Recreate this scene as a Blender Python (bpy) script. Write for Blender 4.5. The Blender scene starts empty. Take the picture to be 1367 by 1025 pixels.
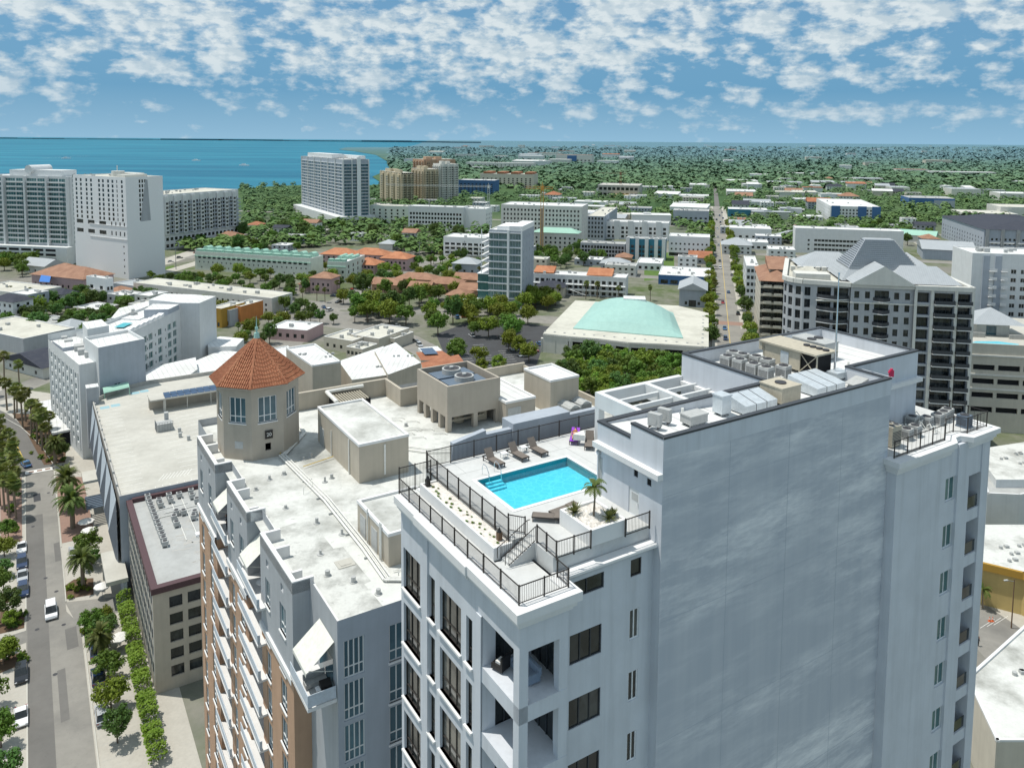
import bpy, math, random
from mathutils import Vector, Matrix
random.seed(7)
R = math.radians
SC = bpy.context.scene
COL = SC.collection
# ------------------------------------------------------------------ camera
F, CX, CY, H = 1035.0, 683.5, 275.0, 90.0          # focal length and principal point in photo pixels, camera height in metres
PIT, ROL = math.atan(88 / F), R(0.46)
_fw = Vector((0, math.cos(PIT), -math.sin(PIT))); _r0 = Vector((1, 0, 0)); _u0 = _r0.cross(_fw)
_rt = _r0 * math.cos(ROL) + _u0 * math.sin(ROL); _up = _u0 * math.cos(ROL) - _r0 * math.sin(ROL)
def at(px, py, z=0.0):
    d = _fw + _rt * ((px - CX) / F) - _up * ((py - CY) / F)
    return Vector((0, 0, H)) + d * ((z - H) / d.z)
def proj(p):
    q = Vector(p) - Vector((0, 0, H)); w = q.dot(_fw)
    return CX + F * q.dot(_rt) / w, CY - F * q.dot(_up) / w
def hd(a): return Vector((math.sin(R(a)), math.cos(R(a)), 0))
cam = bpy.data.cameras.new('camera'); co = bpy.data.objects.new('camera', cam); COL.objects.link(co)
cam.sensor_width = 36; cam.lens = F / 1367 * 36; cam.shift_y = -(512.5 - CY) / 1367; cam.clip_end = 90000; cam.clip_start = 1
co.matrix_world = Matrix(((_rt.x, _up.x, -_fw.x, 0), (_rt.y, _up.y, -_fw.y, 0), (_rt.z, _up.z, -_fw.z, H), (0, 0, 0, 1)))
SC.camera = co
# tower frame: u runs along the pool building's long wall, v away from the camera along its short side
OX, OY, HA = 0.509, 38.923, 57.9
UA, VA = hd(HA), hd(HA - 90)
ROTZ = R(90 - HA)
def W(u, v, z=0.0): return Vector((OX, OY, 0)) + UA * u + VA * v + Vector((0, 0, z))
def toUV(p): q = Vector(p) - Vector((OX, OY, 0)); return q.dot(UA), q.dot(VA)
# ------------------------------------------------------------------ mesh collector
class MB:
    def __init__(s, o=(0, 0, 0)): s.v = []; s.f = []; s.m = []; s.o = o
    def pt(s, p): s.v.append((p[0] - s.o[0], p[1] - s.o[1], p[2] - s.o[2])); return len(s.v) - 1
    def poly(s, ps, m=0): s.f.append([s.pt(p) for p in ps]); s.m.append(m); return s
    def box(s, x0, y0, z0, x1, y1, z1, m=0, top=None):
        if x0 > x1: x0, x1 = x1, x0
        if y0 > y1: y0, y1 = y1, y0
        a = [s.pt(p) for p in ((x0,y0,z0),(x1,y0,z0),(x1,y1,z0),(x0,y1,z0),(x0,y0,z1),(x1,y0,z1),(x1,y1,z1),(x0,y1,z1))]
        for i, q in enumerate(((3,2,1,0),(4,5,6,7),(0,1,5,4),(1,2,6,5),(2,3,7,6),(3,0,4,7))):
            s.f.append([a[k] for k in q]); s.m.append(top if (i == 1 and top is not None) else m)
        return s
    def prism(s, pts, z0, z1, m=0, mt=None, cap=True):        # pts counter-clockwise; z1 may be a list
        n = len(pts); zs = z1 if isinstance(z1, (list, tuple)) else [z1] * n
        lo = [s.pt((p[0], p[1], z0)) for p in pts]; hi = [s.pt((p[0], p[1], zs[i])) for i, p in enumerate(pts)]
        for i in range(n):
            j = (i + 1) % n; s.f.append([lo[i], lo[j], hi[j], hi[i]]); s.m.append(m)
        if cap: s.f.append(hi); s.m.append(m if mt is None else mt); s.f.append(lo[::-1]); s.m.append(m)
        return s
    def tube(s, p, q, r0, r1=None, n=6, m=0, cap=True):
        r1 = r0 if r1 is None else r1; p = Vector(p); q = Vector(q); d = (q - p)
        if d.length < 1e-6: return s
        d.normalize(); a = d.orthogonal().normalized(); b = d.cross(a)
        A = []; B = []
        for i in range(n):
            t = 2 * math.pi * i / n; e = a * math.cos(t) + b * math.sin(t)
            A.append(s.pt(p + e * r0)); B.append(s.pt(q + e * r1))
        for i in range(n):
            j = (i + 1) % n; s.f.append([A[i], A[j], B[j], B[i]]); s.m.append(m)
        if cap: s.f.append(A[::-1]); s.m.append(m); s.f.append(B); s.m.append(m)
        return s
    def path(s, ps, r, n=6, m=0):
        for a, b in zip(ps, ps[1:]): s.tube(a, b, r, r, n, m)
        return s
    def cyl(s, x, y, z0, z1, r, n=16, m=0, r1=None): return s.tube((x, y, z0), (x, y, z1), r, r1, n, m)
    def bar(s, p, q, w, h, m=0):                              # box-section bar between two points, w across, h up
        p = Vector(p); q = Vector(q); d = (q - p).normalized(); sd = d.cross(Vector((0, 0, 1)))
        sd = Vector((1, 0, 0)) if sd.length < 1e-4 else sd.normalized(); up = sd.cross(d)
        A = [s.pt(p + sd * (w/2*i) + up * (h/2*j)) for i, j in ((-1,-1),(1,-1),(1,1),(-1,1))]
        B = [s.pt(q + sd * (w/2*i) + up * (h/2*j)) for i, j in ((-1,-1),(1,-1),(1,1),(-1,1))]
        for i in range(4):
            j = (i + 1) % 4; s.f.append([A[i], A[j], B[j], B[i]]); s.m.append(m)
        s.f.append(A[::-1]); s.m.append(m); s.f.append(B); s.m.append(m)
        return s
    def mesh(s, name, mats):
        me = bpy.data.meshes.new(name); me.from_pydata(s.v, [], s.f)
        for k in (mats if isinstance(mats, (list, tuple)) else [mats]): me.materials.append(k)
        me.polygons.foreach_set('material_index', s.m); me.update()
        return me
    def obj(s, name, mats, parent=None, label=None, smooth=False):
        me = s.mesh(name, mats)
        if smooth: me.polygons.foreach_set('use_smooth', [True] * len(me.polygons))
        return link(name, me, parent, label)
def link(name, me, parent=None, label=None, loc=None, rz=None):
    o = bpy.data.objects.new(name, me); COL.objects.link(o)
    if parent is not None: o.parent = parent
    if label: o['label'] = label
    if loc is not None: o.location = loc
    if rz is not None: o.rotation_euler = (0, 0, rz)
    return o
def thing(name, label, cat, loc=(0, 0, 0), rz=0.0, group=None):
    o = bpy.data.objects.new(name, None); COL.objects.link(o); o.location = loc; o.rotation_euler = (0, 0, rz)
    o['label'] = label; o['category'] = cat; o.empty_display_size = .1
    if group: o['group'] = group
    return o
def thingU(name, label, cat, u, v, z, group=None, rz=0.0): return thing(name, label, cat, W(u, v, z), ROTZ + rz, group)
def tag(o, label, cat, group=None):
    o['label'] = label; o['category'] = cat
    if group: o['group'] = group
    return o
def dup(root, label, loc, rz, group=None, scale=None, color=None):
    r = root.copy(); COL.objects.link(r); r.location = loc; r.rotation_euler = (0, 0, rz); r['label'] = label
    if group: r['group'] = group
    if scale is not None: r.scale = scale if isinstance(scale, (tuple, list)) else (scale,) * 3
    if color: r.color = color
    for ch in list(root.children):
        c = ch.copy(); COL.objects.link(c); c.parent = r
        if color: c.color = color
        for g in list(ch.children):
            d = g.copy(); COL.objects.link(d); d.parent = c
            if color: d.color = color
    return r
def structure(name, mb, mats):
    o = mb.obj(name, mats); o['kind'] = 'structure'; return o
ORD = 'first second third fourth fifth sixth seventh eighth ninth tenth eleventh twelfth thirteenth fourteenth fifteenth sixteenth seventeenth eighteenth nineteenth twentieth'.split()
_T = 'twenty thirty forty fifty sixty seventy eighty ninety'.split()
def nth(i):
    if i < 20: return ORD[i]
    k = i + 1
    if k >= 100: return ('one hundred ' + nth(k - 101)) if k > 100 else 'hundredth'
    return _T[k // 10 - 2][:-1] + 'ieth' if k % 10 == 0 else _T[k // 10 - 2] + '-' + ORD[k % 10 - 1]
# ------------------------------------------------------------------ materials
def newmat(name):
    m = bpy.data.materials.new(name); m.use_nodes = True; nt = m.node_tree; b = nt.nodes['Principled BSDF']
    return m, nt, b
def N(nt, t, **k):
    n = nt.nodes.new('ShaderNode' + t)
    for a, v in k.items():
        if a in n.inputs: n.inputs[a].default_value = v
        else: setattr(n, a, v)
    return n
def coords(nt, sc=(1, 1, 1), world=False):
    mp = N(nt, 'Mapping'); mp.inputs['Scale'].default_value = sc
    if world: nt.links.new(N(nt, 'NewGeometry').outputs['Position'], mp.inputs['Vector'])
    else: nt.links.new(N(nt, 'TexCoord').outputs['Object'], mp.inputs['Vector'])
    return mp.outputs['Vector']
def noise(nt, vec, scale, detail=4, rough=.6, lo=.35, hi=.65):
    n = N(nt, 'TexNoise'); n.inputs['Scale'].default_value = scale; n.inputs['Detail'].default_value = detail; n.inputs['Roughness'].default_value = rough
    nt.links.new(vec, n.inputs['Vector']); r = N(nt, 'MapRange'); r.inputs[1].default_value = lo; r.inputs[2].default_value = hi
    nt.links.new(n.outputs['Fac'], r.inputs[0]); return r.outputs[0]
def mix(nt, fac, a, b, mode='MIX'):
    m = N(nt, 'MixRGB'); m.blend_type = mode
    for i, x in ((0, fac), (1, a), (2, b)):
        if isinstance(x, (int, float)): m.inputs[i].default_value = x if i == 0 else (x, x, x, 1)
        elif isinstance(x, tuple): m.inputs[i].default_value = (*x, 1)
        else: nt.links.new(x, m.inputs[i])
    return m.outputs[0]
def bump(nt, b, h, st=.3, dist=.02):
    n = N(nt, 'Bump'); n.inputs['Strength'].default_value = st; n.inputs['Distance'].default_value = dist
    nt.links.new(h, n.inputs['Height']); nt.links.new(n.outputs[0], b.inputs['Normal'])
def stucco(name, c, var=.12, streak=.1, rough=.85, grime=(.55, .56, .55)):
    m, nt, b = newmat(name); v = coords(nt, world=True)
    n1 = noise(nt, v, .35, 5); n2 = noise(nt, coords(nt, (1.3, 1.3, .06), True), 1.0, 5, .65, .45, .75); n3 = noise(nt, v, 9, 3)
    dk = tuple(x * (1 - var) for x in c); lt = tuple(min(1, x * (1 + var * .5)) for x in c)
    k = mix(nt, n1, dk, lt); k = mix(nt, n2, k, mix(nt, streak * 2.2, k, grime, 'MULTIPLY'))
    nt.links.new(k, b.inputs['Base Color']); b.inputs['Roughness'].default_value = rough; b.inputs['Specular IOR Level'].default_value = .25
    bump(nt, b, n3, .15, .01); return m
def roofmat(name, c, stain=(.33, .32, .28), amount=.5, sc=.12, rough=.9, seams=0):
    m, nt, b = newmat(name); v = coords(nt, world=True)
    n1 = noise(nt, v, sc, 7, .66, .46, .72); n2 = noise(nt, v, sc * 7, 5, .7, .4, .7); n3 = noise(nt, v, 1.7, 6, .7, .58, .8)
    k = mix(nt, n2, c, tuple(x * .9 for x in c)); mm = N(nt, 'Math', operation='MULTIPLY'); mm.inputs[1].default_value = amount; nt.links.new(n1, mm.inputs[0])
    k = mix(nt, mm.outputs[0], k, stain); m2 = N(nt, 'Math', operation='MULTIPLY'); m2.inputs[1].default_value = amount * .6; nt.links.new(n3, m2.inputs[0])
    k = mix(nt, m2.outputs[0], k, tuple(x * .6 for x in stain))
    if seams:
        w = N(nt, 'TexWave'); w.inputs['Scale'].default_value = seams; w.bands_direction = 'X'; w.inputs['Distortion'].default_value = .3
        nt.links.new(coords(nt), w.inputs['Vector']); r = N(nt, 'MapRange'); r.inputs[1].default_value = .93; r.inputs[2].default_value = 1.
        nt.links.new(w.outputs['Fac'], r.inputs[0]); k = mix(nt, r.outputs[0], k, mix(nt, .35, k, (.2, .2, .2)))
    nt.links.new(k, b.inputs['Base Color']); b.inputs['Roughness'].default_value = rough; b.inputs['Specular IOR Level'].default_value = .2
    bump(nt, b, n3, .2, .03); return m
def plain(name, c, rough=.6, metal=0.0, var=.08, sc=3.0, spec=.4):
    m, nt, b = newmat(name); n = noise(nt, coords(nt), sc, 4)
    nt.links.new(mix(nt, n, tuple(x * (1 - var) for x in c), tuple(min(1, x * (1 + var)) for x in c)), b.inputs['Base Color'])
    b.inputs['Roughness'].default_value = rough; b.inputs['Metallic'].default_value = metal; b.inputs['Specular IOR Level'].default_value = spec
    return m
def glassmat(name, c, c2, rough=.07, spec=.6):
    m, nt, b = newmat(name); oi = N(nt, 'ObjectInfo'); n = noise(nt, coords(nt, (1, 1, .6), True), .55, 3, .6, .4, .62)
    s = N(nt, 'Math', operation='MULTIPLY'); nt.links.new(n, s.inputs[0]); nt.links.new(oi.outputs['Random'], s.inputs[1])
    nt.links.new(mix(nt, s.outputs[0], c, c2), b.inputs['Base Color']); b.inputs['Roughness'].default_value = rough; b.inputs['Specular IOR Level'].default_value = spec
    return m
def tilemat(name, c, c2, sx=3.2, sy=1.0):
    m, nt, b = newmat(name); v = coords(nt, world=True)
    n1 = noise(nt, v, 2.2, 3, .6, .35, .7); n2 = noise(nt, v, .25, 4)
    k = mix(nt, n1, c, c2); k = mix(nt, n2, k, tuple(x * .8 for x in c))
    w = N(nt, 'TexWave'); w.inputs['Scale'].default_value = sx; w.bands_direction = 'DIAGONAL'; nt.links.new(coords(nt, (1, 1, .3)), w.inputs['Vector'])
    k = mix(nt, mix(nt, .35, (0, 0, 0), w.outputs['Color']), k, tuple(x * .55 for x in c))
    nt.links.new(k, b.inputs['Base Color']); b.inputs['Roughness'].default_value = .8; bump(nt, b, w.outputs['Fac'], .4, .06); return m
def leafmat(name, c, c2, haze=False):
    m, nt, b = newmat(name); oi = N(nt, 'ObjectInfo'); n = noise(nt, coords(nt, world=True), .5, 4, .7, .3, .7)
    k = mix(nt, n, c, c2); hs = N(nt, 'HueSaturation'); nt.links.new(k, hs.inputs['Color'])
    r = N(nt, 'MapRange'); r.inputs[3].default_value = .47; r.inputs[4].default_value = .52; nt.links.new(oi.outputs['Random'], r.inputs[0]); nt.links.new(r.outputs[0], hs.inputs['Hue'])
    r2 = N(nt, 'MapRange'); r2.inputs[3].default_value = .7; r2.inputs[4].default_value = 1.25; nt.links.new(oi.outputs['Random'], r2.inputs[0]); nt.links.new(r2.outputs[0], hs.inputs['Value'])
    nt.links.new(hs.outputs[0], b.inputs['Base Color']); b.inputs['Roughness'].default_value = .6; b.inputs['Specular IOR Level'].default_value = .25
    tr = N(nt, 'BsdfTranslucent'); nt.links.new(mix(nt, .5, hs.outputs[0], (.25, .3, .03)), tr.inputs['Color'])
    ms = N(nt, 'MixShader'); ms.inputs[0].default_value = .22; nt.links.new(b.outputs[0], ms.inputs[1]); nt.links.new(tr.outputs[0], ms.inputs[2])
    nt.links.new(ms.outputs[0], nt.nodes['Material Output'].inputs['Surface']); return m
def paintmat(name):
    m, nt, b = newmat(name); oi = N(nt, 'ObjectInfo'); nt.links.new(oi.outputs['Color'], b.inputs['Base Color'])
    b.inputs['Roughness'].default_value = .25; b.inputs['Coat Weight'].default_value = .6; return m
M = dict(
    hero=stucco('white stucco', (.58, .61, .65), .06, .14), hero2=stucco('pale grey stucco', (.5, .53, .57), .06, .1),
    trimw=stucco('white trim', (.71, .715, .71), .05, .06), deck=roofmat('pale deck', (.58, .59, .58), (.42, .42, .40), .55, .25),
    white=plain('white paint', (.78, .79, .79), .5), black=plain('black metal', (.018, .017, .017), .45), bronze=plain('bronze railing', (.035, .03, .027), .5),
    dark=plain('dark void', (.012, .013, .015), .9), coping=plain('dark coping metal', (.045, .05, .058), .45),
    whiteroof=roofmat('white roof membrane', (.70, .715, .71), (.42, .41, .37), .55, .1, .9, .2), dirtyroof=roofmat('stained white roof', (.63, .64, .61), (.25, .255, .23), 1.0, .13),
    creamroof=roofmat('cream gravel roof', (.58, .57, .50), (.34, .33, .28), .7, .08), greyroof=roofmat('grey roof', (.42, .43, .42), (.25, .25, .24), .6, .12),
    beige=stucco('beige stucco', (.47, .425, .35), .07, .12), beiged=stucco('taupe stucco', (.42, .38, .32), .07, .1), greyst=stucco('grey stucco', (.40, .42, .44), .06, .12),
    peach=stucco('peach stucco', (.47, .31, .21), .08, .12), cream=stucco('cream stucco', (.58, .54, .46), .06, .1), ivory=stucco('ivory stucco', (.62, .62, .58), .06, .1),
    offwhite=stucco('off white stucco', (.66, .68, .68), .05, .08), cool=stucco('cool grey stucco', (.38, .42, .47), .06, .1), tan=stucco('tan stucco', (.50, .43, .31), .06, .1),
    teal=stucco('teal panel', (.05, .19, .27), .08, .06), ltgreen=stucco('mint stucco', (.64, .68, .61), .06, .08), yellow=stucco('yellow stucco', (.52, .40, .17), .07, .12), pink=stucco('pink stucco', (.50, .36, .36), .07, .1), blue=stucco('blue painted wall', (.07, .16, .33), .06, .08), purple=stucco('violet wall', (.13, .1, .28), .06, .05),
    maroon=plain('maroon coping', (.085, .045, .05), .6), ochre=stucco('ochre stucco', (.42, .25, .05), .06, .1), orange=stucco('orange stucco', (.55, .22, .07), .06, .1),
    terra=tilemat('terracotta tile', (.37, .135, .065), (.50, .23, .12)), browntile=tilemat('brown tile', (.33, .17, .105), (.42, .25, .16), 1.0), orangetile=tilemat('orange tile', (.48, .18, .08), (.56, .28, .15), 1.0),
    mintroof=roofmat('green copper roof', (.34, .54, .49), (.27, .45, .42), .5, .08, .6), mint2=roofmat('pale green metal roof', (.33, .55, .45), (.3, .48, .4), .3, .1, .6),
    metalroof=roofmat('standing seam grey roof', (.40, .43, .45), (.31, .34, .35), .3, .1, .55, .55), darkshing=roofmat('charcoal shingle', (.05, .056, .075), (.085, .088, .10), .6, .5),
    concrete=roofmat('pale concrete', (.52, .51, .46), (.36, .35, .31), .75, .07), conc2=stucco('concrete', (.45, .44, .41), .08, .2),
    asphalt=roofmat('asphalt', (.17, .165, .155), (.12, .118, .112), .7, .06), asphalt2=roofmat('dark asphalt', (.07, .073, .078), (.05, .05, .052), .7, .08), oldroad=roofmat('worn road', (.27, .26, .235), (.15, .148, .14), .8, .07), paveway=roofmat('pavement', (.45, .43, .38), (.35, .33, .29), .6, .2), brickpave=roofmat('red brick paving', (.30, .2, .16), (.25, .17, .14), .6, .3),
    lawn=roofmat('lawn', (.10, .17, .04), (.07, .12, .03), .7, .2), mulch=roofmat('mulch', (.13, .085, .055), (.09, .06, .04), .6, .5), pebble=roofmat('white pebbles', (.72, .69, .64), (.35, .3, .26), .8, 3.0),
    paintw=plain('road paint white', (.72, .72, .69), .7), painty=plain('road paint yellow', (.60, .42, .08), .7), paintb=plain('blue bay paint', (.28, .45, .5), .7),
    glass=glassmat('dark window glass', (.012, .016, .018), (.09, .10, .10)), glassb=glassmat('blue window glass', (.03, .085, .115), (.09, .19, .23)), glassg=glassmat('green tinted glass', (.05, .13, .13), (.16, .27, .26), .1), glassw=glassmat('curtained glass', (.02, .025, .025), (.22, .21, .18)), solar=plain('solar cells', (.05, .09, .16), .15, 0, .1, 1.0, .7),
    acgrey=plain('air conditioner grey', (.42, .43, .42), .55), acbeige=plain('air conditioner beige', (.46, .42, .33), .6), acblue=plain('chiller blue grey', (.12, .16, .21), .5), galv=plain('galvanised duct', (.58, .63, .66), .35, .25), grille=plain('fan grille', (.05, .05, .055), .6), pipe=plain('white pipe', (.72, .72, .68), .5), copper=plain('copper pipe', (.32, .17, .08), .5), rust=plain('rusty base', (.25, .13, .07), .8),
    slate=plain('lounger sling', (.17, .145, .125), .8), towel=plain('purple towel', (.30, .07, .55), .9), skin=plain('skin', (.50, .28, .19), .55), hair=plain('dark hair', (.03, .02, .015), .6), swim=plain('orange swimsuit', (.55, .2, .06), .8), cloth=plain('dark clothes', (.02, .022, .03), .85), stripe=plain('striped cushion', (.2, .25, .32), .9),
    chrome=plain('chrome rail', (.7, .72, .74), .15, .9), red=plain('red plastic', (.6, .03, .1), .4), bluet=plain('blue tarp', (.04, .17, .5), .6), tyre=plain('tyre', (.012, .012, .012), .8), rim=plain('wheel rim', (.4, .4, .42), .35, .7), car=paintmat('car paint'), lampw=plain('head lamp', (.8, .82, .85), .2), lampr=plain('tail lamp', (.4, .02, .02), .3),
    awning=plain('cream awning', (.66, .66, .60), .8), panel=plain('white perforated panel', (.50, .56, .62), .6), mesh=plain('grey screen', (.13, .15, .18), .7), umb=plain('white canvas', (.72, .71, .68), .8), cone=plain('orange cone', (.65, .14, .04), .6), wood=plain('timber pole', (.16, .1, .06), .8), crane=plain('crane orange', (.58, .3, .06), .6), steel=plain('steel', (.3, .32, .33), .5, .5),
    bark=plain('bark', (.13, .10, .075), .9), barkp=plain('palm bark', (.21, .17, .125), .9), deadfrond=plain('dry frond', (.22, .15, .08), .9),
    leafA=leafmat('broad leaf', (.075, .15, .022), (.13, .235, .036)), leafB=leafmat('yellow green leaf', (.12, .185, .018), (.21, .27, .032)), leafC=leafmat('deep green leaf', (.052, .115, .028), (.10, .185, .042)), leafL=leafmat('lime leaf', (.12, .22, .022), (.20, .30, .038)), palmA=leafmat('palm frond', (.075, .12, .028), (.15, .19, .05)), palmB=leafmat('sabal frond', (.08, .125, .028), (.19, .20, .05)), agave=leafmat('yucca leaf', (.10, .115, .035), (.16, .16, .06)),
    far=leafmat('far canopy', (.018, .042, .022), (.04, .075, .032)),
)
# ------------------------------------------------------------------ facades and windows
def facade(mb, a, b, z0, z1, ops, depth=.22, m=0, mr=None, glass=None):
    a = Vector((a[0], a[1], 0)); b = Vector((b[0], b[1], 0)); L = (b - a).length; d = (b - a) / L; n = Vector((d.y, -d.x, 0)); mr = m if mr is None else mr
    ops = [(max(0.02, o[0]), min(L - .02, o[1]), max(z0 + .02, o[2]), min(z1 - .02, o[3])) for o in ops]; ops = [o for o in ops if o[1] > o[0] and o[3] > o[2]]
    P = lambda s, z, k=0.0: a + d * s - n * k + Vector((0, 0, z))
    zs = sorted({round(x, 3) for o in ops for x in o[2:4]} | {z0, z1})
    for za, zb in zip(zs, zs[1:]):
        zm = (za + zb) / 2; hit = sorted((o[0], o[1]) for o in ops if o[2] < zm < o[3]); s = 0
        for h0, h1 in hit + [(L, L)]:
            if h0 - s > 1e-4: mb.poly([P(s, za), P(h0, za), P(h0, zb), P(s, zb)], m)
            s = max(s, h1)
    for s0, s1, q0, q1 in ops:
        for p in ([P(s0,q0),P(s1,q0),P(s1,q0,depth),P(s0,q0,depth)], [P(s1,q0),P(s1,q1),P(s1,q1,depth),P(s1,q0,depth)], [P(s1,q1),P(s0,q1),P(s0,q1,depth),P(s1,q1,depth)], [P(s0,q1),P(s0,q0),P(s0,q0,depth),P(s0,q1,depth)]): mb.poly(p, mr)
        if glass is not None: mb.poly([P(s0,q0,depth),P(s1,q0,depth),P(s1,q1,depth),P(s0,q1,depth)], glass)
    return ops
_WC = {}
def winmesh(w, h, style):
    k = (round(w, 1), round(h, 1), style)
    if k in _WC: return _WC[k]
    nc, nr, gl, fr, fw, sill = STY[style]
    mb = MB(); mb.poly([(0,0,0),(w,0,0),(w,0,h),(0,0,h)], 0)
    t = .06
    for i in range(nc + 1):
        x = w * i / nc; x0 = max(0, x - fw/2); x1 = min(w, x + fw/2)
        if i == 0: x1 = fw
        if i == nc: x0 = w - fw
        mb.box(x0, -t, 0, x1, -.003, h, 1)
    ys = [h * i / nr for i in range(nr + 1)] if isinstance(nr, int) else [h * f for f in nr]
    for z in ys:
        z0 = min(max(0, z - fw/2), h - fw); mb.box(.001, -t + .004, z0 + .001, w - .001, -.006, z0 + fw - .001, 1)
    if sill: mb.box(-.1, -sill, -.14, w + .1, -.01, .0, 2)
    _WC[k] = mb.mesh('window', [M[gl], M[fr], M['trimw']]); return _WC[k]
STY = {  # columns, rows, glass, frame, frame width, sill depth
    'punch': (1, 1, 'glass', 'bronze', .07, 0), 'pair': (2, 1, 'glass', 'white', .07, 0), 'sash': (1, 2, 'glass', 'white', .08, 0), 'tall3': (3, (0, .3, 1), 'glassw', 'bronze', .07, .42), 'tall1': (1, (0, .3, 1), 'glassw', 'bronze', .07, .42),
    'blue4': (4, (0, .28, 1), 'glassb', 'offwhite', .1, 0), 'blue2': (2, (0, .28, 1), 'glassb', 'offwhite', .1, .3), 'tower': (3, (0, .26, 1), 'glassb', 'trimw', .11, .25), 'office': (1, 1, 'glass', 'bronze', .06, 0), 'balc': (3, 1, 'glass', 'coping', .07, 0), 'hotel': (2, 1, 'glassg', 'white', .07, 0), 'curtain': (3, 1, 'glassg', 'white', .06, 0), 'bluewide': (4, 1, 'glassg', 'white', .08, 0), 'strip': (4, 1, 'glass', 'coping', .07, 0), 'dark2': (2, 1, 'glass', 'coping', .07, 0),
}
class Wins:
    """collects the windows of one building, keeps the hundred nearest as parts of their own"""
    def __init__(s, parent, o=(0, 0, 0), cap=100): s.p = parent; s.o = o; s.l = []; s.cap = cap
    def add(s, a, b, ops, depth, style):
        a = Vector((a[0], a[1], 0)); b = Vector((b[0], b[1], 0)); d = (b - a).normalized(); n = Vector((d.y, -d.x, 0))
        for s0, s1, q0, q1 in ops:
            p = a + d * s0 - n * (depth - .004) + Vector((0, 0, q0)) - Vector(s.o); s.l.append((p, math.atan2(d.y, d.x), s1 - s0, q1 - q0, style))
    def done(s, name='window'):
        mw = s.p.matrix_basis; C = Vector((0, 0, H))
        def key(e):
            q = mw @ e[0]; n = (mw.to_3x3() @ Vector((math.sin(e[1]), -math.cos(e[1]), 0))); v = (C - q); inv = 0 if v.dot(n) > 0 else 1e6
            x, y = proj(q); out = 0 if -20 < x < 1390 and -20 < y < 1045 else 1e5
            return v.length + inv + out
        s.l.sort(key=key); rest = s.l[s.cap:]
        for p, an, w, h, st in s.l[:s.cap]: link(name, winmesh(w, h, st), s.p, None, p, an)
        if rest:
            vs = []; fs = []; ms = []; mats = []
            for p, an, w, h, st in rest:
                me = winmesh(w, h, st); b0 = len(vs); c, sn = math.cos(an), math.sin(an); mm = []
                for k in me.materials:
                    if k not in mats: mats.append(k)
                    mm.append(mats.index(k))
                vs += [(p.x + v.co.x * c - v.co.y * sn, p.y + v.co.x * sn + v.co.y * c, p.z + v.co.z) for v in me.vertices]
                for f in me.polygons: fs.append([i + b0 for i in f.vertices]); ms.append(mm[f.material_index])
            me = bpy.data.meshes.new(name); me.from_pydata(vs, [], fs)
            for k in mats: me.materials.append(k)
            me.polygons.foreach_set('material_index', ms); o = link(name, me, s.p); o['kind'] = 'stuff'
def gridops(L, z0, z1, cols, rows, w, h, ml=.8, mz=.9, step=None, mr=None):
    mr = ml if mr is None else mr; out = []
    for r in range(rows):
        zb = z0 + mz + (step or (z1 - z0) / rows) * r
        for c in range(cols):
            s = ml + (L - ml - mr) * (c + .5) / cols - w / 2; out.append((s, s + w, zb, zb + h))
    return out
# ================================================================== the tower with the rooftop pool
T = thingU('apartment_tower', 'white stucco residential tower with a blue rooftop pool and one huge blank shaded wall', 'building', 0, 0, 0)
wn = Wins(T); mb = MB()
FP = 4.05
def rows(z, n): return [z - FP * i for i in range(n)]
# long left facade u=.35
groups = []
for z in rows(58.55, 14):
    for v0, v1, h, st in ((12.78, 15.5, 2.95, 'tall3'), (10.57, 11.45, 2.95, 'tall1'), (7.0, 9.85, 2.95, 'tall3'), (5.58, 6.33, 2.95, 'tall1')):
        groups.append(((15.9 - v1, 15.9 - v0, z, z + h), st))
facade(mb, (.35, 15.9), (.35, 4.45), 0, 64.3, [g[0] for g in groups], .25)
for st in ('tall3', 'tall1'): wn.add((.35, 15.9), (.35, 4.45), [g[0] for g in groups if g[1] == st], .25, st)
mb.box(.23, 11.48, 0, .349, 12.12, 64.3); mb.box(.27, 4.45, 0, .349, 5.0, 62.4)
# corner loggia
for z in rows(62.45, 15): mb.box(.352, .4, z, 3.6, 4.45, 64.3 if z > 62 else z + .95)
mb.box(.352, .4, 0, .93, .98, 62.45); mb.box(3.0, .42, 0, 3.6, .9, 62.45)
facade(mb, (.36, 4.4), (3.55, 4.4), 0, 62.4, [(.9, 2.9, z + .05, z + 2.7) for z in rows(58.6, 14)], .12); wn.add((.36, 4.4), (3.55, 4.4), [(.9, 2.9, z + .05, z + 2.7) for z in rows(58.6, 14)], .12, 'balc')
facade(mb, (3.4, 4.4), (3.4, .9), 0, 62.4, [(.5, 2.9, z + .05, z + 2.9) for z in rows(58.6, 14)], .12); wn.add((3.4, 4.4), (3.4, .9), [(.5, 2.9, z + .05, z + 2.9) for z in rows(58.6, 14)], .12, 'balc')
# front wall behind the notch, v=1.9
A_, B_ = (3.6, 1.9), (11.2, 1.9)
top = [(1.2, 3.72, 63.33, 64.33, 'dark2'), (5.8, 6.67, 63.3, 64.4, 'punch')]
mid = [(1.22, 3.6, z, z + 1.85, 'balc') for z in rows(59.25, 14)] + [(5.8, 6.56, z, z + 1.93, 'pair') for z in rows(59.22, 14)]
facade(mb, A_, B_, 0, 65.0, [o[:4] for o in top + mid], .12)
for st in ('dark2', 'punch', 'balc', 'pair'): wn.add(A_, B_, [o[:4] for o in top + mid if o[4] == st], .12, st)
mb.box(3.6, .9, 0, 3.75, 1.9, 64.3)
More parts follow.
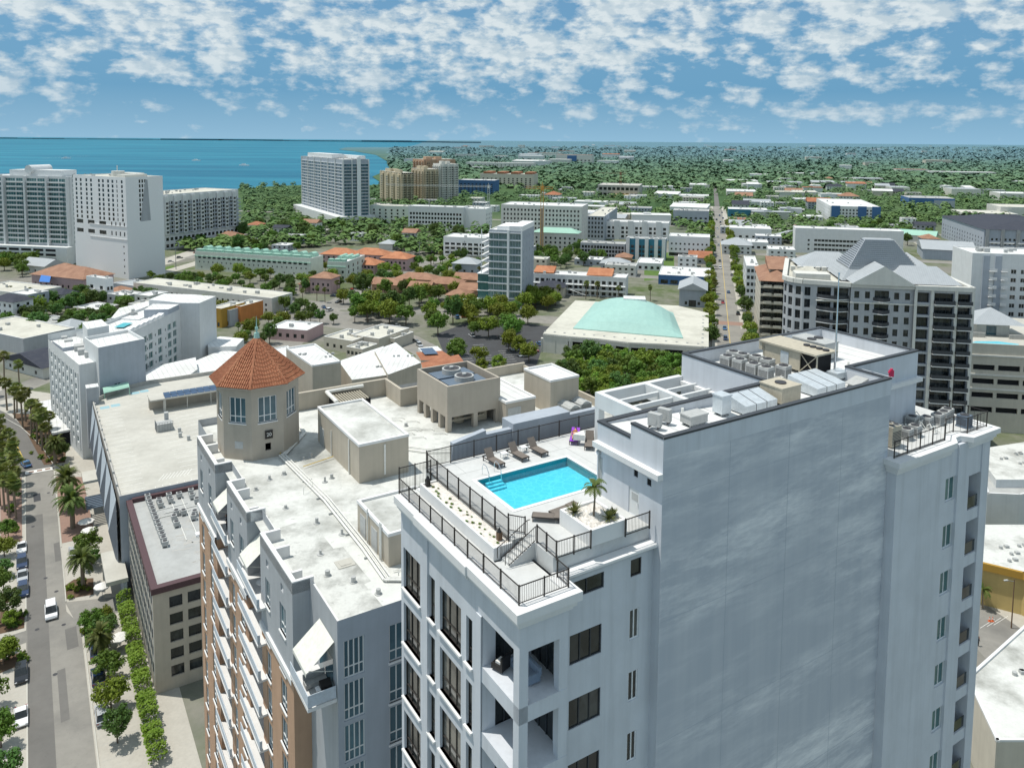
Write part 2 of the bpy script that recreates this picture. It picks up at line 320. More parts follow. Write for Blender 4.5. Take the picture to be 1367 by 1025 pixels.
# decks
mb.box(.35, .38, 64.3, 3.6, 5.1, 65.0, 1); mb.box(.35, 5.1, 64.3, 1.6, 15.9, 65.0, 1); mb.box(3.6, 1.9, 64.6, 11.2, 2.3, 65.0, 1)
mb.poly([(3.6, 15.9, 0), (.35, 15.9, 0), (.35, 15.9, 64.3), (3.6, 15.9, 64.3)]); mb.poly([(26, 17.2, 0), (2.9, 17.2, 0), (2.9, 17.2, 65.5), (26, 17.2, 65.5)])
mb.obj('wall', [M['hero'], M['deck']], T)
# cornice of the lower terrace, two steps, with jogs
def cornice(name, pts, z, outs, par, o=(0, 0, 0), mat='trimw', inn=.35):
    """pts: plan line walked with the outside on the right"""
    c = MB(o); n = len(pts)
    dirs = [(Vector(pts[i+1]) - Vector(pts[i])).normalized() for i in range(n - 1)]
    nor = [Vector((d.y, -d.x)) for d in dirs]
    def off(i, k):
        p = Vector(pts[i])
        if i == 0: return p + nor[0] * k
        if i == n - 1: return p + nor[-1] * k
        a, b = nor[i-1], nor[i]; return p + (a + b) * (k / (1 + a.dot(b)))
    for i in range(n - 1):
        prof = [(-inn, z[0])] + [(outs[j], z[j]) for j in range(len(outs))]
        full = [(-inn, z[0])]
        for j, k in enumerate(outs): full += [(k, z[j]), (k, z[j + 1])]
        full.append((-inn, z[len(outs)]))
        for (k0, z0), (k1, z1) in zip(full, full[1:] + full[:1]):
            a, b = off(i, k0), off(i + 1, k0); d, e = off(i, k1), off(i + 1, k1)
            c.poly([(a.x, a.y, z0), (b.x, b.y, z0), (e.x, e.y, z1), (d.x, d.y, z1)])
        for ii in ((0,) if i == 0 else ()) + ((n - 1,) if i == n - 2 else ()): c.poly([(*off(ii, k), zz) for k, zz in (full if ii else full[::-1])])
    return c.obj(name, M[mat], par)
cornice('cornice', [(.35, 16.0), (.35, 12.1), (.23, 12.1), (.23, 5.9), (.35, 5.9), (.35, .38), (3.68, .38), (3.68, 1.9)], (64.02, 64.25, 64.6, 65.12), (.12, .28, .5), T)
cornice('cornice', [(3.7, 1.9), (11.19, 1.9)], (64.72, 64.84, 64.96, 65.125), (.1, .25, .45), T)
wn.done()
# upper pool deck with a real basin
pool = (5.05, 8.4, 12.9, 13.4); pd = MB(); P0, P1, P2, P3 = 2.9, 2.3, 26.0, 17.2
for a in ((P0, 5.2, P2, pool[1]), (3.85, P1, P2, 5.2), (P0, pool[3], P2, P3), (P0, pool[1], pool[0], pool[3]), (pool[2], pool[1], P2, pool[3])): pd.box(a[0], a[1], 64.9, a[2], a[3], 66.0, 0)
pd.obj('pool_deck', [M['deck']], T)
jt = MB()
for u in (5.0, 9.2, 13.4, 17.6): jt.box(u - .015, 14.95, 66.001, u + .015, 17.1, 66.004)
jt.box(3.0, 14.9, 66.001, 16.6, 14.94, 66.004); jt.box(13.9, 8, 66.001, 13.94, 14.9, 66.004); jt.obj('deck_joint', M['greyroof'], T)
bs = MB(); x0, y0, x1, y1 = pool
for q in ([(x0,y0),(x0,y1)], [(x0,y1),(x1,y1)], [(x1,y1),(x1,y0)], [(x1,y0),(x0,y0)]):
    (ax, ay), (bx, by) = q; bs.poly([(ax,ay,66),(bx,by,66),(bx,by,65.35),(ax,ay,65.35)], 1)
bs.poly([(x0,y0,65.35),(x1,y0,65.35),(x1,y1,65.35),(x0,y1,65.35)], 0)
for k in range(3): bs.box(5.7, 13.38 - .3 * (k + 1), 65.36, 7.0, 13.38 - .3 * k - .02, 65.72 - .12 * k, 0)
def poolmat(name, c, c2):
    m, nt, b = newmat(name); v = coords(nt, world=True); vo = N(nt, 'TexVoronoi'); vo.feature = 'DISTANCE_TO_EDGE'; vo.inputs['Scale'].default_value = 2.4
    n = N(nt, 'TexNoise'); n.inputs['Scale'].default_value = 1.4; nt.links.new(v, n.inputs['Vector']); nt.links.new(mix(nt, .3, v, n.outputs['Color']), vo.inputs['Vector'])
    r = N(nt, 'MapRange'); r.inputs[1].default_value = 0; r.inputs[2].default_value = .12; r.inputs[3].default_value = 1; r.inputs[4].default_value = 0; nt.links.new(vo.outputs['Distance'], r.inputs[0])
    k = mix(nt, r.outputs[0], c, c2); nt.links.new(k, b.inputs['Base Color']); b.inputs['Roughness'].default_value = .7; return m  # bright cell-edge web paints light caustics into the pool colour
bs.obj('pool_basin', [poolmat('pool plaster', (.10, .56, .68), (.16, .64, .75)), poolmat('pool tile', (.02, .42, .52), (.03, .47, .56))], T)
m, nt, b = newmat('pool water'); tr = N(nt, 'BsdfTransparent'); tr.inputs[0].default_value = (.72, .97, 1, 1); gl = N(nt, 'BsdfGlossy'); gl.inputs['Roughness'].default_value = .04
fr = N(nt, 'Fresnel'); fr.inputs[0].default_value = 1.33; ms = N(nt, 'MixShader'); bp = N(nt, 'Bump'); bp.inputs['Strength'].default_value = .25; bp.inputs['Distance'].default_value = .03
nt.links.new(noise(nt, coords(nt, world=True), 3.5, 3, .5, .2, .8), bp.inputs['Height']); nt.links.new(bp.outputs[0], fr.inputs['Normal']); nt.links.new(bp.outputs[0], gl.inputs['Normal'])
nt.links.new(fr.outputs[0], ms.inputs[0]); nt.links.new(tr.outputs[0], ms.inputs[1]); nt.links.new(gl.outputs[0], ms.inputs[2]); nt.links.new(ms.outputs[0], nt.nodes['Material Output'].inputs['Surface']); M['water'] = m
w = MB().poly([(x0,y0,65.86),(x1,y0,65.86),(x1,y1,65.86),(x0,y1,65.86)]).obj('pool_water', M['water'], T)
cp = MB()
for a in ((x0-.3,y0-.3,x1+.3,y0), (x0-.3,y1,x1+.3,y1+.3), (x0-.3,y0,x0,y1), (x1,y0,x1+.3,y1)): cp.box(a[0], a[1], 66.004, a[2], a[3], 66.03)
cp.obj('pool_coping', M['trimw'], T)
# pebble planter strip beside the walkway
pl = MB(); pl.box(1.6, 5.4, 64.99, 1.76, 15.3, 65.8, 0); pl.box(1.6, 5.25, 64.99, 2.9, 5.4, 65.8, 0); pl.box(1.6, 15.3, 64.99, 2.9, 15.45, 65.8, 0); pl.box(1.76, 5.4, 65.0, 2.9, 15.3, 65.7, 1)
pl.obj('planter_strip', [M['trimw'], M['pebble']], T)
# stairs between the two decks
st = MB()
for k in range(6): st.box(2.1 + .3 * k, 4.2, 64.99, 2.4 + .3 * k, 5.2, 65.0 + .166 * (k + 1), 0)
st.obj('steps', M['deck'], T)
# penthouse and the big blank wall; walls rise to the dark coping
zt = 72.0; ph = MB(); RF = 70.85
plan = [(11.2, 1.2), (34.79, 1.2), (34.79, 4.7), (44.4, 4.7), (44.4, 14.6), (25.85, 14.6), (25.85, 5.7), (11.2, 7.6)]
zz = [zt, zt, zt, zt, zt, zt, zt, 71.05]
def parapet(mb, plan, zz, z0, inn, m=0, mc=1, step=None):
    n = len(plan); P = [Vector(p) for p in plan]; off = []
    for i in range(n):
        a = (P[i] - P[i-1]).normalized(); b = (P[(i+1) % n] - P[i]).normalized(); na, nb = Vector((-a.y, a.x)), Vector((-b.y, b.x)); off.append((na + nb) * (inn / (1 + na.dot(nb))))
    for i in range(n):
        j = (i + 1) % n; a, b, c, d = P[i], P[j], P[j] + off[j], P[i] + off[i]; za, zb = zz[i], zz[j]
        if step and i == step[0]:
            q = a + (b - a) * step[1]; q2 = d + (c - d) * step[1]
            for (e, f, g, h2, z_) in ((a, q, q2, d, step[2]), (q, b, c, q2, step[3])):
                for s in ([(e, z0), (f, z0), (f, z_), (e, z_)], [(g, z0), (h2, z0), (h2, z_), (g, z_)], [(f, z0), (g, z0), (g, z_), (f, z_)]): mb.poly([(*x, y) for x, y in s], m)
                o = (a - d).normalized() * .04
                mb.poly([(*(e + o), z_ + .01), (*(f + o), z_ + .01), (*(g - o), z_ + .01), (*(h2 - o), z_ + .01)], mc); mb.poly([(*(e + o), z_ - .13), (*(f + o), z_ - .13), (*(f + o), z_ + .01), (*(e + o), z_ + .01)], mc)
            continue
        mb.poly([(*a, z0), (*b, z0), (*b, zb), (*a, za)], m); mb.poly([(*c, z0), (*d, z0), (*d, za), (*c, zb)], m)
        o = Vector(((b - a).y, -(b - a).x)).normalized() * .04; e = (b - a).normalized() * .04
        mb.poly([(*(a + o - e), za + .01), (*(b + o + e), zb + .01), (*(c - o), zb + .01), (*(d - o), za + .01)], mc)
        mb.poly([(*(a + o - e), za - .13), (*(b + o + e), zb - .13), (*(b + o + e), zb + .01), (*(a + o - e), za + .01)], mc); mb.poly([(*(d - o), za + .01), (*(c - o), zb + .01), (*(c - o), zb - .1), (*(d - o), za - .1)], mc)
parapet(ph, plan, zz, RF - .2, .3, 0, 1, (7, .53, 71.05, 72.0))
low = [(11.2, 1.2), (34.79, 1.2), (34.79, 4.7), (44.4, 4.7), (44.4, 14.6), (25.85, 14.6), (25.85, 5.7), (11.2, 7.6)]
ph.poly([(*p, RF) for p in [(11.2,1.2),(34.79,1.2),(34.79,4.7),(34.79,14.6),(25.85,14.6),(25.85,5.7),(11.2,7.6)]], 2); ph.poly([(34.79,4.7,RF),(44.4,4.7,RF),(44.4,14.6,RF),(34.79,14.6,RF)], 2)
n = len(low)
for i in range(n):
    a, b = low[i], low[(i + 1) % n]
    if i in (0, 1): continue
    z0 = 40 if i in (1, 7) else 60
    if i == 7:
        L_ = math.dist(a, b); o = [(3.75, 4.15, 68.6, 69.05), (5.0, 5.4, 68.5, 68.95)]
        facade(ph, a, b, z0, RF - .2, [(3.3, 4.3, 66.02, 67.75)] + o, .12, 0); wn_s = o
    else: facade(ph, a, b, z0, RF - .2, [], 0)
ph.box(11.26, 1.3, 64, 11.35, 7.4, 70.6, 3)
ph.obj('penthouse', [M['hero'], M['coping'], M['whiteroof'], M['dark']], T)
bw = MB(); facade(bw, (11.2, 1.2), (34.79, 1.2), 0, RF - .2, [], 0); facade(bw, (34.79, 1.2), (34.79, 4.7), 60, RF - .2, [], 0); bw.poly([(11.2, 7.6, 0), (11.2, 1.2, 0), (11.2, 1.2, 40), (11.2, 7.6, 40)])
# blank wall: uneven paint, with reflected light painted in as pale slanted streaks
m, nt, b = newmat('white wall with painted light streaks'); v = coords(nt, (1, 1, 1))
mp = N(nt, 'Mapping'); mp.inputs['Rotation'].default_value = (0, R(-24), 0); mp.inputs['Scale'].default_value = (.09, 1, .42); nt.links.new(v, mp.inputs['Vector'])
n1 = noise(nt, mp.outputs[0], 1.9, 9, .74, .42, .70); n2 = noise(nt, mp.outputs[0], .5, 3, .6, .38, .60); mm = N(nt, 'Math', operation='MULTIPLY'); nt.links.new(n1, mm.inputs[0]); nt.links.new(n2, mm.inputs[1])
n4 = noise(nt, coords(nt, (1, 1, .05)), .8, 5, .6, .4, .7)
k = mix(nt, n4, (.425, .46, .51), (.48, .51, .55)); k = mix(nt, mm.outputs[0], k, (.80, .81, .82)); nt.links.new(k, b.inputs['Base Color']); b.inputs['Roughness'].default_value = .8; M['paintedglint'] = m
bw.obj('blank_wall', M['paintedglint'], T)
jl = MB(); [jl.box(u, 1.194, 5, u + .025, 1.1995, 70.6) for u in (17.1, 23.0, 28.9)]; [jl.box(11.3, 1.1945, z, 34.7, 1.1998, z + .02) for z in (68.2, 60.1, 52.0, 43.9)]; jl.obj('control_joint', M['cool'], T)
for a in ((10.75, 1.16, 69.35, 11.199, 7.6, 69.72), (25.5, 5.9, 69.3, 25.849, 14.9, 69.65), (25.86, 14.601, 69.3, 30, 14.95, 69.65), (36.6, 4.35, 69.25, 44.4, 4.699, 69.6), (44.401, 4.35, 69.25, 44.75, 14.6, 69.6)): MB().box(*a).obj('moulding', M['trimw'], T)
d = MB(); d.box(0, -.05, 0, .99, -.003, 1.73, 0); d.box(.25, -.062, .95, .85, -.052, 1.45, 1); d.box(.82, -.12, .75, .9, -.05, .9, 2)
dr = d.obj('door', [M['offwhite'], M['acgrey'], M['chrome']], T); dr.location = (11.2 + .1, 4.3 - 0, 66.02); dr.rotation_euler = (0, 0, R(-90))
lv = MB(); lv.box(11.17, 7.05, 66.5, 11.199, 7.35, 68.6); lv.obj('louvre', M['acgrey'], T)
for (v, z) in ((7.3, 69.0),):
    lm = MB(); lm.box(10.95, v - .1, z - .1, 11.199, v + .1, z + .1, 0); lm.tube((11.0, v, z), (10.9, v, z - .16), .11, .14, 10, 1); lm.obj('wall_lamp', [M['acgrey'], M['lampw']], T)
cd = MB(); cd.tube((11.15, 7.4, 66), (11.15, 7.4, 69), .03, None, 6); cd.tube((11.15, 7.25, 66), (11.15, 7.25, 69), .02, None, 6); cd.obj('conduit', M['acgrey'], T)
# right wing with the plant terrace
rw = MB(); wr = Wins(T, cap=40)
ops = [(7.1, 8.65, z, z + 2.0) for z in rows(60.55, 14)]
facade(rw, (34.8, .4), (43.45, .4), 0, 65.2, ops, .2); wr.add((34.8, .4), (43.45, .4), ops, .2, 'hotel')
facade(rw, (34.8, 1.2), (34.8, .4), 0, 65.2, [], 0)
rw.box(43.45, .25, 0, 45.2, 1.5, 65.2); rw.box(47.3, .3, 0, 48.5, 1.6, 65.2)
for z in rows(62.0, 15): rw.box(45.2, .4, z, 47.3, 3.2, min(65.2, z + (1.0 if z < 61 else 3.2)))
facade(rw, (45.2, 3.1), (47.3, 3.1), 0, 62, [], 0); facade(rw, (48.5, .4), (48.5, 14.6), 0, 65.2, [], 0)
rw.box(34.81, 1.21, 64.6, 48.49, 14.59, 65.6, 1); rw.obj('wall', [M['hero'], M['deck']], T); wr.done()
cornice('cornice', [(34.8, 1.19), (34.8, .4), (42.3, .4), (43.3, 1.1), (44.4, 1.1), (45.0, .3), (48.6, .3), (48.6, 4)], (64.6, 64.9, 65.25, 65.7), (.12, .28, .5), T)
for z in rows(60.0, 10): MB().box(45.25, .5, z - 1.0, 47.25, .53, z).obj('balcony_glass', M['glass'], T)
# pergola over the deck end
pg = MB(); zp = 70.0
pg.box(16.75, 14.45, zp - 1.2, 25.84, 14.95, zp); pg.box(16.75, 7.0, zp - 1.2, 17.25, 14.449, zp); pg.box(21.6, 7.0, zp - 1.2, 22.1, 14.449, zp)
for v in (9.6, 11.2, 12.8): pg.box(17.251, v, zp - .55, 21.599, v + .22, zp - .2); pg.box(22.101, v, zp - .55, 25.84, v + .22, zp - .2)
pg.box(16.76, 14.46, 66, 17.35, 14.94, zp - 1.2); pg.box(24.6, 14.46, 66, 25.2, 14.94, zp - 1.2); pg.box(16.76, 10.5, 66, 17.2, 11.0, zp - 1.2); pg.obj('pergola', M['offwhite'], T)
sf = thingU('patio_sofa', 'striped grey sofa on the corner balcony below the lower terrace', 'sofa', 2.1, 2.5, 59.36, None, R(-90)); MB().box(-1.0, -.4, .12, 1.0, .4, .45).obj('seat', M['stripe'], sf); MB().box(-1.0, .3, .45, 1.0, .48, .9).obj('backrest', M['stripe'], sf); [MB().box(x, -.4, .45, x + .15, .3, .65).obj('armrest', M['stripe'], sf) for x in (-1.0, .85)]
ac_ = thingU('patio_chair', 'black armchair with pale cushion beside the striped balcony sofa', 'chair', 1.2, 3.7, 59.36, None, R(200)); MB().box(-.4, -.4, .1, .4, .4, .42).obj('seat', M['black'], ac_); MB().box(-.4, .28, .42, .4, .42, .95).obj('backrest', M['black'], ac_); MB().box(-.25, -.2, .421, .25, .2, .55).obj('cushion', M['umb'], ac_)
# ------------------------------------------------------------------ railings
_rp = {}
def fence(name, label, pts, h, step, post=.035, group=None, pick=.11, o=None):
    """pts: (u, v, z) corners in the tower frame; posts and panels are children"""
    t = thingU(name, label, 'fence', *pts[0], group); o = pts[0]
    done = set()
    for p, q in zip(pts, pts[1:]):
        p = Vector(p); q = Vector(q); L = (q - p).length; n = max(1, round(L / step))
        for i in range(n + 1):
            a = p + (q - p) * (i / n); k = tuple(round(x, 1) for x in a)
            if k not in done:
                done.add(k); key = round(h + .05, 2), post
                if key not in _rp: _rp[key] = MB().box(-post, -post, 0, post, post, h + .06).mesh('post', M['bronze'])
                link('post', _rp[key], t, None, a - Vector(o))
            if i < n:
                b = p + (q - p) * ((i + 1) / n); mb = MB(o); up = Vector((0, 0, 1))
                mb.bar(a + up * (h - .02), b + up * (h - .02), .05, .05); mb.bar(a + up * .12, b + up * .12, .04, .04)
                c = max(2, int((b - a).length / pick))
                for j in range(1, c): x = a + (b - a) * (j / c); mb.tube(x + up * .12, x + up * (h - .03), .011, None, 4)
                mb.obj('railing_panel', M['bronze'], t)
    return t
fence('terrace_fence', 'dark picket railing along the outer edge of the lower terrace, on the white cornice', [(.35, 16.2, 65.12), (.35, 6.2, 65.12), (.42, .6, 65.12), (3.7, .6, 65.12), (3.75, 1.75, 65.12)], 1.1, 1.75)
fence('pool_fence', 'long dark picket railing above the pebble strip, left of the pool', [(2.88, 16.9, 65.75), (2.85, 5.6, 65.75)], 1.45, 1.55)
fence('pool_fence', 'dark picket fence behind the three sunbeds, at the back of the pool deck', [(2.9, 17.05, 66.0), (18.8, 17.1, 66.0)], 1.3, 2.0)
fence('terrace_fence', 'tall gate fence across the far end of the narrow walkway', [(.4, 16.3, 65.0), (2.85, 16.3, 65.0)], 1.9, 1.2)
fence('stair_fence', 'short railing round the landing at the top of the metal stair', [(3.2, 6.2, 66), (3.88, 5.35, 66)], 1.1, 1.1)
fence('deck_fence', 'dark railing between the stair head and the raised palm planter', [(3.95, 4.15, 66), (3.86, 2.0, 66), (6.3, 1.95, 66)], 1.1, 1.2)
fence('deck_fence', 'short railing between the palm planter and the penthouse wall', [(8.95, 1.95, 66), (10.9, 1.95, 66)], 1.1, 2.0)
hr = thingU('stair_rail', 'pair of sloping dark handrails on the steps up to the pool deck', 'handrail', 2.1, 4.2, 65)
for v in (4.25, 5.15):
    mb = MB((2.1, 4.2, 65)); a = Vector((2.05, v, 65)); b = Vector((3.9, v, 66)); up = Vector((0, 0, 1))
    mb.path([a + up * .2 - Vector((.25, 0, 0)), a + up * .85 - Vector((.25, 0, 0)), a + up * .95, b + up * .98, b + up * .98 + Vector((.2, 0, 0))], .025); mb.bar(a + up * .12, b + up * .12, .04, .04)
    for i in range(15): x = a + (b - a) * (i / 14); mb.tube(x + up * .1, x + up * .95, .022 if i % 7 == 0 else .011, None, 4)
    mb.obj('handrail', M['bronze'], hr)
fence('plant_fence', 'dark open railing along the roof terrace full of air conditioners', [(34.95, .75, 65.7), (42.0, .75, 65.7), (43.3, 1.4, 65.7), (44.5, 1.4, 65.7), (45.2, .6, 65.7), (48.3, .6, 65.7), (48.3, 3.8, 65.7)], 1.35, 1.6, pick=.5)
# raised palm planter
pt = thingU('raised_planter', 'big white raised planter with pebbles, palm and yuccas on the pool deck', 'planter', 6.4, 2.1, 66)
mb = MB((6.4, 2.1, 66)); zt_ = 67.0
for a in ((6.4, 2.1, 9.2, 2.3), (6.4, 5.05, 9.2, 5.25), (6.4, 2.3, 6.6, 5.05), (9.0, 2.3, 9.2, 5.05)): mb.box(a[0], a[1], 66.004, a[2], a[3], zt_)
mb.obj('planter_wall', M['trimw'], pt)
mb = MB((6.4, 2.1, 66)); rr = random.Random(3); gx = 14
hs = [[66.8 + rr.random() * .16 for _ in range(gx + 1)] for _ in range(gx + 1)]
for i in range(gx):
    for j in range(gx): mb.poly([(6.6 + 2.4 * (i + a) / gx, 2.3 + 2.75 * (j + b) / gx, hs[i + a][j + b]) for a, b in ((0,0),(1,0),(1,1),(0,1))])
mb.obj('pebbles', M['pebble'], pt)
# pool ladder rails
ld = thingU('pool_ladder', 'bent chrome pool rails at the left back corner of the pool', 'pool ladder', 6.0, 13.4, 66)
for u in (5.9, 6.9):
    mb = MB((6.0, 13.4, 66)); mb.path([(u, 14.1, 66), (u, 14.1, 66.6), (u, 13.9, 66.85), (u, 13.5, 66.8), (u, 13.15, 66.4), (u, 13.1, 65.7)], .025, 8); mb.obj('rail', M['chrome'], ld)
ld = thingU('pool_ladder', 'small chrome grab rails on the near pool edge, beside the penthouse', 'pool ladder', 12, 8.4, 66)
for u in (11.4, 12.0):
    mb = MB((12, 8.4, 66)); mb.path([(u, 8.0, 66), (u, 8.0, 66.5), (u, 8.2, 66.7), (u, 8.55, 66.6), (u, 8.6, 65.7)], .025, 8); mb.obj('rail', M['chrome'], ld)
# ------------------------------------------------------------------ sun loungers, tables, sunbather
def lounger(label, u, v, rz, back=55, sling='slate'):
    t = thingU('sun_lounger', label, 'sun lounger', u, v, 66.004, 'brown sunbeds round the pool', rz)   # local: +y is the head end
    w = .33; s = MB(); s.box(-w, -1.0, .30, w, .35, .35); s.obj('seat', M[sling], t)
    a = R(back); L = .75; b = MB(); c, sn = math.cos(a), math.sin(a)
    P = [(x, .37 + k * c - d * sn, .33 + k * sn + d * c) for x in (-w, w) for k in (0, L) for d in (0, .05)]
    q = [b.pt(p) for p in P]
    for f in ((0,1,3,2), (4,6,7,5), (0,2,6,4), (1,5,7,3), (0,4,5,1), (2,3,7,6)): b.f.append([q[i] for i in f]); b.m.append(0)
    b.obj('backrest', M[sling], t)
    f = MB(); f.bar((-w, -1.02, .29), (-w, 1.0, .29), .05, .06); f.bar((w, -1.02, .29), (w, 1.0, .29), .05, .06); f.bar((-w, -1.02, .29), (w, -1.02, .29), .05, .06); f.bar((-w, 1.0, .29), (w, 1.0, .29), .05, .06)
    if back > 10: f.tube((-w, .8, .3), (-w, .37 + .5 * c, .33 + .5 * sn), .015); f.tube((w, .8, .3), (w, .37 + .5 * c, .33 + .5 * sn), .015)
    f.obj('frame', M['bronze'], t)
    for x in (-w, w):
        for y in (-.95, .85): MB().box(x - .025, y - .03, 0, x + .025, y + .03, .3).obj('leg', M['bronze'], t)
    return t
lounger('brown sunbed with raised back behind the pool, nearest the chrome pool rails', 7.55, 15.3, R(5))
lounger('brown sunbed with raised back behind the pool, middle of the three by the fence', 9.7, 15.35, R(6))
lounger('brown sunbed with raised back behind the pool, last of the three toward the purple towel', 11.45, 15.35, R(6))
lounger('sunbed covered by a bright purple towel, under the sunbather', 15.4, 15.75, R(-42), 28, 'towel')
lounger('brown sunbed half hidden by the penthouse corner, beside the purple one', 15.75, 14.3, R(-40), 60)
lounger('brown sunbed lying flat against the palm planter', 6.1, 6.05, R(-130), 4)
lounger('brown sunbed partly hidden behind the palm planter', 7.5, 6.3, R(-85), 4)
def side_table(label, u, v):
    t = thingU('side_table', label, 'side table', u, v, 66.004, 'white side tables between the sunbeds')
    MB().box(-.24, -.24, .38, .24, .24, .43).obj('table_top', M['white'], t)
    for x in (-.2, .2):
        for y in (-.2, .2): MB().box(x - .02, y - .02, 0, x + .02, y + .02, .38).obj('leg', M['white'], t)
side_table('white side table between the first and second raised sunbeds', 8.75, 15.75); side_table('white side table between the second and third raised sunbeds', 10.65, 15.95)
tb = MB().prism([(-.45, -.3), (.45, -.35), (.4, .3), (-.4, .35)], 0, [.5, .42, .62, .3]).obj('towel', M['umb']); tb.location = W(15.2, 14.95, 66.45); tb.rotation_euler = (0, 0, ROTZ - .6); tag(tb, 'heap of white towels between the purple sunbed and the brown one', 'towel')
def person(label, loc, rz, joints, skin_mat, wear, lying=False):
    """one skinned body; joints: name -> (position, radius), bones join them"""
    t = thing('person', label, 'person', loc, rz)
    names = list(joints); idx = {k: i for i, k in enumerate(names)}
    bones = [('pelvis','belly'),('belly','chest'),('chest','neck'),('neck','head'),('head','crown')]
    for s in 'LR': bones += [('chest','sho'+s),('sho'+s,'elb'+s),('elb'+s,'wri'+s),('wri'+s,'palm'+s),('pelvis','hip'+s),('hip'+s,'kne'+s),('kne'+s,'ank'+s),('ank'+s,'toe'+s)] + [('palm'+s, 'f%d' % k + s) for k in range(5)]
    me = bpy.data.meshes.new('body'); J = dict(joints)
    for s in 'LR':
        p, q = Vector(J['wri'+s][0]), Vector(J['elb'+s][0]); d = (p - q).normalized(); sd = d.cross(Vector((0, 0, 1)) if abs(d.z) < .8 else Vector((0, 1, 0))).normalized()
        J['palm'+s] = (p + d * .07, .028)
        for k in range(5): J['f%d' % k + s] = (p + d * ((.16, .175, .17, .15, .10)[k]) + sd * ((-.022, -.008, .008, .022, -.05)[k]), .008)
    names = list(J); idx = {k: i for i, k in enumerate(names)}
    me.from_pydata([tuple(J[k][0]) for k in names], [(idx[a], idx[b]) for a, b in bones], []); me.update()
    o = link('body', me, t); sk = o.modifiers.new('skin', 'SKIN'); o.modifiers.new('sub', 'SUBSURF').levels = 1; o.modifiers['sub'].render_levels = 1
    lay = me.skin_vertices[0] if me.skin_vertices else None
    for k in names:
        r = J[k][1]; lay.data[idx[k]].radius = (r, r); lay.data[idx[k]].use_root = (k == 'pelvis')
    me.materials.append(M[skin_mat]); return t
lyj = {'pelvis': ((0, 0, .12), .13), 'belly': ((0, .18, .14), .12), 'chest': ((0, .38, .2), .14), 'neck': ((0, .55, .3), .05), 'head': ((0, .64, .35), .085), 'crown': ((0, .74, .41), .08)}
for s, x in (('L', -1), ('R', 1)): lyj.update({'sho'+s: ((.17*x, .46, .25), .055), 'elb'+s: ((.3*x, .24, .14), .042), 'wri'+s: ((.26*x, .02, .1), .03), 'hip'+s: ((.1*x, -.06, .12), .085), 'kne'+s: ((.13*x, -.46, .2 if s == 'L' else .12), .06), 'ank'+s: ((.12*x, -.86, .07), .04), 'toe'+s: ((.13*x, -.92, .2), .03)})
sb = person('sunbather lying back on the purple towel in an orange swimsuit', W(15.4, 15.75, 66.36), ROTZ + R(-42), lyj, 'skin', 'swim')
mb = MB(); mb.prism([(-.15, -.1), (.15, -.1), (.15, .1), (-.15, .1)], .19, .265); mb.prism([(-.15, .3), (.15, .3), (.15, .45), (-.15, .45)], .3, .36); mb.obj('swimsuit', M['swim'], sb)
h = MB(); h.tube((0, .7, .36), (0, .8, .44), .095, .08, 10); h.tube((0, .64, .3), (0, .72, .3), .06, .05, 8); h.obj('hair', M['hair'], sb)
# ------------------------------------------------------------------ roof plant
def condenser(label, u, v, z, s=1.0, group=None, rz=0.0, kind='cube', mat='acgrey'):
    t = thingU('air_conditioner', label, 'air conditioner', u, v, z, group, rz)
    if kind == 'cube':
        b = MB(); b.box(-.42*s, -.42*s, .12, .42*s, .42*s, .95*s); b.box(-.46*s, -.46*s, 0, .46*s, .46*s, .12); b.obj('cabinet', M[mat], t)
        g = MB(); g.cyl(0, 0, .951*s, .99*s, .34*s, 16); g.cyl(0, 0, .99*s, 1.02*s, .09*s, 8); g.obj('fan_grille', M['grille'], t)
        c = MB(); [c.box(-.36*s, -.424*s, .2 + .09 * k, .36*s, -.4205*s, .24 + .09 * k) for k in range(int(7 * s))]; [c.box(-.424*s, -.36*s, .2 + .09 * k, -.4205*s, .36*s, .24 + .09 * k) for k in range(int(7 * s))]; c.obj('coil_louvre', M['grille'], t)
    elif kind == 'slim':
        b = MB(); b.box(-.42*s, -.2*s, .15, .42*s, .2*s, .95*s); b.obj('cabinet', M[mat], t)
        g = MB(); g.tube((-.08*s, -.2*s - .001, .55*s), (-.08*s, -.2*s - .03, .55*s), .3*s, None, 16); g.obj('fan_grille', M['acgrey'], t)
        [MB().box(x*s - .03, -.25*s, 0, x*s + .03, .25*s, .15).obj('foot', M['grille'], t) for x in (-.3, .3)]
    else:
        b = MB(); b.box(-.55*s, -.55*s, .1, .55*s, .55*s, 1.5*s); b.obj('cabinet', M[mat], t)
        for x in (-.27, .27):
            for y in (-.27, .27): g = MB(); g.cyl(x*s, y*s, 1.501*s, 1.56*s, .23*s, 14, 0); g.cyl(x*s, y*s, 1.56*s, 1.575*s, .19*s, 14, 1); g.obj('fan_grille', [M['acgrey'], M['grille']], t)
        c = MB(); [c.box(-.5*s, -.556*s, .3 + .12*k, .5*s, -.5505*s, .36 + .12*k) for k in range(9)]; c.obj('coil_louvre', M['grille'], t)
    return t
z = RF + .004
for i, (u, v) in enumerate([(13.8, 4.8), (15.0, 5.15)]): condenser('grey slim condenser at the near left end of the roof, %s one from the corner' % nth(i), u, v, z + .1, 1.05, None, R(-70), 'slim')
cl = [(28.9, 12.3), (30.5, 12.05), (29.0, 11.05), (31.0, 11.0), (29.0, 9.6), (31.0, 9.85), (29.1, 8.4), (30.6, 7.9), (30.4, 13.0)]
order = sorted(range(len(cl)), key=lambda i: -cl[i][1])
for r_, i in enumerate(order): condenser('grey condenser in the cluster beside the tan rooftop unit, %s counting from the far parapet' % nth(r_), cl[i][0], cl[i][1], z, 1.1, 'grey condensers beside the tan rooftop unit', R(8), 'cube')
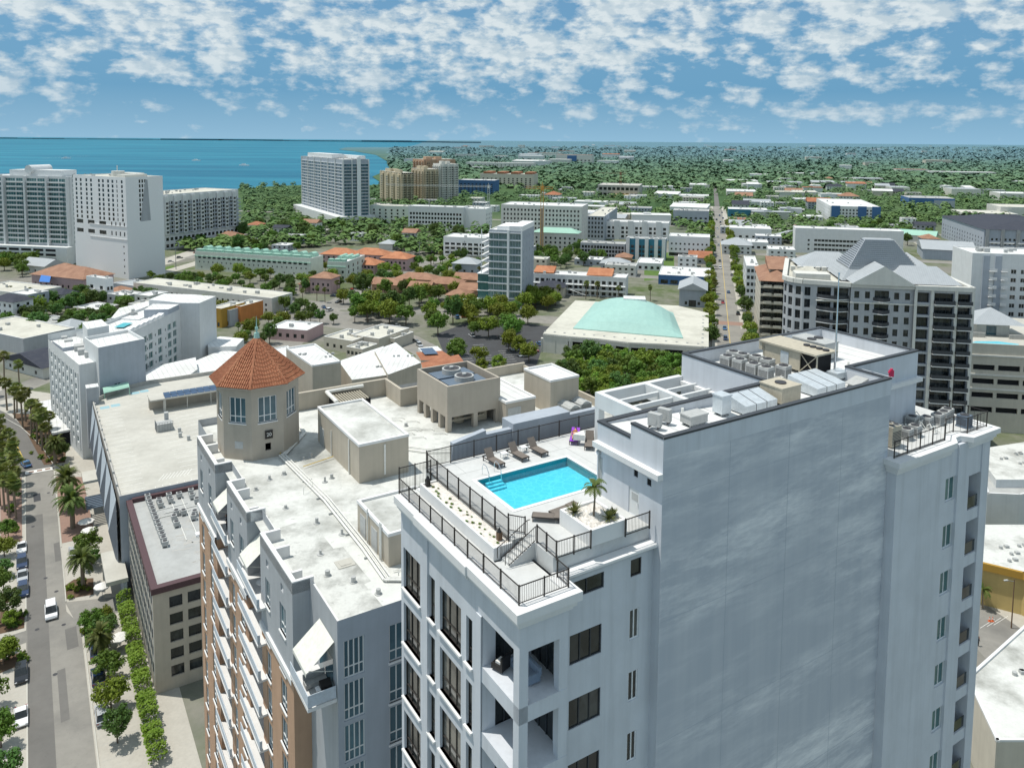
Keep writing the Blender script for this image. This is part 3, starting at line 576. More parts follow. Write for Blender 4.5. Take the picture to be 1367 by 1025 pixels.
def duct(label, u0, u1, v0, v1, z):
    t = thingU('air_duct', label, 'air duct', u0, v0, z, 'galvanised ducts along the front parapet'); o = (u0, v0, z)
    b = MB(o); b.prism([(u0, v0), (u1, v0), (u1, v1), (u0, v1)], z + .1, [z + .7, z + .7, z + 1.1, z + 1.1]); b.obj('casing', M['galv'], t)
    s = MB(o); d = (u1 - u0) / 3
    for k in (1, 2): s.box(u0 + d*k - .03, v0 - .004, z + .1, u0 + d*k + .03, v0 - .002, z + .7); s.poly([(u0+d*k-.04, v0, z+.704), (u0+d*k+.04, v0, z+.704), (u0+d*k+.04, v1, z+1.104), (u0+d*k-.04, v1, z+1.104)])
    s.obj('seam', M['grille'], t)
    [MB(o).box(u, v0 + .1, z, u + .1, v1 - .1, z + .1).obj('skid', M['steel'], t) for u in (u0 + .2, u1 - .3)]
duct('first galvanised duct on the front parapet, next to the pale blue box', 20.9, 24.2, 3.3, 5.0, z); duct('second galvanised duct on the front parapet, next to the flagpole', 28.6, 32.0, 3.2, 5.9, z)
def casing(name, label, cat, u, v, z, w, d, h, mat, fans=0, rz=0, skid=True):
    t = thingU(name, label, cat, u, v, z, None, rz); b = MB(); b.box(0, 0, .2, w, d, h); b.box(-.05, -.05, h - .08, w + .05, d + .05, h + .012); b.obj('cabinet', M[mat], t)
    g = MB(); [g.box(w * k + .08, -.006, .35, w * (k + .22), -.002, h - .2) for k in (.05, .38, .7)]; g.obj('access_panel', M[mat], t)
    for k in range(fans): f = MB(); x = w * (k + .5) / fans; f.cyl(x, d / 2, h + .013, h + .1, min(.42, w / fans * .42), 16, 0); f.obj('fan_grille', M['grille'], t)
    if skid: [MB().box(.1, y, 0, w - .1, y + .12, .2).obj('skid', M['steel'], t) for y in (.1, d - .25)]
    return t
casing('rooftop_unit', 'beige rooftop unit with one round fan between the two ducts', 'air conditioner', 24.7, 3.3, z, 2.1, 2.0, 1.35, 'acbeige', 1)
casing('control_box', 'pale blue box on legs at the end of the first duct', 'control box', 19.3, 4.0, z, .9, .9, 1.5, 'galv')
casing('rooftop_unit', 'low grey unit on the roof near the two slim condensers', 'air conditioner', 15.9, 3.6, z, 1.6, 1.0, .8, 'acgrey', 0)
casing('rooftop_unit', 'grey cabinet with two fans behind the tan rooftop unit', 'air conditioner', 37.4, 9.0, z, 1.9, 3.4, 1.6, 'acgrey', 2)
t = thingU('rooftop_unit', 'large tan rooftop unit with a row of fans and an open dark end', 'air conditioner', 32.5, 6.2, z); o = (32.5, 6.2, z)
b = MB(o); b.box(32.5, 7.9, z + .3, 34.7, 11.6, z + 1.9); b.box(32.3, 6.1, z + 1.9, 35.1, 11.9, z + 2.05); b.box(32.4, 11.6, z + 1.2, 34.8, 11.95, z + 1.9); b.obj('cabinet', M['acbeige'], t)
b = MB(o); b.box(32.7, 6.3, z + .4, 34.5, 7.88, z + 1.88); b.obj('condenser_coil', M['dark'], t)
b = MB(o); [b.bar((32.55, 6.3, z + .3), (32.55, 7.8, z + 1.8), .06, .06), b.bar((32.55, 7.8, z + .3), (32.55, 6.3, z + 1.8), .06, .06)]; b.obj('brace', M['acbeige'], t); [MB(o).box(u, v, z, u + .09, v + .09, z + 1.9).obj('leg', M['acbeige'], t) for u in (32.5, 34.8) for v in (6.15, 7.8, 11.4)]
for k in range(4): MB(o).cyl(34.2, 6.6 + .62 * k, z + 2.051, z + 2.18, .27, 14).obj('fan_grille', M['grille'], t)
MB(o).box(32.44, 8.9, z + .6, 32.499, 9.7, z + 1.6).obj('control_panel', M['galv'], t)
casing('rooftop_unit', 'small pale blue unit at the foot of the flagpole', 'air conditioner', 33.4, 4.9, z, 1.4, .9, .7, 'galv')
t = thingU('exhaust_hood', 'low grey exhaust hood near the end of the front parapet', 'exhaust hood', 34.0, 3.4, z - .003); b = MB(); b.prism([(-1, -.5), (.7, -.5), (.7, .6), (-1, .6)], .25, [.3, .7, .7, .3]); b.box(-.7, -.35, 0, .5, .45, .25); b.obj('hood', M['acgrey'], t)
fp = thingU('flagpole', 'tall bare white flagpole on the tower roof', 'flagpole', 33.9, 5.5, z); b = MB(); b.tube((0, 0, .1), (0, 0, 8.6), .09, .045, 10); b.obj('pole', M['chrome'], fp); MB().cyl(0, 0, 0, .12, .25, 12).obj('base', M['acgrey'], fp); b = MB(); b.cyl(0, 0, 8.6, 8.75, .09, 10); b.obj('finial', M['chrome'], fp)
b = MB(); b.box(-.15, -.12, 0, .15, .12, .5); b.cyl(0, 0, .5, .62, .11, 8); b.box(-.22, -.1, .25, -.15, .1, .4); o_ = b.obj('warning_light', M['red']); o_.location = W(35.0, 1.35, zt + .02); tag(o_, 'small bright red box on the corner of the dark coping', 'warning light')
pp = MB((0, 0, 0)); rr = random.Random(5)
for k in range(9): u, v = 27 + rr.random() * 4, 6.2 + rr.random() * 1.6; pp.path([(u, v, z), (u, v, z + .3), (u + .5, v, z + .3), (u + .5, v + .5, z + .2)], .03)
for u, v in ((17.5, 6.0), (22.5, 5.8), (36.5, 12.5), (38.2, 7.2), (40.5, 6.4)): pp.cyl(u, v, z, z + .4, .1, 8)
pp.obj('vent_pipe', M['pipe'], T)
lp = MB(); lp.box(36.0, 2.0, 70.7, 36.2, 4.69, 71.6, 0); lp.obj('low_parapet', [M['hero']], T)
zr = 65.604
k = 0
for (u, v) in [(44.7, 8.2), (45.5, 7.6), (46.4, 7.2), (44.9, 10.5), (48.9 - 1.2, 8.4), (47.6, 9.9)]: condenser('dark blue four-fan chiller against the penthouse on the plant terrace, %s of the row' % nth(k), u, v, zr, 1.0, 'dark blue chillers on the plant terrace', 0, 'big', 'acblue'); k += 1
condenser('tall beige unit with dark louvred side at the near end of the plant terrace', 37.4, 2.7, zr, 1.15, None, 0, 'big', 'acbeige')
k = 0
for (u, v) in [(39.8, 2.7), (41.1, 2.75), (44.0, 3.4), (45.5, 3.3), (46.6, 3.4), (47.6, 3.6), (38.6, 4.1), (39.9, 4.2), (43.0, 4.1)]: condenser('grey condenser on the plant terrace, %s in order from the blank wall' % nth(k), u, v, zr, .98, 'grey condensers on the plant terrace', R(6)); k += 1
condenser('round-topped dark cooling unit in the outer corner of the plant terrace', 46.9, 1.75, zr, 1.1, None, 0, 'cube', 'acblue')
pp = MB(); rr = random.Random(6)
for q in range(26):
    u, v = 37 + rr.random() * 9, 2.2 + rr.random() * 3.5; h_ = .2 + rr.random() * .5; pp.path([(u, v, zr), (u, v, zr + h_), (u + rr.uniform(-.8, .8), v, zr + h_), (u + .2, v + rr.uniform(-.8, .8), zr + .1)], .035)
pp.obj('pipework', M['pipe'], T)
# ================================================================== the stepped condominium with the tiled turret
T = thingU('condominium', 'stepped grey and peach condominium with stained white roof and octagonal turret', 'building', 0, 24, 0); o = (0, 24, 0)
wn = Wins(T, o, 100); wl = MB(o); RZ, PZ = 51.0, 52.0
SP = 43.0                                                     # peach below, grey above
west = [(-2.7, 76), (-2.7, 69.8), (-3.95, 69.8), (-3.8, 59.5), (-1.9, 59.5), (-1.9, 54.3), (-3.6, 54.3), (-3.45, 45.75), (-1.9, 45.75), (-1.9, 40.9), (-3.35, 40.9), (-3.15, 30.9), (-1.62, 30.9), (-1.62, 23.9)]
bays = {2: 'bay', 6: 'bay', 10: 'bay'}
for i, (a, b) in enumerate(zip(west, west[1:])):
    L = math.dist(a, b)
    if i in bays:
        up, lo = [], []
        for f in range(13):
            z = 45.85 - 3.58 * f
            for s, w in ((L * .16, 1.5), (L * .62, 1.75)): (up if z > SP else lo).append((s, s + w, z, z + 2.65))
        sq = [(L * .2, L * .2 + .75, 49.75, 50.45), (L * .66, L * .66 + .75, 49.75, 50.45)]
        facade(wl, a, b, SP, PZ, up + sq, .18, 0); facade(wl, a, b, 0, SP, lo, .18, 1); wn.add(a, b, up + lo, .18, 'blue2'); wn.add(a, b, sq, .18, 'pair')
        d = (Vector(b) - Vector(a)).normalized(); n_ = Vector((d.y, -d.x)) * .22
        pa = Vector(a) - d * .0; pb = Vector(b)
        wl.poly([(*(pa+n_), SP - .2), (*(pb+n_), SP - .2), (*(pb+n_), SP + .35), (*(pa+n_), SP + .35)], 2); wl.poly([(*(pa+n_), SP + .35), (*(pb+n_), SP + .35), (*pb, SP + .35), (*pa, SP + .35)], 2)
    elif i in (4, 8):
        op = [(.4, L - .4, z, z + 2.6) for z in (45.45, 41.87, 38.29, 34.7, 31.1, 27.5, 24, 20.4)]
        facade(wl, a, b, 49.2, PZ, [], .2, 0); facade(wl, a, b, 0, 49.2, op, .5, 1); wn.add(a, b, op, .5, 'balc')
    else: facade(wl, a, b, SP, PZ, [], .2, 0); facade(wl, a, b, 0, SP, [], .2, 1 if i not in (12,) else 0)
fr = [(.5, 2.25, z, z + 3.2) for z in (46.9, 43.3, 39.7, 36.1, 32.5, 28.9)] + [(4.4, 5.7, z, z + 3.2) for z in (46.9, 43.3, 39.7, 36.1, 32.5, 28.9)]
facade(wl, (-1.62, 23.9), (34, 23.9), 0, PZ, fr, .18, 3); wn.add((-1.62, 23.9), (34, 23.9), fr[:6], .18, 'blue4'); wn.add((-1.62, 23.9), (34, 23.9), fr[6:], .18, 'blue2')
wl.poly([(-2.7, 76, 0), (-2.7, 76, PZ), (49, 76, PZ), (49, 76, 0)], 0); wl.poly([(49, 52, 0), (49, 76, 0), (49, 76, PZ), (49, 52, PZ)], 0); wl.poly([(34, 23.9, 0), (49, 52, 0), (49, 52, PZ), (34, 23.9, PZ)], 0)
wl.obj('wall', [M['greyst'], M['peach'], M['trimw'], M['cool'], M['white']], T)
rf = MB(o); rf.poly([(u, v, RZ) for u, v in west[::-1][0:0]] + [(-1.62, 23.9, RZ), (34, 23.9, RZ), (49, 52, RZ), (49, 76, RZ), (-2.7, 76, RZ), (-2.7, 40.9, RZ), (-2.7, 30.9, RZ), (-1.62, 30.9, RZ)])
for i in (2, 6, 10):
    (a, b) = west[i], west[i + 1]; rf.poly([(a[0], a[1], RZ - .004), (b[0], b[1], RZ - .004), (-1.5, b[1], RZ - .004), (-1.5, a[1], RZ - .004)])
rf.obj('roof', M['dirtyroof'], T)
cp = MB(o)
for i in (2, 6, 10):
    a, b = Vector(west[i]), Vector(west[i + 1]); cp.prism([tuple(b), tuple(b + Vector((.4, 0))), tuple(a + Vector((.4, 0))), tuple(a)][::1], RZ, PZ + .12); x = 1.9
    cp.box(b.x + .4, b.y, RZ, b.x + x, b.y + .35, PZ + .1); cp.box(a.x + .4, a.y - .35, RZ, a.x + x, a.y, PZ + .1)
    m_ = (a + b) / 2; cp.box(m_.x + .4, m_.y + 1.2, RZ, m_.x + 1.7, m_.y + 1.5, PZ + .1); cp.box(m_.x + .7, m_.y - 3, RZ, m_.x + 1.6, m_.y - 2.7, PZ - .2)
cp.box(-1.6, 23.92, RZ, 34, 24.3, RZ + .5); cp.box(-1.6, 24.3, RZ, -1.2, 30.9, RZ + .5); cp.box(-1.88, 41, RZ, -1.5, 45.7, RZ + .4); cp.box(-1.88, 54.4, RZ, -1.5, 59.4, RZ + .4)
cp.obj('parapet', M['trimw'], T)
for i, (v0, v1) in enumerate(((53.3, 61.0), (39.3, 47.6))):
    for f in range(10):
        z = 45.4 - 3.58 * f; bl = MB(o); bl.box(-4.15, v0, z - .2, -1.9, v1, z); b_ = bl.obj('balcony', M['trimw'], T)
        rl = MB(o); rl.box(-4.13, v0, z + .14, -4.1, v1, z + .95); rl.box(-4.15, v0, z + .97, -4.08, v1, z + 1.02); rl.box(-4.15, v0, z + .12, -3.9, v0 + .05, z + 1.0); rl.obj('railing', M['panel'], b_)
bl = MB(o); bl.box(-4.0, 24.1, 45.1, -1.63, 28.9, 45.4); b_ = bl.obj('balcony', M['trimw'], T); rl = MB(o); rl.box(-4.0, 24.1, 45.5, -3.95, 28.9, 46.5); rl.box(-3.95, 24.1, 45.5, -1.7, 24.15, 46.5); rl.obj('railing', M['panel'], b_)
dr = [(3.2, 6.4, 45.45, 48.0)]; 
for k, (u, v, s) in enumerate(((-1.66, 24.6, 3.6), (-1.95, 45.6, -3.0), (-1.95, 58.9, -3.0))):
    a = MB(o); v1 = v + s; a.poly([(u, v, 49.9), (u, v1, 49.9), (u - 2.3, v1, 48.0), (u - 2.3, v, 48.0)]); a.poly([(u - 2.3, v, 48.0), (u - 2.3, v1, 48.0), (u - 2.3, v1, 47.7), (u - 2.3, v, 47.7)]); a.bar((u, v + s*.1, 47.2), (u - 2.3, v + s*.1, 48.0), .05, .05); a.bar((u, v1 - s*.1, 47.2), (u - 2.3, v1 - s*.1, 48.0), .05, .05)
    a.obj('awning', M['awning'], T)
MB(o).box(-1.64, 25.0, 45.5, -1.63, 28.4, 48.2).obj('balcony_door', M['glassb'], T)
# condominium: plant rooms, walls and service blocks (fixed to the roof)
def room(name, u0, v0, u1, v1, h, mat='beige', top='whiteroof', lip=.3):
    b = MB(o); b.box(u0, v0, RZ - .01, u1, v1, RZ + h - .3, 0)
    b.box(u0 + .2, v0 + .2, RZ + h - .3, u1 - .2, v1 - .2, RZ + h - .24, 1)
    for a in ((u0 - .06, v0 - .06, u1 + .06, v0 + .25), (u0 - .06, v1 - .25, u1 + .06, v1 + .06), (u0 - .06, v0 + .25, u0 + .25, v1 - .25), (u1 - .25, v0 + .25, u1 + .06, v1 - .25)): b.box(a[0], a[1], RZ + h - .301, a[2], a[3], RZ + h, 2)
    return b.obj(name, [M[mat], M[top], M['trimw']], T)
pr = room('plant_room', 9.6, 48.4, 15.7, 63.0, 4.6, 'beige', 'dirtyroof')
d = MB(o); d.box(9.55, 60.6, RZ, 9.599, 62.2, RZ + 2.3); d.obj('door', M['acgrey'], pr); MB(o).path([(9.5, 57.6, RZ), (9.5, 57.6, RZ + 3.2)], .06).obj('downpipe', M['pipe'], pr); MB(o).path([(9.5, 51.4, RZ), (9.5, 51.4, RZ + 4.2)], .08).obj('downpipe', M['pipe'], pr); MB(o).box(12.6, 48.3, RZ + .4, 12.8, 48.39, RZ + 4).obj('downpipe', M['pipe'], pr)
pr = room('plant_room', 5.6, 30.6, 12, 38.4, 3.2, 'beige', 'dirtyroof'); d = MB(o); [d.box(5.55, v, RZ, 5.599, v + 1.4, RZ + 2.2) for v in (36.2, 33.3)]; d.obj('door', M['acgrey'], pr); [MB(o).path([(5.45, v, RZ), (5.45, v, RZ + 3.6)], .07).obj('downpipe', M['pipe'], pr) for v in (35.4, 32.3, 32.0)]
room('stair_head', 41.0, 55.6, 46.0, 62.5, 5.0, 'beige'); room('plant_room', 33.2, 55.0, 38.0, 64.5, 3.4, 'beiged')
d = MB(o); d.box(33.5, 54.96, RZ, 35.6, 54.999, RZ + 2.4); d.obj('door', M['acgrey'], T)
ct = MB(o)
for a in ((25.2, 56.9, 33.4, 57.2), (25.2, 66.0, 33.4, 66.3), (25.2, 57.2, 25.5, 66.0), (33.1, 57.2, 33.4, 66.0)): ct.box(a[0], a[1], RZ + 2.0, a[2], a[3], RZ + 6.3, 0)
for u, v in ((25.2, 56.9), (29.2, 56.9), (32.7, 56.9), (25.2, 61.3), (25.2, 65.6), (25.2, 59), (25.2, 63.5)): ct.box(u, v, RZ, u + .65, v + .65, RZ + 2.0, 0)
ct.box(25.5, 57.2, RZ + 3.0, 33.1, 66, RZ + 3.2, 1); en = ct.obj('cooling_enclosure', [M['beiged'], M['grille']], T)
for v in (59.8, 63.6): t_ = MB(o); t_.box(26.4, v - 1.6, RZ + 3.2, 32.2, v + 1.6, RZ + 5.8, 0); t_.cyl(29.3, v, RZ + 5.801, RZ + 6.5, 1.35, 24, 1); t_.cyl(29.3, v, RZ + 6.51, RZ + 6.53, 1.1, 20, 2); t_.cyl(29.3, v, RZ + 6.54, RZ + 6.75, .3, 10, 1); t_.obj('cooling_tower', [M['acblue'], M['acgrey'], M['grille']], en)
pp = MB(o); pp.cyl(28.3, 59.5, RZ + .2, RZ + 1.6, .7, 14); pp.box(30.5, 58.5, RZ + .1, 32.2, 60.5, RZ + 1.5); pp.path([(26.5, 58.2, RZ + 1), (31.5, 58.2, RZ + 1), (31.5, 60, RZ + 1.4)], .16); pp.obj('pump', [M['acbeige']], en)
wl = MB(o)
for a in ((10.2, 75.2, 24.0, 75.7, 2.6), (4, 75.2, 10.2, 75.7, 2.1), (24, 69.5, 24.4, 75.7, 2.6), (24.4, 69.5, 30, 69.9, 2.6), (30, 69.5, 30.4, 75.5, 2.2), (40.5, 74.6, 49, 75.0, 1.6), (48.6, 52, 49, 74.6, 1.2)): MB(o).box(a[0], a[1], RZ, a[2], a[3], RZ + a[4]).obj('screen_wall', M['beige'], T)
# shaded parapet pieces just behind the pool fence
wl = MB(o)
wl.prism([(5.8, 18.4), (8.7, 18.4), (8.7, 18.9), (5.8, 18.9)], 45, [66.8, 67.3, 67.3, 66.8]); wl.box(8.7, 18.4, 45, 11.1, 18.9, 66.95); wl.box(11.1, 18.2, 45, 16.7, 19.9, 67.4); wl.box(16.7, 18.4, 45, 20.5, 18.9, 67.05); wl.poly([(5.8, 18.4, 60), (5.2, 18.4, 60), (5.8, 18.4, 66.8)])
wl.obj('parapet_wall', [M['cool']], T)
# roof pipes and vents
pp = MB(o); pipe = lambda ps, r: MB(o).path(ps, r).obj('roof_pipe', M['pipe'], T)
main = [(3.9, 60.4, RZ + .25), (4.7, 46, RZ + .25), (4.6, 34.6, RZ + .25), (4.3, 28.6, RZ + .25), (6.2, 27.4, RZ + .25)]
for k, q in enumerate((0, .22, .44, .6)): pipe([(u + q, v, z + (.1 if k % 2 else 0)) for u, v, z in main], .07 if k else .12)
for k in range(3): pipe([(4.2 + k * .25, 60.3, RZ + .3), (8.5 + k * .2, 66, RZ + .3), (9.5, 73 + k * .3, RZ + .3)], .1)
[MB(o).box(4.2, v, RZ, 5.3, v + .12, RZ + .2).obj('pipe_support', M['acgrey'], T) for v in (58, 52, 47, 43, 38, 33)]
pipe([(4.7, 50, RZ), (4.7, 50, RZ + .8), (3.4, 49, RZ + .8), (3.4, 49, RZ)], .03); pipe([(5.6, 29.6, RZ + .2), (8, 29.2, RZ + .2), (8, 28.4, RZ + .2), (5.9, 28.2, RZ + .2)], .06); pipe([(6.5, 29.6, RZ), (6.5, 29.6, RZ + .9), (9, 29.4, RZ + .9)], .05)
for q in range(8): u, v = 5.6 + random.random() * 3, 27.5 + random.random() * 2.6; pipe([(u, v, RZ), (u, v, RZ + .5), (u + .6, v + .1, RZ + .5), (u + .6, v + .1, RZ)], .04)
pipe([(16.5, 56, RZ + .2), (20, 52, RZ + .2), (24, 50, RZ + .2), (24, 40, RZ + .2)], .1); pipe([(17, 57, RZ + .2), (20.4, 53, RZ + .2), (24.4, 51, RZ + .2)], .07)
for q in range(16): u, v = 16.5 + random.random() * 7, 57 + random.random() * 9; pipe([(u, v, RZ + .15), (u + 1.4, v - .5, RZ + .15), (u + 1.5, v - 1.2, RZ + .15)], .05)
pm = roofmat('worn roof membrane', (.60, .61, .58), (.30, .305, .285), 1.25, .3)
for k, q in enumerate(([(-1.1, 24.4), (2.9, 24.4), (2.7, 29.2), (3.4, 29.4), (3.3, 36.2), (2.4, 36.4), (2.2, 43.4), (-1.1, 43.0), (-.9, 37.2), (-2.0, 37.0), (-2.0, 31.2), (-1.1, 30.8)], [(11.6, 25.0), (18, 25.0), (17.6, 31), (12.2, 30.4)])): mb = MB(o); mb.poly([(u, v, RZ + .004) for u, v in q]); mb.obj('roof_patch', pm, T)
yp = MB(o); yp.path([(5.4, 55.6, RZ + .3), (9.4, 56.6, RZ + .3)], .05); yp.path([(4.0, 60.6, RZ + .35), (7.6, 65.5, RZ + .35)], .05); yp.obj('gas_pipe', M['painty'], T)
vt = MB(o); rr = random.Random(9)
for u, v in [(1.2, 54.7), (3.0, 55.2), (-.8, 52.8), (6.4, 50.8), (7.4, 51.4), (.8, 46.8), (2.6, 42), (4.0, 38.5), (1.0, 36.0), (.4, 32.2), (2.0, 30), (3.2, 27.2), (6.2, 58.2), (7.2, 58.5), (18, 70), (20, 66), (21.5, 62), (14, 70.5), (18.2, 48.5), (20, 46), (24, 46), (12.8, 27), (22.5, 36), (31, 52), (36, 53), (39, 58), (40, 64), (44, 66)]:
    vt.cyl(u, v, RZ, RZ + .35 + rr.random() * .3, .1 + rr.random() * .14, 10); vt.cyl(u, v, RZ, RZ + .06, .34, 10)
vt.obj('roof_vent', M['acgrey'], T)
pd_ = MB(o); pd_.box(1.6, 32.6, RZ + .003, 3.2, 34.0, RZ + .06); pd_.box(1.9, 32.9, RZ + .06, 2.9, 33.7, RZ + .1); pd_.obj('drain_pad', M['concrete'], T)
gr = MB(o); gr.box(15.0, 71, RZ, 20.0, 74.5, RZ + 1.6, 0)
for k in range(12): gr.bar((15.2 + .4 * k, 70.9, RZ + 1.7), (15.2 + .4 * k, 74.6, RZ + 1.7), .16, .16, 1)
gr.path([(14.8, 70.6, RZ + 2), (14.8, 75, RZ + 2.2), (20.4, 75, RZ + 2.2)], .28, 8, 2); gr.obj('exhaust_plant', [M['dark'], M['acbeige'], M['pipe']], T)
for (u0, v0) in ((42.2, 52.6), (44.6, 53.2)): du = MB(o); du.prism([(u0, v0), (u0 + 2.0, v0), (u0 + 2.0, v0 + 5.5), (u0, v0 + 5.5)], RZ + .4, RZ + 1.5); du.tube((u0 + 1, v0 + 5.5, RZ + .95), (u0 + 1, v0, RZ + .95), .9, None, 14); du.obj('roof_duct', M['acgrey'], T)
du = MB(o)
for k in range(5): du.path([(38.6 + .5 * k, 49, RZ + .1), (38.8 + .5 * k, 49.8, RZ + 1.2), (39.4 + .5 * k, 51, RZ + 1.2), (39.6 + .5 * k, 51.6, RZ + .1)], .12, 8)
du.obj('vent_pipe', M['pipe'], T)
# octagonal turret
cx, cy, Rr = 2.7, 65.5, 5.0
def octo(r, k=8): return [(cx + r * math.cos(R(22.5 + 45 * i)), cy + r * math.sin(R(22.5 + 45 * i))) for i in range(k)]
tu = MB(o); pts = octo(Rr); EZ = 60.2; wt = Wins(T, o, 100); wl_ = []
for i in range(8):
    a, b = pts[i], pts[(i + 1) % 8]; L = math.dist(a, b); op = [(L/2 - 1.12, L/2 + 1.12, 55.55, 58.75)]
    facade(tu, a, b, RZ - .5, EZ, op + ([(L/2 - .35, L/2 + .35, 52.0, 52.9)] if i == 5 else []), .22); wt.add(a, b, op, .22, 'tower')
vn = MB(o)
tu_o = tu.obj('turret', [M['beiged']], T)
for p, an, w, h, st in wt.l: link('window', winmesh(w, h, st), tu_o, None, p, an)
a, b = Vector(pts[4]), Vector(pts[5]); d = (b - a).normalized(); n_ = Vector((d.y, -d.x)); q = a + d * 2.0
vn = MB(o); vn.poly([(*(q + n_*.02 + d*s), z) for s, z in ((-.5, 52.4), (.6, 52.4), (.6, 53.3), (-.5, 53.3))]); vn.obj('louvre', M['acgrey'], tu_o)
ro = MB(o); ep = octo(5.75); AZ = 65.1
for i in range(8):
    a, b = Vector((*ep[i], EZ - .1)), Vector((*ep[(i + 1) % 8], EZ - .1)); ap = Vector((cx, cy, AZ)); mid = (a + b) / 2
    ro.poly([a, b, ap], 0); ro.poly([(*pts[(i+1)%8], EZ - .25), (*pts[i], EZ - .25), a - Vector((0,0,.12)), b - Vector((0,0,.12))][::-1], 1); ro.poly([a - Vector((0,0,.12)), b - Vector((0,0,.12)), b, a], 1)
    nn = 15; up = (ap - mid); n3 = (b - a).cross(ap - a).normalized()
    for k in range(nn):
        s = (k + .5) / nn; base = a + (b - a) * s; frac = 1 - abs(2 * s - 1); top = base + up * max(.02, frac) * .985
        L = (top - base).length; m_ = max(1, int(L / .55))
        for j in range(m_):
            p0 = base + (top - base) * (j / m_); p1 = base + (top - base) * ((j + 1) / m_); ro.tube(p0 + n3 * .03, p1 + n3 * .0, .135, .11, 5, 0, False)
    ro.tube(a + n3 * .03, ap, .17, .15, 6, 0)
ro.obj('tile_roof', [M['terra'], M['beiged']], tu_o)
fi = MB(o); fi.tube((cx, cy, AZ - .3), (cx, cy, AZ + .5), .4, .3, 10); fi.tube((cx, cy, AZ + .5), (cx, cy, AZ + 2.6), .12, .02, 8); fi.tube((cx, cy, AZ + .9), (cx, cy, AZ + 1.2), .2, .2, 8); fi.obj('finial', M['mintroof'], tu_o)
wn.done()
# things on the condominium
ck = thingU('clock', 'square black framed sign with white figures on the turret wall', 'sign', 2.7, 60.9, 53); ck.location = W(*(Vector(pts[5]) + (Vector(pts[6]) - Vector(pts[5])) * .52), 54.0); ck.rotation_euler = (0, 0, ROTZ)
MB().box(-.45, -.2, -.5, .45, -.02, .5).obj('frame', M['black'], ck)
cu = bpy.data.curves.new('figures', 'FONT'); cu.body = '20'; cu.size = .62; cu.align_x = 'CENTER'; cu.align_y = 'CENTER'; cu.extrude = .004; fo = bpy.data.objects.new('figures_source', cu); COL.objects.link(fo)
bpy.context.view_layer.update(); fm = bpy.data.meshes.new_from_object(fo.evaluated_get(bpy.context.evaluated_depsgraph_get())); fm.name = 'figures'; fm.materials.clear(); fm.materials.append(M['paintw']); bpy.data.objects.remove(fo); fo = link('figures', fm, ck); fo.location = (0, -.205, 0); fo.rotation_euler = (R(90), 0, 0)
stj = {'pelvis': ((0, 0, .95), .12), 'belly': ((0, .0, 1.12), .115), 'chest': ((0, .01, 1.36), .13), 'neck': ((0, .0, 1.55), .05), 'head': ((0, -.02, 1.64), .085), 'crown': ((0, -.02, 1.74), .08)}
for s, x in (('L', -1), ('R', 1)): stj.update({'sho'+s: ((.19*x, 0, 1.44), .055), 'elb'+s: ((.26*x, -.02, 1.16), .042), 'wri'+s: ((.24*x, -.12, .93), .03), 'hip'+s: ((.1*x, 0, .88), .09), 'kne'+s: ((.11*x, -.02, .5), .06), 'ank'+s: ((.11*x, .02, .09), .04), 'toe'+s: ((.13*x, -.13, .04), .03)})
def clothed(label, loc, rz):
    p = person(label, loc, rz, stj, 'cloth', 'cloth'); hd_ = MB(); hd_.tube((0, -.02, 1.66), (0, -.01, 1.83), .105, .07, 12); hd_.obj('hair', M['hair'], p); f = MB(); f.tube((0, -.1, 1.6), (0, -.125, 1.76), .07, .06, 8); f.box(-.012, -.15, 1.66, .012, -.12, 1.7); f.obj('face', M['skin'], p, None, True); return p
clothed('person in dark clothes standing on the top balcony between the two far bays', W(-3.2, 56.6, 45.4), ROTZ + R(-90))
def balcony_set(label, u, v, z):
    t = thingU('balcony_table', label, 'table', u, v, z); MB().cyl(0, 0, .7, .75, .5, 16).obj('table_top', M['white'], t); MB().cyl(0, 0, 0, .7, .05, 8).obj('leg', M['white'], t)
    c = thingU('patio_chair', label.replace('table', 'chair') + ', facing it', 'chair', u + .2, v - 1.1, z); MB().box(-.28, -.28, .38, .28, .28, .45).obj('seat', M['white'], c); MB().box(-.28, -.32, .45, .28, -.26, .95).obj('backrest', M['white'], c)
    for x in (-.25, .25):
        for y in (-.25, .25): MB().box(x - .02, y - .02, 0, x + .02, y + .02, .38).obj('leg', M['white'], c)
balcony_set('round white table on the top balcony beside the standing person', -2.9, 55.3, 45.4); balcony_set('round white table on the middle top balcony under the awning', -2.9, 42.6, 45.4)
gl = thingU('barbecue_grill', 'black grill with white side shelves on the near corner balcony', 'grill', -2.3, 24.9, 45.4); MB().box(-.45, -.3, .75, .45, .3, .95).obj('firebox', M['black'], gl); MB().prism([(-.45, -.3), (.45, -.3), (.45, .3), (-.45, .3)], .95, [1.0, 1.0, 1.25, 1.25]).obj('lid', M['black'], gl); MB().box(-.8, -.3, .8, -.451, .3, .84).obj('side_shelf', M['white'], gl); MB().box(-.4, -.25, 0, .4, .25, .75).obj('cabinet', M['white'], gl)
so = thingU('patio_sofa', 'grey cushioned sofa on the near corner balcony under the awning', 'sofa', -2.6, 26.6, 45.4); MB().box(-.9, -.4, .1, .9, .4, .45).obj('seat', M['acgrey'], so); MB().box(-.9, .3, .45, .9, .5, .85).obj('backrest', M['acgrey'], so)
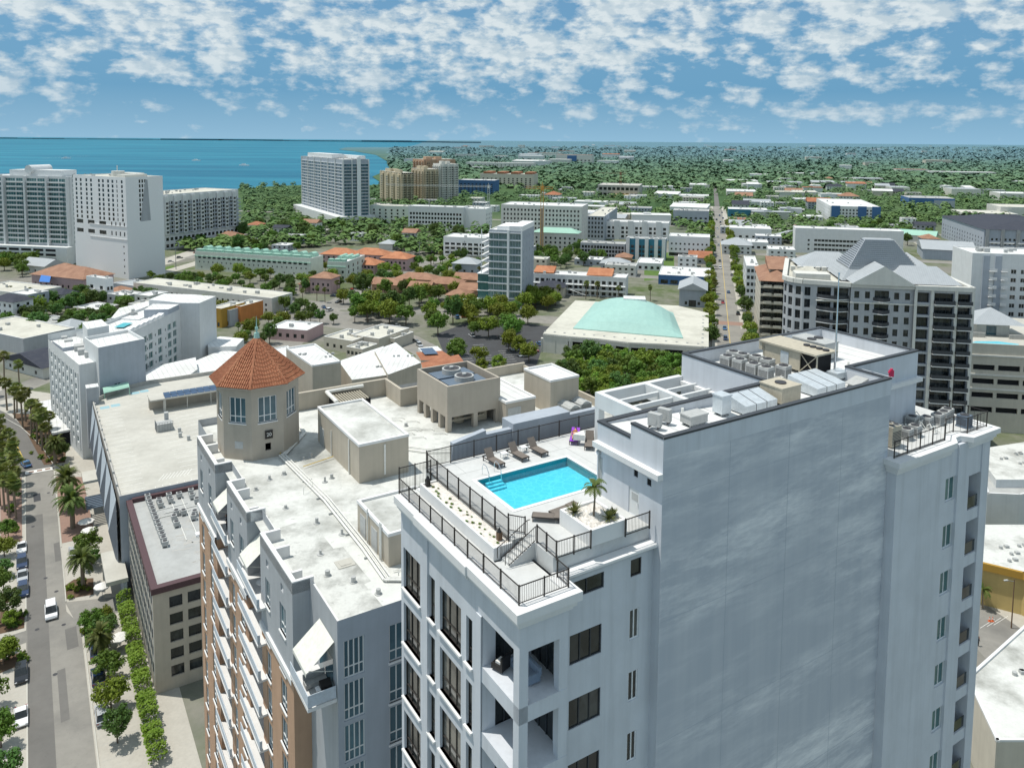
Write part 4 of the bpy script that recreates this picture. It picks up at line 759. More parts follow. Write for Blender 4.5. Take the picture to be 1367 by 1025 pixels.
# ================================================================== ground, street, garage, office block, hotel
def sheet(name, pts, z, mat, uv=True):
    mb = MB(); mb.poly([tuple(W(p[0], p[1], z)) if uv else (p[0], p[1], z) for p in pts]); return structure(name, mb, M[mat])
def strip(name, line, w0, w1, z, mat):
    """flat band along a (u, v) line; w0, w1 are the offsets to its left and right"""
    P = [Vector(p) for p in line]; mb = MB(); L_, R_ = [], []
    for i, p in enumerate(P):
        d = ((P[min(i + 1, len(P) - 1)] - P[max(i - 1, 0)])).normalized(); n = Vector((d.y, -d.x)); L_.append(p + n * w0); R_.append(p + n * w1)
    for i in range(len(P) - 1): mb.poly([tuple(W(*L_[i], z)), tuple(W(*R_[i], z)), tuple(W(*R_[i + 1], z)), tuple(W(*L_[i + 1], z))])
    return structure(name, mb, M[mat])
def bez(p0, p1, p2, n=8): return [tuple(Vector(p0) * (1 - t) ** 2 + Vector(p1) * 2 * t * (1 - t) + Vector(p2) * t * t) for t in [i / n for i in range(n + 1)]]
line = [(-21.1, 20), (-21.1, 100), (-21.1, 150), (-21.3, 205)] + bez((-21.6, 206), (-23.5, 232), (-33, 262))[1:] + [(-50, 300), (-75, 345)]
sheet('pavement', [(-60, 20), (-3, 20), (-3, 262), (-60, 330)], .008, 'paveway')
strip('road', line, -3.2, 3.2, .016, 'oldroad')
sheet('road', [(-24.3, 20), (-15.7, 20), (-15.8, 125), (-17.8, 131), (-17.9, 205), (-24.5, 205), (-24.2, 120)], .020, 'oldroad')
strip('road', [(-21.2, 205)] + line[4:], -4.6, 3.6, .0245, 'asphalt')
sheet('road', [(-24.0, 60), (-20.6, 60), (-20.9, 178), (-24.2, 178)], .026, 'asphalt')
sheet('driveway', [(-16.2, 124.6), (-9.5, 125.5), (-9.5, 131.4), (-17.9, 134.5)], .022, 'oldroad'); sheet('driveway', [(-40, 122), (-24.2, 124.2), (-24.2, 128.2), (-40, 127)], .022, 'oldroad')
strip('road', [(-60, 268), (-31, 284), (-19, 298), (30, 345)], -5, 5, .012, 'oldroad')
sheet('crosswalk', [(-24.4, 205.6), (-18.1, 205.4), (-18.1, 207.6), (-24.4, 207.8)], .030, 'paintw')
cw = MB()
for k in range(3): cw.poly([tuple(W(u, v, .034)) for u, v in ((-23.6 + k * 1.9, 206.1), (-22.4 + k * 1.9, 206.1), (-22.4 + k * 1.9, 207.2), (-23.6 + k * 1.9, 207.2))])
structure('crosswalk', cw, M['brickpave'])
strip('road_marking', [(-24.6, 216), (-26.2, 228), (-30.5, 246)], -.12, .12, .034, 'painty'); strip('road_marking', [(-25.0, 216), (-26.7, 228), (-31, 246)], -.12, .12, .034, 'painty')
kb = MB()
def kerb(a, b, w=.18, h=.13):
    a = Vector(a); b = Vector(b); d = (b - a).normalized(); n = Vector((d.y, -d.x)) * w; q = [W(*p) for p in (a, b, b + n, a + n)]; kb.prism([(p.x, p.y) for p in q][::-1], .0, h)
for a, b in (((-24.3, 60), (-24.3, 120)), ((-24.4, 132), (-24.5, 204)), ((-15.6, 60), (-15.6, 124)), ((-17.8, 134.5), (-17.8, 150)), ((-17.8, 158), (-17.8, 204)), ((-17.9, 209), (-20.3, 225)), ((-20.3, 225), (-25.5, 246)), ((-25.5, 246), (-32, 263))): kerb(a, b)
structure('kerb', kb, M['concrete'])
for pts, mat in (([(-28.5, 129.5), (-24.6, 129.2), (-24.5, 134), (-28.5, 138.5)], 'mulch'), ([(-28.5, 117), (-24.5, 118), (-24.4, 121.8), (-28.5, 121)], 'mulch'), ([(-17.7, 135.5), (-13, 134.5), (-12.6, 141), (-16, 142.5), (-17.6, 141)], 'mulch'), ([(-15.5, 117), (-12, 117), (-12, 124), (-14.2, 124.3), (-15.4, 122)], 'lawn'), ([(-20, 210), (-15, 209), (-14, 226), (-23, 258), (-28, 262), (-24, 240)], 'mulch'), ([(-29, 140), (-24.9, 140), (-25, 141.2), (-29, 141.4)], 'mulch'), ([(-29, 165), (-25, 165), (-25.2, 204), (-30, 204)], 'brickpave'), ([(-17.5, 160), (-11, 160), (-11.5, 196), (-17.5, 200)], 'brickpave')):
    sheet('planting_bed', pts, .040, mat)
rp = random.Random(5); mh = MB()
for u, v in ((-20.9, 146), (-19.2, 139.5), (-22.6, 127.5), (-18.4, 126.6), (-22.9, 172), (-19.4, 190), (-20.2, 112)): p = W(u, v); mh.cyl(p.x, p.y, .03, .034, .38, 14)
structure('manhole', mh, M['grille'])
for u, v, w_, l_ in ((-19.0, 152, 1.1, 9), (-22.6, 186, 1.5, 5), (-18.2, 118, 1.8, 7), (-19.8, 99, 1.2, 14), (-22.3, 90, 1.6, 6)): sheet('road_patch', [(u, v), (u + w_, v + .2), (u + w_ - .1, v + l_), (u - .1, v + l_ - .2)], .0295, 'asphalt2' if l_ < 6 else 'asphalt')
jn = MB(); 
for k in range(40): a, b_ = W(-28, 62 + 3.6 * k), W(-24.6, 62 + 3.6 * k); c, d_ = W(-15.4, 62 + 3.6 * k), W(-9.6, 62 + 3.6 * k); [jn.bar(p_, q_, .04, .002) for p_, q_ in ((a + Vector((0, 0, .0105)), b_ + Vector((0, 0, .0105))), (c + Vector((0, 0, .0105)), d_ + Vector((0, 0, .0105))))]
structure('pavement_joint', jn, M['greyroof'])
# ------------------------------------------------------------------ parking garage
T = thingU('parking_garage', 'long parking garage with pale open top deck and white triangular facade panels', 'building', -8, 134, 0); o = (-8, 134, 0); GZ = 18.0
pl = [(-7.9, 134.0), (27, 134.0), (27, 212), (6.2, 211.5), (-.2, 209.3), (-6.5, 203), (-8.3, 200)]
mb = MB(o)
for i, (a, b) in enumerate(zip(pl, pl[1:] + pl[:1])):
    L = math.dist(a, b); op = [(s, s + 4.6, z, z + 1.3) for z in (2.2, 5.4, 8.6, 11.8, 15) for s in [k * 5.4 + .5 for k in range(int(L // 5.4))]] if i == 6 else []
    facade(mb, a, b, 0, GZ + 1.05, op, .3, 0 if i != 0 else 3, None, 2)
mb.poly([(*p, GZ) for p in pl], 1)
inn = [(-7.6, 134.3), (26.7, 134.3), (26.7, 211.6), (6.2, 211.1), (-.0, 208.9), (-6.3, 202.8), (-8.0, 199.9)]
for a, b in zip(inn, inn[1:] + inn[:1]): mb.poly([(*b, GZ), (*a, GZ), (*a, GZ + 1.05), (*b, GZ + 1.05)], 0)
for (a, b), (c, d) in zip(zip(pl, pl[1:] + pl[:1]), zip(inn, inn[1:] + inn[:1])): mb.poly([(*a, GZ + 1.05), (*b, GZ + 1.05), (*d, GZ + 1.05), (*c, GZ + 1.05)], 0)
mb.obj('wall', [M['conc2'], M['concrete'], M['dark'], M['cool']], T)
ml = MB(o)
for k in range(22): ml.box(-7.4, 138 + k * 2.7, GZ + .004, -2.6, 138.1 + k * 2.7, GZ + .008)
for k in range(16): ml.box(5 , 137 + k * 2.7, GZ + .004, 9.6, 137.1 + k * 2.7, GZ + .008); ml.box(-1 + k * 1.4, 134.8, GZ + .004, -.92 + k * 1.4, 137.6, GZ + .008)
for k in range(16): ml.box(10.2, 146 + k * 2.7, GZ + .004, 15, 146.1 + k * 2.7, GZ + .008)
for k in range(9): ml.poly([(0 + k * .7, 140.2, GZ + .005), (.12 + k * .7, 140.2, GZ + .005), (1.6 + k * .7, 143, GZ + .005), (1.48 + k * .7, 143, GZ + .005)])
ml.obj('bay_marking', M['paintw'], T)
bm_ = MB(o); [bm_.box(u, v, GZ + .005, u + 2.2, v + 2.2, GZ + .009) for u, v in ((-6.8, 194.5), (-4.2, 195), (1.5, 203.5), (3.9, 204))]; bm_.obj('bay_marking', M['paintb'], T)
st = MB(o)                                                    # stained ramp edge and joints
for v in (150.5, 166, 181): st.box(-7.5, v, GZ + .0035, 26, v + .08, GZ + .006)
st.obj('deck_joint', M['greyroof'], T)
# kinked white triangular screens along the street side
for k in range(6):
    v0 = 198 - k * 10.7; v1 = v0 - 10.7; pa = MB(o); x = -8.35
    pa.poly([(x - .1, v0, GZ + .6), (x - 1.3, v0 - 4.2, 9.5), (x - .2, v1, GZ + .6)][::-1], 0); pa.poly([(x - .1, v0, GZ + .6), (x - 1.3, v0 - 4.2, 9.5), (x - .1, v0 - .6, 4)], 1); pa.poly([(x - 1.3, v0 - 4.2, 9.5), (x - .2, v1, GZ + .6), (x - .1, v1 + .4, 3.6)], 1); pa.poly([(x - 1.3, v0 - 4.2, 9.5), (x - .1, v1 + .4, 3.6), (x - .1, v0 - .6, 4)], 0)
    pa.obj('facade_screen', [M['panel'], M['mesh']], T)
lp = MB(o)
for k in range(9): v = 139 + k * 7.1; lp.box(-8.05, v, GZ + 1.05, -7.7, v + .5, GZ + 1.5)
lp.obj('parapet_lamp', M['acgrey'], T)
mb = MB(o); mb.box(-11.2, 127.4, 4.6, -7.4, 140, 5.4, 0); mb.box(-8.2, 127.6, 0, -7.6, 139.8, 4.6, 1); mb.box(-11, 139, 0, -10.6, 139.6, 4.6, 0); mb.obj('entrance_canopy', [M['concrete'], M['cool']], T)
mb = MB(o); mb.box(-12.4, 173, 7.2, -8.4, 179.5, 7.8); mb.obj('entrance_canopy', M['concrete'], T); mb = MB(o); [mb.box(-12.2, 165.6 + .9 * k, 4 + .02 * k, -8.6, 166.1 + .9 * k, 4.2 + .02 * k) for k in range(8)]; mb.box(-12.2, 165.4, 3.7, -12.0, 172.9, 4); mb.obj('slatted_awning', M['acblue'], T)
# stair box, solar carport, lift cage on the deck
mb = MB(o); mb.box(-9.6, 199.8, GZ - 12, -6.8, 202.9, GZ + 4.6, 0); mb.box(-9.7, 199.7, GZ + 4.6, -6.7, 203, GZ + 4.8, 1); mb.obj('stair_tower', [M['greyst'], M['whiteroof']], T)
mb = MB(o)
for k in range(8):
    a0, a1 = R(20 + 17.5 * k), R(37.5 + 17.5 * k); q = lambda a: (204.6 - 2.6 * math.cos(a), GZ + 1.6 + 1.0 * math.sin(a)); (v0, z0), (v1, z1) = q(a0), q(a1); mb.poly([(-5.4, v0, z0), (1.2, v0 + 2.2, z0), (1.2, v1 + 2.2, z1), (-5.4, v1, z1)])
for u in (-5.2, 1.0): mb.box(u, 203.4, GZ, u + .2, 203.6, GZ + 2)
mb.obj('canopy', M['mint2'], T)
cpz = GZ + 3.2; mb = MB(o); mb.box(4.0, 184.0, cpz, 26, 189.8, cpz + .35, 0); mb.box(7.2, 184.2, GZ, 7.8, 185, cpz, 0); mb.box(4.2, 189, GZ, 4.6, 189.5, cpz, 0); [mb.box(u, 184.4, GZ, u + .2, 184.6, cpz, 0) for u in (13, 19, 25)]; mb.box(4.2, 187.5, GZ, 26, 187.8, GZ + 2.2, 1); mb.obj('carport', [M['concrete'], M['beiged']], T)
mb = MB(o)
for k in range(11):
    for j in range(2): u0 = 7.6 + 1.65 * k; v0 = 184.2 + 1.75 * j; mb.prism([(u0, v0), (u0 + 1.55, v0), (u0 + 1.55, v0 + 1.65), (u0, v0 + 1.65)], cpz + .4, [cpz + .46 + .25*j, cpz + .46 + .25*j, cpz + .68 + .25*j, cpz + .68 + .25*j])
mb.obj('solar_panel', M['solar'], T)
mb = MB(o); c = (5.4, 170.5)
for k in range(7): mb.box(c[0] - 1.9 + .62 * k, c[1] - 1.5, GZ, c[0] - 1.83 + .62 * k, c[1] - 1.43, GZ + 2.4); mb.box(c[0] - 1.9, c[1] - 1.5 + .5 * k, GZ, c[0] - 1.83, c[1] - 1.43 + .5 * k, GZ + 2.4)
mb.box(c[0] - 1.9, c[1] - 1.5, GZ + 2.3, c[0] + 1.9, c[1] - 1.43, GZ + 2.4); mb.box(c[0] - 1.7, c[1] - 1.3, GZ, c[0] + 1.8, c[1] + 1.5, GZ + 1.9, 1); mb.box(c[0] + .4, c[1] + 1.6, GZ, c[0] + 1.3, c[1] + 2.8, GZ + 3.6, 2); mb.obj('plant_cage', [M['steel'], M['acgrey'], M['acgrey']], T)
mb = MB(o); [mb.box(u, v, GZ, u + .7, v + .7, GZ + 1.1) for u, v in ((8.0, 166.5), (9.0, 160.0), (7.6, 163))]; mb.obj('vent_box', M['acgrey'], T)
# ------------------------------------------------------------------ office block with the maroon coping
T = thingU('office_block', 'beige office block with maroon coping and dark square windows, below the condominium', 'building', -6.6, 98, 0); o = (-6.6, 98, 0); wn = Wins(T, o, 100); mb = MB(o); PZ = 18.0
S = [(-6.5, 133.6), (-6.5, 98), (18, 98), (18, 133.6)]
op = [(s, s + 1.45, z, z + 1.9) for z in [14.2 - 2.95 * k for k in range(5)] for s in [1.2 + 1.98 * k for k in range(17)]]
facade(mb, S[0], S[1], 0, 17.2, op, .07); wn.add(S[0], S[1], op, .07, 'office')
op = [(s, s + 2.0, z, z + 1.9) for z in [13.9 - 2.95 * k for k in range(5)] for s in (2.4, 5.2, 8.9, 11.7, 15.4, 18.2)]
facade(mb, S[1], S[2], 0, 17.2, op, .35); wn.add(S[1], S[2], op, .35, 'office'); facade(mb, S[2], S[3], 0, 17.2, []); mb.obj('wall', M['beige'], T)
fi = MB(o); [fi.box(-6.56, 133.6 - (1.0 + 1.98 * k) - .12, 0, -6.51, 133.6 - (1.0 + 1.98 * k) + .06, 17.0) for k in range(18)]; fi.obj('facade_fin', M['offwhite'], T)
wn.done()
mb = MB(o); mb.poly([(*p, 17.5) for p in S], 0)
for a in ((-6.75, 97.7, 18.2, 98.9), (-6.75, 98.9, -5.7, 133.7), (17.2, 98.9, 18.2, 133.7)): mb.box(a[0], a[1], 17.0, a[2], a[3], PZ, 1)
mb.box(-5.7, 132.9, 17.0, 17.2, 133.7, PZ + .3, 1); mb.obj('roof', [M['greyroof'], M['maroon']], T)
pv = MB(o); rr = random.Random(11)
for k in range(150): u, v = -2 + rr.random() * 18, 103 + rr.random() * 18; pv.box(u, v, 17.502, u + .5 + rr.random() * 1.3, v + .05 + rr.random() * .3, 17.51)
pv.obj('roof_stain', M['conc2'], T)
k = 0
def small_ac(label, u, v, z, group):
    t = thingU('air_conditioner', label, 'air conditioner', u, v, z, group, rr.uniform(-.15, .15)); b = MB(); b.box(-.5, -.55, .25, .5, .55, 1.1); b.obj('cabinet', M['acgrey'], t); g = MB(); g.cyl(0, 0, 1.101, 1.16, .4, 14); g.obj('fan_grille', M['grille'], t); [MB().box(x - .06, -.6, 0, x + .06, .6, .25).obj('skid', M['paintw'], t) for x in (-.4, .4)]; return t
rowA = [(-2.95 + .02 * i, 134 - 1.0 - 1.62 * i) for i in range(14)]
for i, (u, v) in enumerate(rowA): small_ac('dark condenser in the long row on the office roof, %s counting from the garage' % nth(i), u, v, 17.504, 'condensers in the long row on the office roof')
rowB = [(-1.2, 130.1), (.8, 131.4), (2.6, 130.7), (4.9, 131.2), (4.7, 128.9), (3.9, 121.2), (3.4, 119.6), (2.1, 122.6), (.2, 121.2), (.2, 118.4), (.9, 123.2), (-1.2, 128.2), (.8, 129.3), (5.2, 126.5)]
for i, (u, v) in enumerate(rowB): small_ac('dark condenser scattered beside the long row on the office roof, %s from the garage' % nth(sorted(rowB, key=lambda p: -p[1]).index((u, v))), u, v, 17.504, 'condensers scattered on the office roof')
[MB(o).path([(u, v, 17.6), (u + 6, v + .3, 17.6)], .09).obj('roof_pipe', M['pipe'], T) for u, v in ((-2.4, 127), (-2.4, 123.6), (-1, 125))]; [MB(o).path([(u, 112, 17.63), (u, 131, 17.63)], .07).obj('roof_pipe', M['pipe'], T) for u in (-2.2, .9, 2.9)]
hb = MB(o); hb.box(2.6, 112.4, 17.5, 3.7, 113.6, 17.9); hb.obj('roof_hatch', M['white'], T)
# ------------------------------------------------------------------ white hotel
T = thingU('hotel', 'white hotel of several blocks with rooftop pool, behind the parking garage', 'building', -10.7, 209, 0); o = (-10.7, 209, 0); wn = Wins(T, o, 100); mb = MB(o)
A = [(-17.3, 245.2), (-10.7, 209.0), (-6.2, 210.2), (-6.2, 249)]
L = math.dist(A[0], A[1]); op = []; 
for c in range(7):
    for r_ in range(7): s = 2.2 + c * (L - 3.4) / 7 + .6; z = 22.0 - 3.05 * r_; op.append((s, s + 1.9, z, z + 1.75))
facade(mb, A[0], A[1], 0, 27, op, .25); wn.add(A[0], A[1], op, .25, 'hotel'); facade(mb, A[1], A[2], 0, 27, []); facade(mb, A[3], A[0], 0, 28.5, [])
d = (Vector(A[1]) - Vector(A[0])).normalized(); n_ = Vector((d.y, -d.x))
for c in range(8): q = Vector(A[0]) + d * (1.6 + c * (L - 3.2) / 7); e = q + n_ * .18; mb.prism([tuple(q - d * .15), tuple(e - d * .15), tuple(e + d * .15), tuple(q + d * .15)], 2, 22.8 + 1.6)
mb.poly([(*p, 26.4) for p in A], 1); mb.prism([(-16.3, 240), (-13.9, 229), (-9, 230), (-9, 241)], 26.4, 27.5, 2, 1)
B = [(-6.0, 207.2), (6.3, 211.5), (3.4, 226), (-8.6, 222)]
facade(mb, B[0], B[1], 0, 31.6, [(4.0, 5.9, 17.6, 20.4), (4.0, 5.9, 13.6, 16.4)], .25, 2); wn.add(B[0], B[1], [(4.0, 5.9, 17.6, 20.4), (4.0, 5.9, 13.6, 16.4)], .25, 'blue2')
for a, b in ((B[1], B[2]), (B[2], B[3]), (B[3], B[0])): facade(mb, a, b, 0, 31.6, [])
mb.poly([(*p, 30.7) for p in B], 1); 
for a, b in zip(B, B[1:] + B[:1]): ca = Vector(((a[0]) * .95 + -1.2 * .05, a[1] * .95 + 216.7 * .05)); cb = Vector((b[0] * .95 - 1.2 * .05, b[1] * .95 + 216.7 * .05)); mb.poly([(*a, 31.6), (*b, 31.6), (*cb, 31.6), (*ca, 31.6)], 0); mb.poly([(*cb, 30.7), (*ca, 30.7), (*ca, 31.6), (*cb, 31.6)], 0)
mb.prism([(-7.5, 226), (-1.6, 228), (-2.9, 238), (-8.2, 236.5)], 20, 33.0, 0, 1)
# long wing
Wg = [(.6, 230), (27.5, 270.5), (17.5, 280), (-9.5, 246)]; L = math.dist(Wg[0], Wg[1]); op = []; op2 = []
for r_ in range(5):
    z = 22.3 - 3.1 * r_
    for s in (11.5, 15.5, 19.5, 26, 33.0, 37.0): op.append((s, s + 2.7, z, z + 2.2))
    for s in (14.4, 18.3, 23.8, 31): op2.append((s, s + .7, z + .4, z + 1.3))
facade(mb, Wg[0], Wg[1], 0, 28, op + op2, .3); wn.add(Wg[0], Wg[1], op, .3, 'hotel'); wn.add(Wg[0], Wg[1], op2, .3, 'punch'); facade(mb, Wg[2], Wg[3], 0, 28, []); facade(mb, Wg[3], Wg[0], 0, 28, []); mb.poly([(*p, 26.8) for p in Wg], 1)
E1 = [(24.5, 265.9), (30.3, 262.0), (38, 272), (31.5, 279.5), (22, 287), (15.5, 277.5)]; mb.prism(E1, 0, 30.2, 0, 1); mb.prism([(12, 262), (19.5, 258.5), (24, 265.5), (16, 271)], 26.8, 29.8, 2, 1); mb.prism([(2, 266), (10, 259), (24, 278), (16, 290), (6, 282)], 0, 27.2, 0, 1)
mb.prism([(0, 212), (12, 213), (24, 232), (26, 247), (14, 243), (4, 230)], 0, 14.5, 0, 1); mb.prism([(24, 231), (31, 236), (42, 256), (38, 262), (27, 252)], 0, 12, 0, 1); mb.prism([(33, 262), (42, 258), (47, 268), (40, 276), (34, 272)], 0, 13.6, 0, 1)
mb.obj('wall', [M['offwhite'], M['whiteroof'], M['cool']], T); wn.done()
w = MB(o); w.poly([(1.5, 250.5, 27.3), (4.2, 248.8, 27.3), (7.6, 254.2, 27.3), (4.9, 255.9, 27.3)]); w.obj('rooftop_pool', poolmat('hotel pool', (.06, .36, .42), (.09, .42, .48)), T)
cb = MB(o)
for k in range(7): u, v = 3.6 + 1.9 * k, 239.5 + 2.8 * k; cb.prism([(u, v), (u + 1.6, v - 1.1), (u + 2.8, v + .7), (u + 1.2, v + 1.8)], 26.8, [28.6, 28.6, 29, 29], 1)
cb.obj('cabana', [M['umb'], M['white']], T)
ru = MB(o); rr = random.Random(4)
for u, v, s in ((-13.2, 236, 2.2), (-11, 227, 2.6), (-10.3, 222, 2.2), (-8.8, 218, 1.8), (-13.8, 241, 1.6)): ru.box(u, v, 26.4, u + s, v + s * 1.3, 28.0)
for k in range(12): u, v = 6 + rr.random() * 14, 266 + rr.random() * 12; ru.box(u, v, 27.2, u + .8 + rr.random(), v + 1, 28.2)
ru.obj('roof_plant', M['acgrey'], T)
vp = MB(o)
for a in ((-20.5, 255, -15.8, 240), (-19.2, 239.5, -14.0, 222)): vp.prism([(a[0], a[1]), (a[0] + 1.6, a[3]), (a[2] + 3.4, a[3] + .8), (a[2] + .2, a[1] + .6)], 4.0, 4.6, 0, 0)
vp.prism([(-19, 252), (-15, 223), (-11.6, 222), (-15, 253)], 0, 4.0, 1, 1); vp.obj('podium', [M['whiteroof'], M['dark']], T)
# umbrellas on the pavement
def umbrella(label, u, v, r=1.5, mat='umb'):
    t = thingU('parasol', label, 'parasol', u, v, .04, 'white parasols along the street pavement'); b = MB(); n = 8
    for i in range(n): a, c = 2 * math.pi * i / n, 2 * math.pi * (i + 1) / n; b.poly([(r * math.cos(a), r * math.sin(a), 2.3), (r * math.cos(c), r * math.sin(c), 2.3), (0, 0, 2.9)]); b.poly([(r * math.cos(c), r * math.sin(c), 2.1), (r * math.cos(a), r * math.sin(a), 2.1), (r * math.cos(a), r * math.sin(a), 2.3), (r * math.cos(c), r * math.sin(c), 2.3)][::-1])
    b.obj('canopy', M[mat], t); MB().tube((0, 0, 0), (0, 0, 2.8), .04).obj('pole', M['steel'], t); MB().cyl(0, 0, 0, .08, .3, 12).obj('base', M['steel'], t)
umbrella('white parasol beside the planted island, by the garage entrance', -11.6, 132.6); umbrella('white parasol half hidden behind the leafy street tree', -12.2, 158.5, 1.7); umbrella('white parasol beside the two big date palms', -12.5, 163.5, 1.7)
umbrella('white parasol beside the hedge of the office block', -10.3, 113.5, 1.6)
# ================================================================== the city beyond
def solve(P, X, px):
    k = (px - CX) / F; n = _rt - _fw * k; return -(P - Vector((0, 0, H))).dot(n) / X.dot(n)
def height_at(P, py):
    lo, hi = 0.0, 89.5
    for _ in range(40):
        m_ = (lo + hi) / 2
        if proj((P.x, P.y, m_))[1] > py: lo = m_
        else: hi = m_
    return lo
GH = 104.3                                                     # the street grid: local x runs right, local y away along the avenue
def place(base, xa, xb, roofy, hx=GH, corner='SE', d=None, w=None, h=None):
    """ground pixel of the near corner, pixels of the other two roof ends -> origin, size"""
    P = at(*base); X, Y = hd(hx), hd(hx - 90); h = h if h is not None else height_at(P, roofy); Q = Vector((P.x, P.y, h))
    if corner == 'SE':
        w = w or -solve(Q, X, xa); d = d or solve(Q, Y, xb); O = P - X * w
    else:
        w = w or solve(Q, X, xb); d = d or solve(Q, Y, xa); O = P
    return O, w, d, h, R(90 - hx)
def side(w, d, s): return {'S': ((0, 0), (w, 0)), 'E': ((w, 0), (w, d)), 'N': ((w, d), (0, d)), 'W': ((0, d), (0, 0))}[s]
def building(name, label, pl, wall, roof, sides, cat='building', par=.5, group=None, indiv=0, trim=None, extras=None, roofkind='flat', units=0, glass='glass'):
    """sides: {'S': (cols, rows, win w, win h, z first, step[, style])}"""
    O, w, d, h, rz = pl; t = thing(name, label, cat, O, rz, group); mb = MB(); wn = Wins(t, cap=indiv)
    for s in 'SENW':
        a, b = side(w, d, s); L = math.dist(a, b); op = []; st = 'punch'
        for spec in (sides.get(s) if isinstance(sides.get(s), list) else [sides.get(s)] if sides.get(s) else []):
            c, r_, ww, wh, z0, stp = spec[:6]; st = spec[6] if len(spec) > 6 else 'punch'; m0, m1 = spec[7] if len(spec) > 7 else (.02, .98)
            o1 = [(L * m0 + L * (m1 - m0) * (i + .5) / c - ww / 2, L * m0 + L * (m1 - m0) * (i + .5) / c + ww / 2, z0 + stp * k, z0 + stp * k + wh) for k in range(r_) for i in range(c)]
            op += o1
            if indiv: wn.add(a, b, o1, .25, st)
        facade(mb, a, b, 0, h, op, .25, 0, None, None if indiv else 2)
    if roofkind == 'flat':
        mb.poly([(0, 0, h - par), (w, 0, h - par), (w, d, h - par), (0, d, h - par)], 1); e = min(.4, w * .05)
        for q in ([(0,0),(w,0),(w-e,e),(e,e)], [(w,0),(w,d),(w-e,d-e),(w-e,e)], [(w,d),(0,d),(e,d-e),(w-e,d-e)], [(0,d),(0,0),(e,e),(e,d-e)]):
            mb.poly([(*p, h) for p in q], 3); mb.poly([(*q[2], h), (*q[3], h), (*q[3], h - par), (*q[2], h - par)][::-1], 3)
    wo = mb.obj('wall', [M[wall], M[roof], M[glass], M[trim or 'trimw']], t)
    if roofkind in ('hip', 'gable', 'gabley'):
        r = MB(); k = .9; rh = min(min(w, d) * .26, 5.0); x0, y0, x1, y1 = -k, -k, w + k, d + k
        if roofkind == 'hip':
            if w >= d: a, b = (d / 2, d / 2, h + rh), (w - d / 2, d / 2, h + rh); fs = [[(x0,y0,h),(x1,y0,h),b,a], [(x1,y0,h),(x1,y1,h),b], [(x1,y1,h),(x0,y1,h),a,b], [(x0,y1,h),(x0,y0,h),a]]
            else: a, b = (w / 2, w / 2, h + rh), (w / 2, d - w / 2, h + rh); fs = [[(x0,y0,h),(x1,y0,h),a], [(x1,y0,h),(x1,y1,h),b,a], [(x1,y1,h),(x0,y1,h),b], [(x0,y1,h),(x0,y0,h),a,b]]
        elif roofkind == 'gable': a, b = (x0, d / 2, h + rh), (x1, d / 2, h + rh); fs = [[(x0,y0,h),(x1,y0,h),b,a], [(x1,y1,h),(x0,y1,h),a,b], [(x0,y1,h),(x0,y0,h),a], [(x1,y0,h),(x1,y1,h),b]]
        else: a, b = (w / 2, y0, h + rh), (w / 2, y1, h + rh); fs = [[(x1,y0,h),(x1,y1,h),b,a], [(x0,y1,h),(x0,y0,h),a,b], [(x0,y0,h),(x1,y0,h),a], [(x1,y1,h),(x0,y1,h),b]]
        for f in fs: r.poly(f)
        r.poly([(x0,y0,h-.01),(x0,y1,h-.01),(x1,y1,h-.01),(x1,y0,h-.01)]); r.obj('roof', M[roof], t)
    if units:
        u = MB(); rr = random.Random(int(w * 10))
        for _ in range(units): x, y, s = w * (.1 + .75 * rr.random()), d * (.15 + .65 * rr.random()), .8 + 1.3 * rr.random(); u.box(x, y, h - par, x + s, y + s * .8, h - par + .6 + rr.random())
        o_ = u.obj('roof_plant', M['acgrey'], t); o_['kind'] = 'stuff'
    if extras: extras(t, w, d, h)
    if indiv: wn.done()
    return t
def xbox(name, mat, *bs):
    def f(t, w, d, h):
        for b in bs: MB().box(b[0] * w, b[1] * d, b[2] + (h if b[2] < 60 and b[6:] == ('r',) else 0), b[3] * w, b[4] * d, b[5] + (h if b[6:] == ('r',) else 0)).obj(name, M[mat], t)
    return f
# --- bank tower, far left
def bank_extra(t, w, d, h):
    m_ = MB(); m_.box(-.28, d * .005, 33, -.003, d * .7, 33.6); m_.box(-.28, d*.005, 24.8, -.003, d * .7, 25.4); m_.obj('ledge', M['trimw'], t)
    m_ = MB(); a, b = side(w, d, 'S'); m_.poly([(w*.36, -.02, 36), (w*.64, -.02, 36.2), (w*.58, -.02, h - 2), (w*.52, -.02, h - 2)]); m_.obj('recess_shadow', M['greyst'], t)
    m_ = MB(); m_.cyl(w*.45, d*.45, h - .6, h + 3, 4, 20); m_.box(w*.2, d*.15, h-.6, w*.8, d*.3, h + 1.2); m_.box(w*.65, d*.3, h-.6, w*.95, d*.6, h + 1.6); m_.tube((w*.5, d*.5, h+3), (w*.5, d*.5, h + 6.5), .3); m_.obj('roof_plant', M['ivory'], t)
pl = place((172, 373), 97, 217, 237, 30, 'SW')
cols = [(.035, .12), ]
wsp = [(2, 9, 2.0, 2.0, 36.5, 3.02, 'punch', m_) for m_ in ((.02, .2), (.22, .4), (.47, .62), (.64, .8))] + [(1, 9, 1.0, 2.0, 36.5, 3.02, 'punch', (.8, .88)), (1, 9, 1.8, 2.0, 36.5, 3.02, 'punch', (.88, .98))] + [(3, 2, 7.4, 2.6, 27.0, 6.0, 'strip', (.0, .66)), (4, 2, 1.3, 2.8, 27.0, 6.0, 'punch', (.68, .99)), (1, 5, 1.2, 1.2, 3, 4.2, 'punch', (.88, .98))]
building('bank_tower', 'tall white tower with small square windows and a blank grey side', pl, 'white', 'creamroof', {'W': wsp, 'S': [(3, 9, 1.2, 2.1, 36.6, 3.02, 'punch', (.33, .55))]}, indiv=100, extras=bank_extra, units=8)
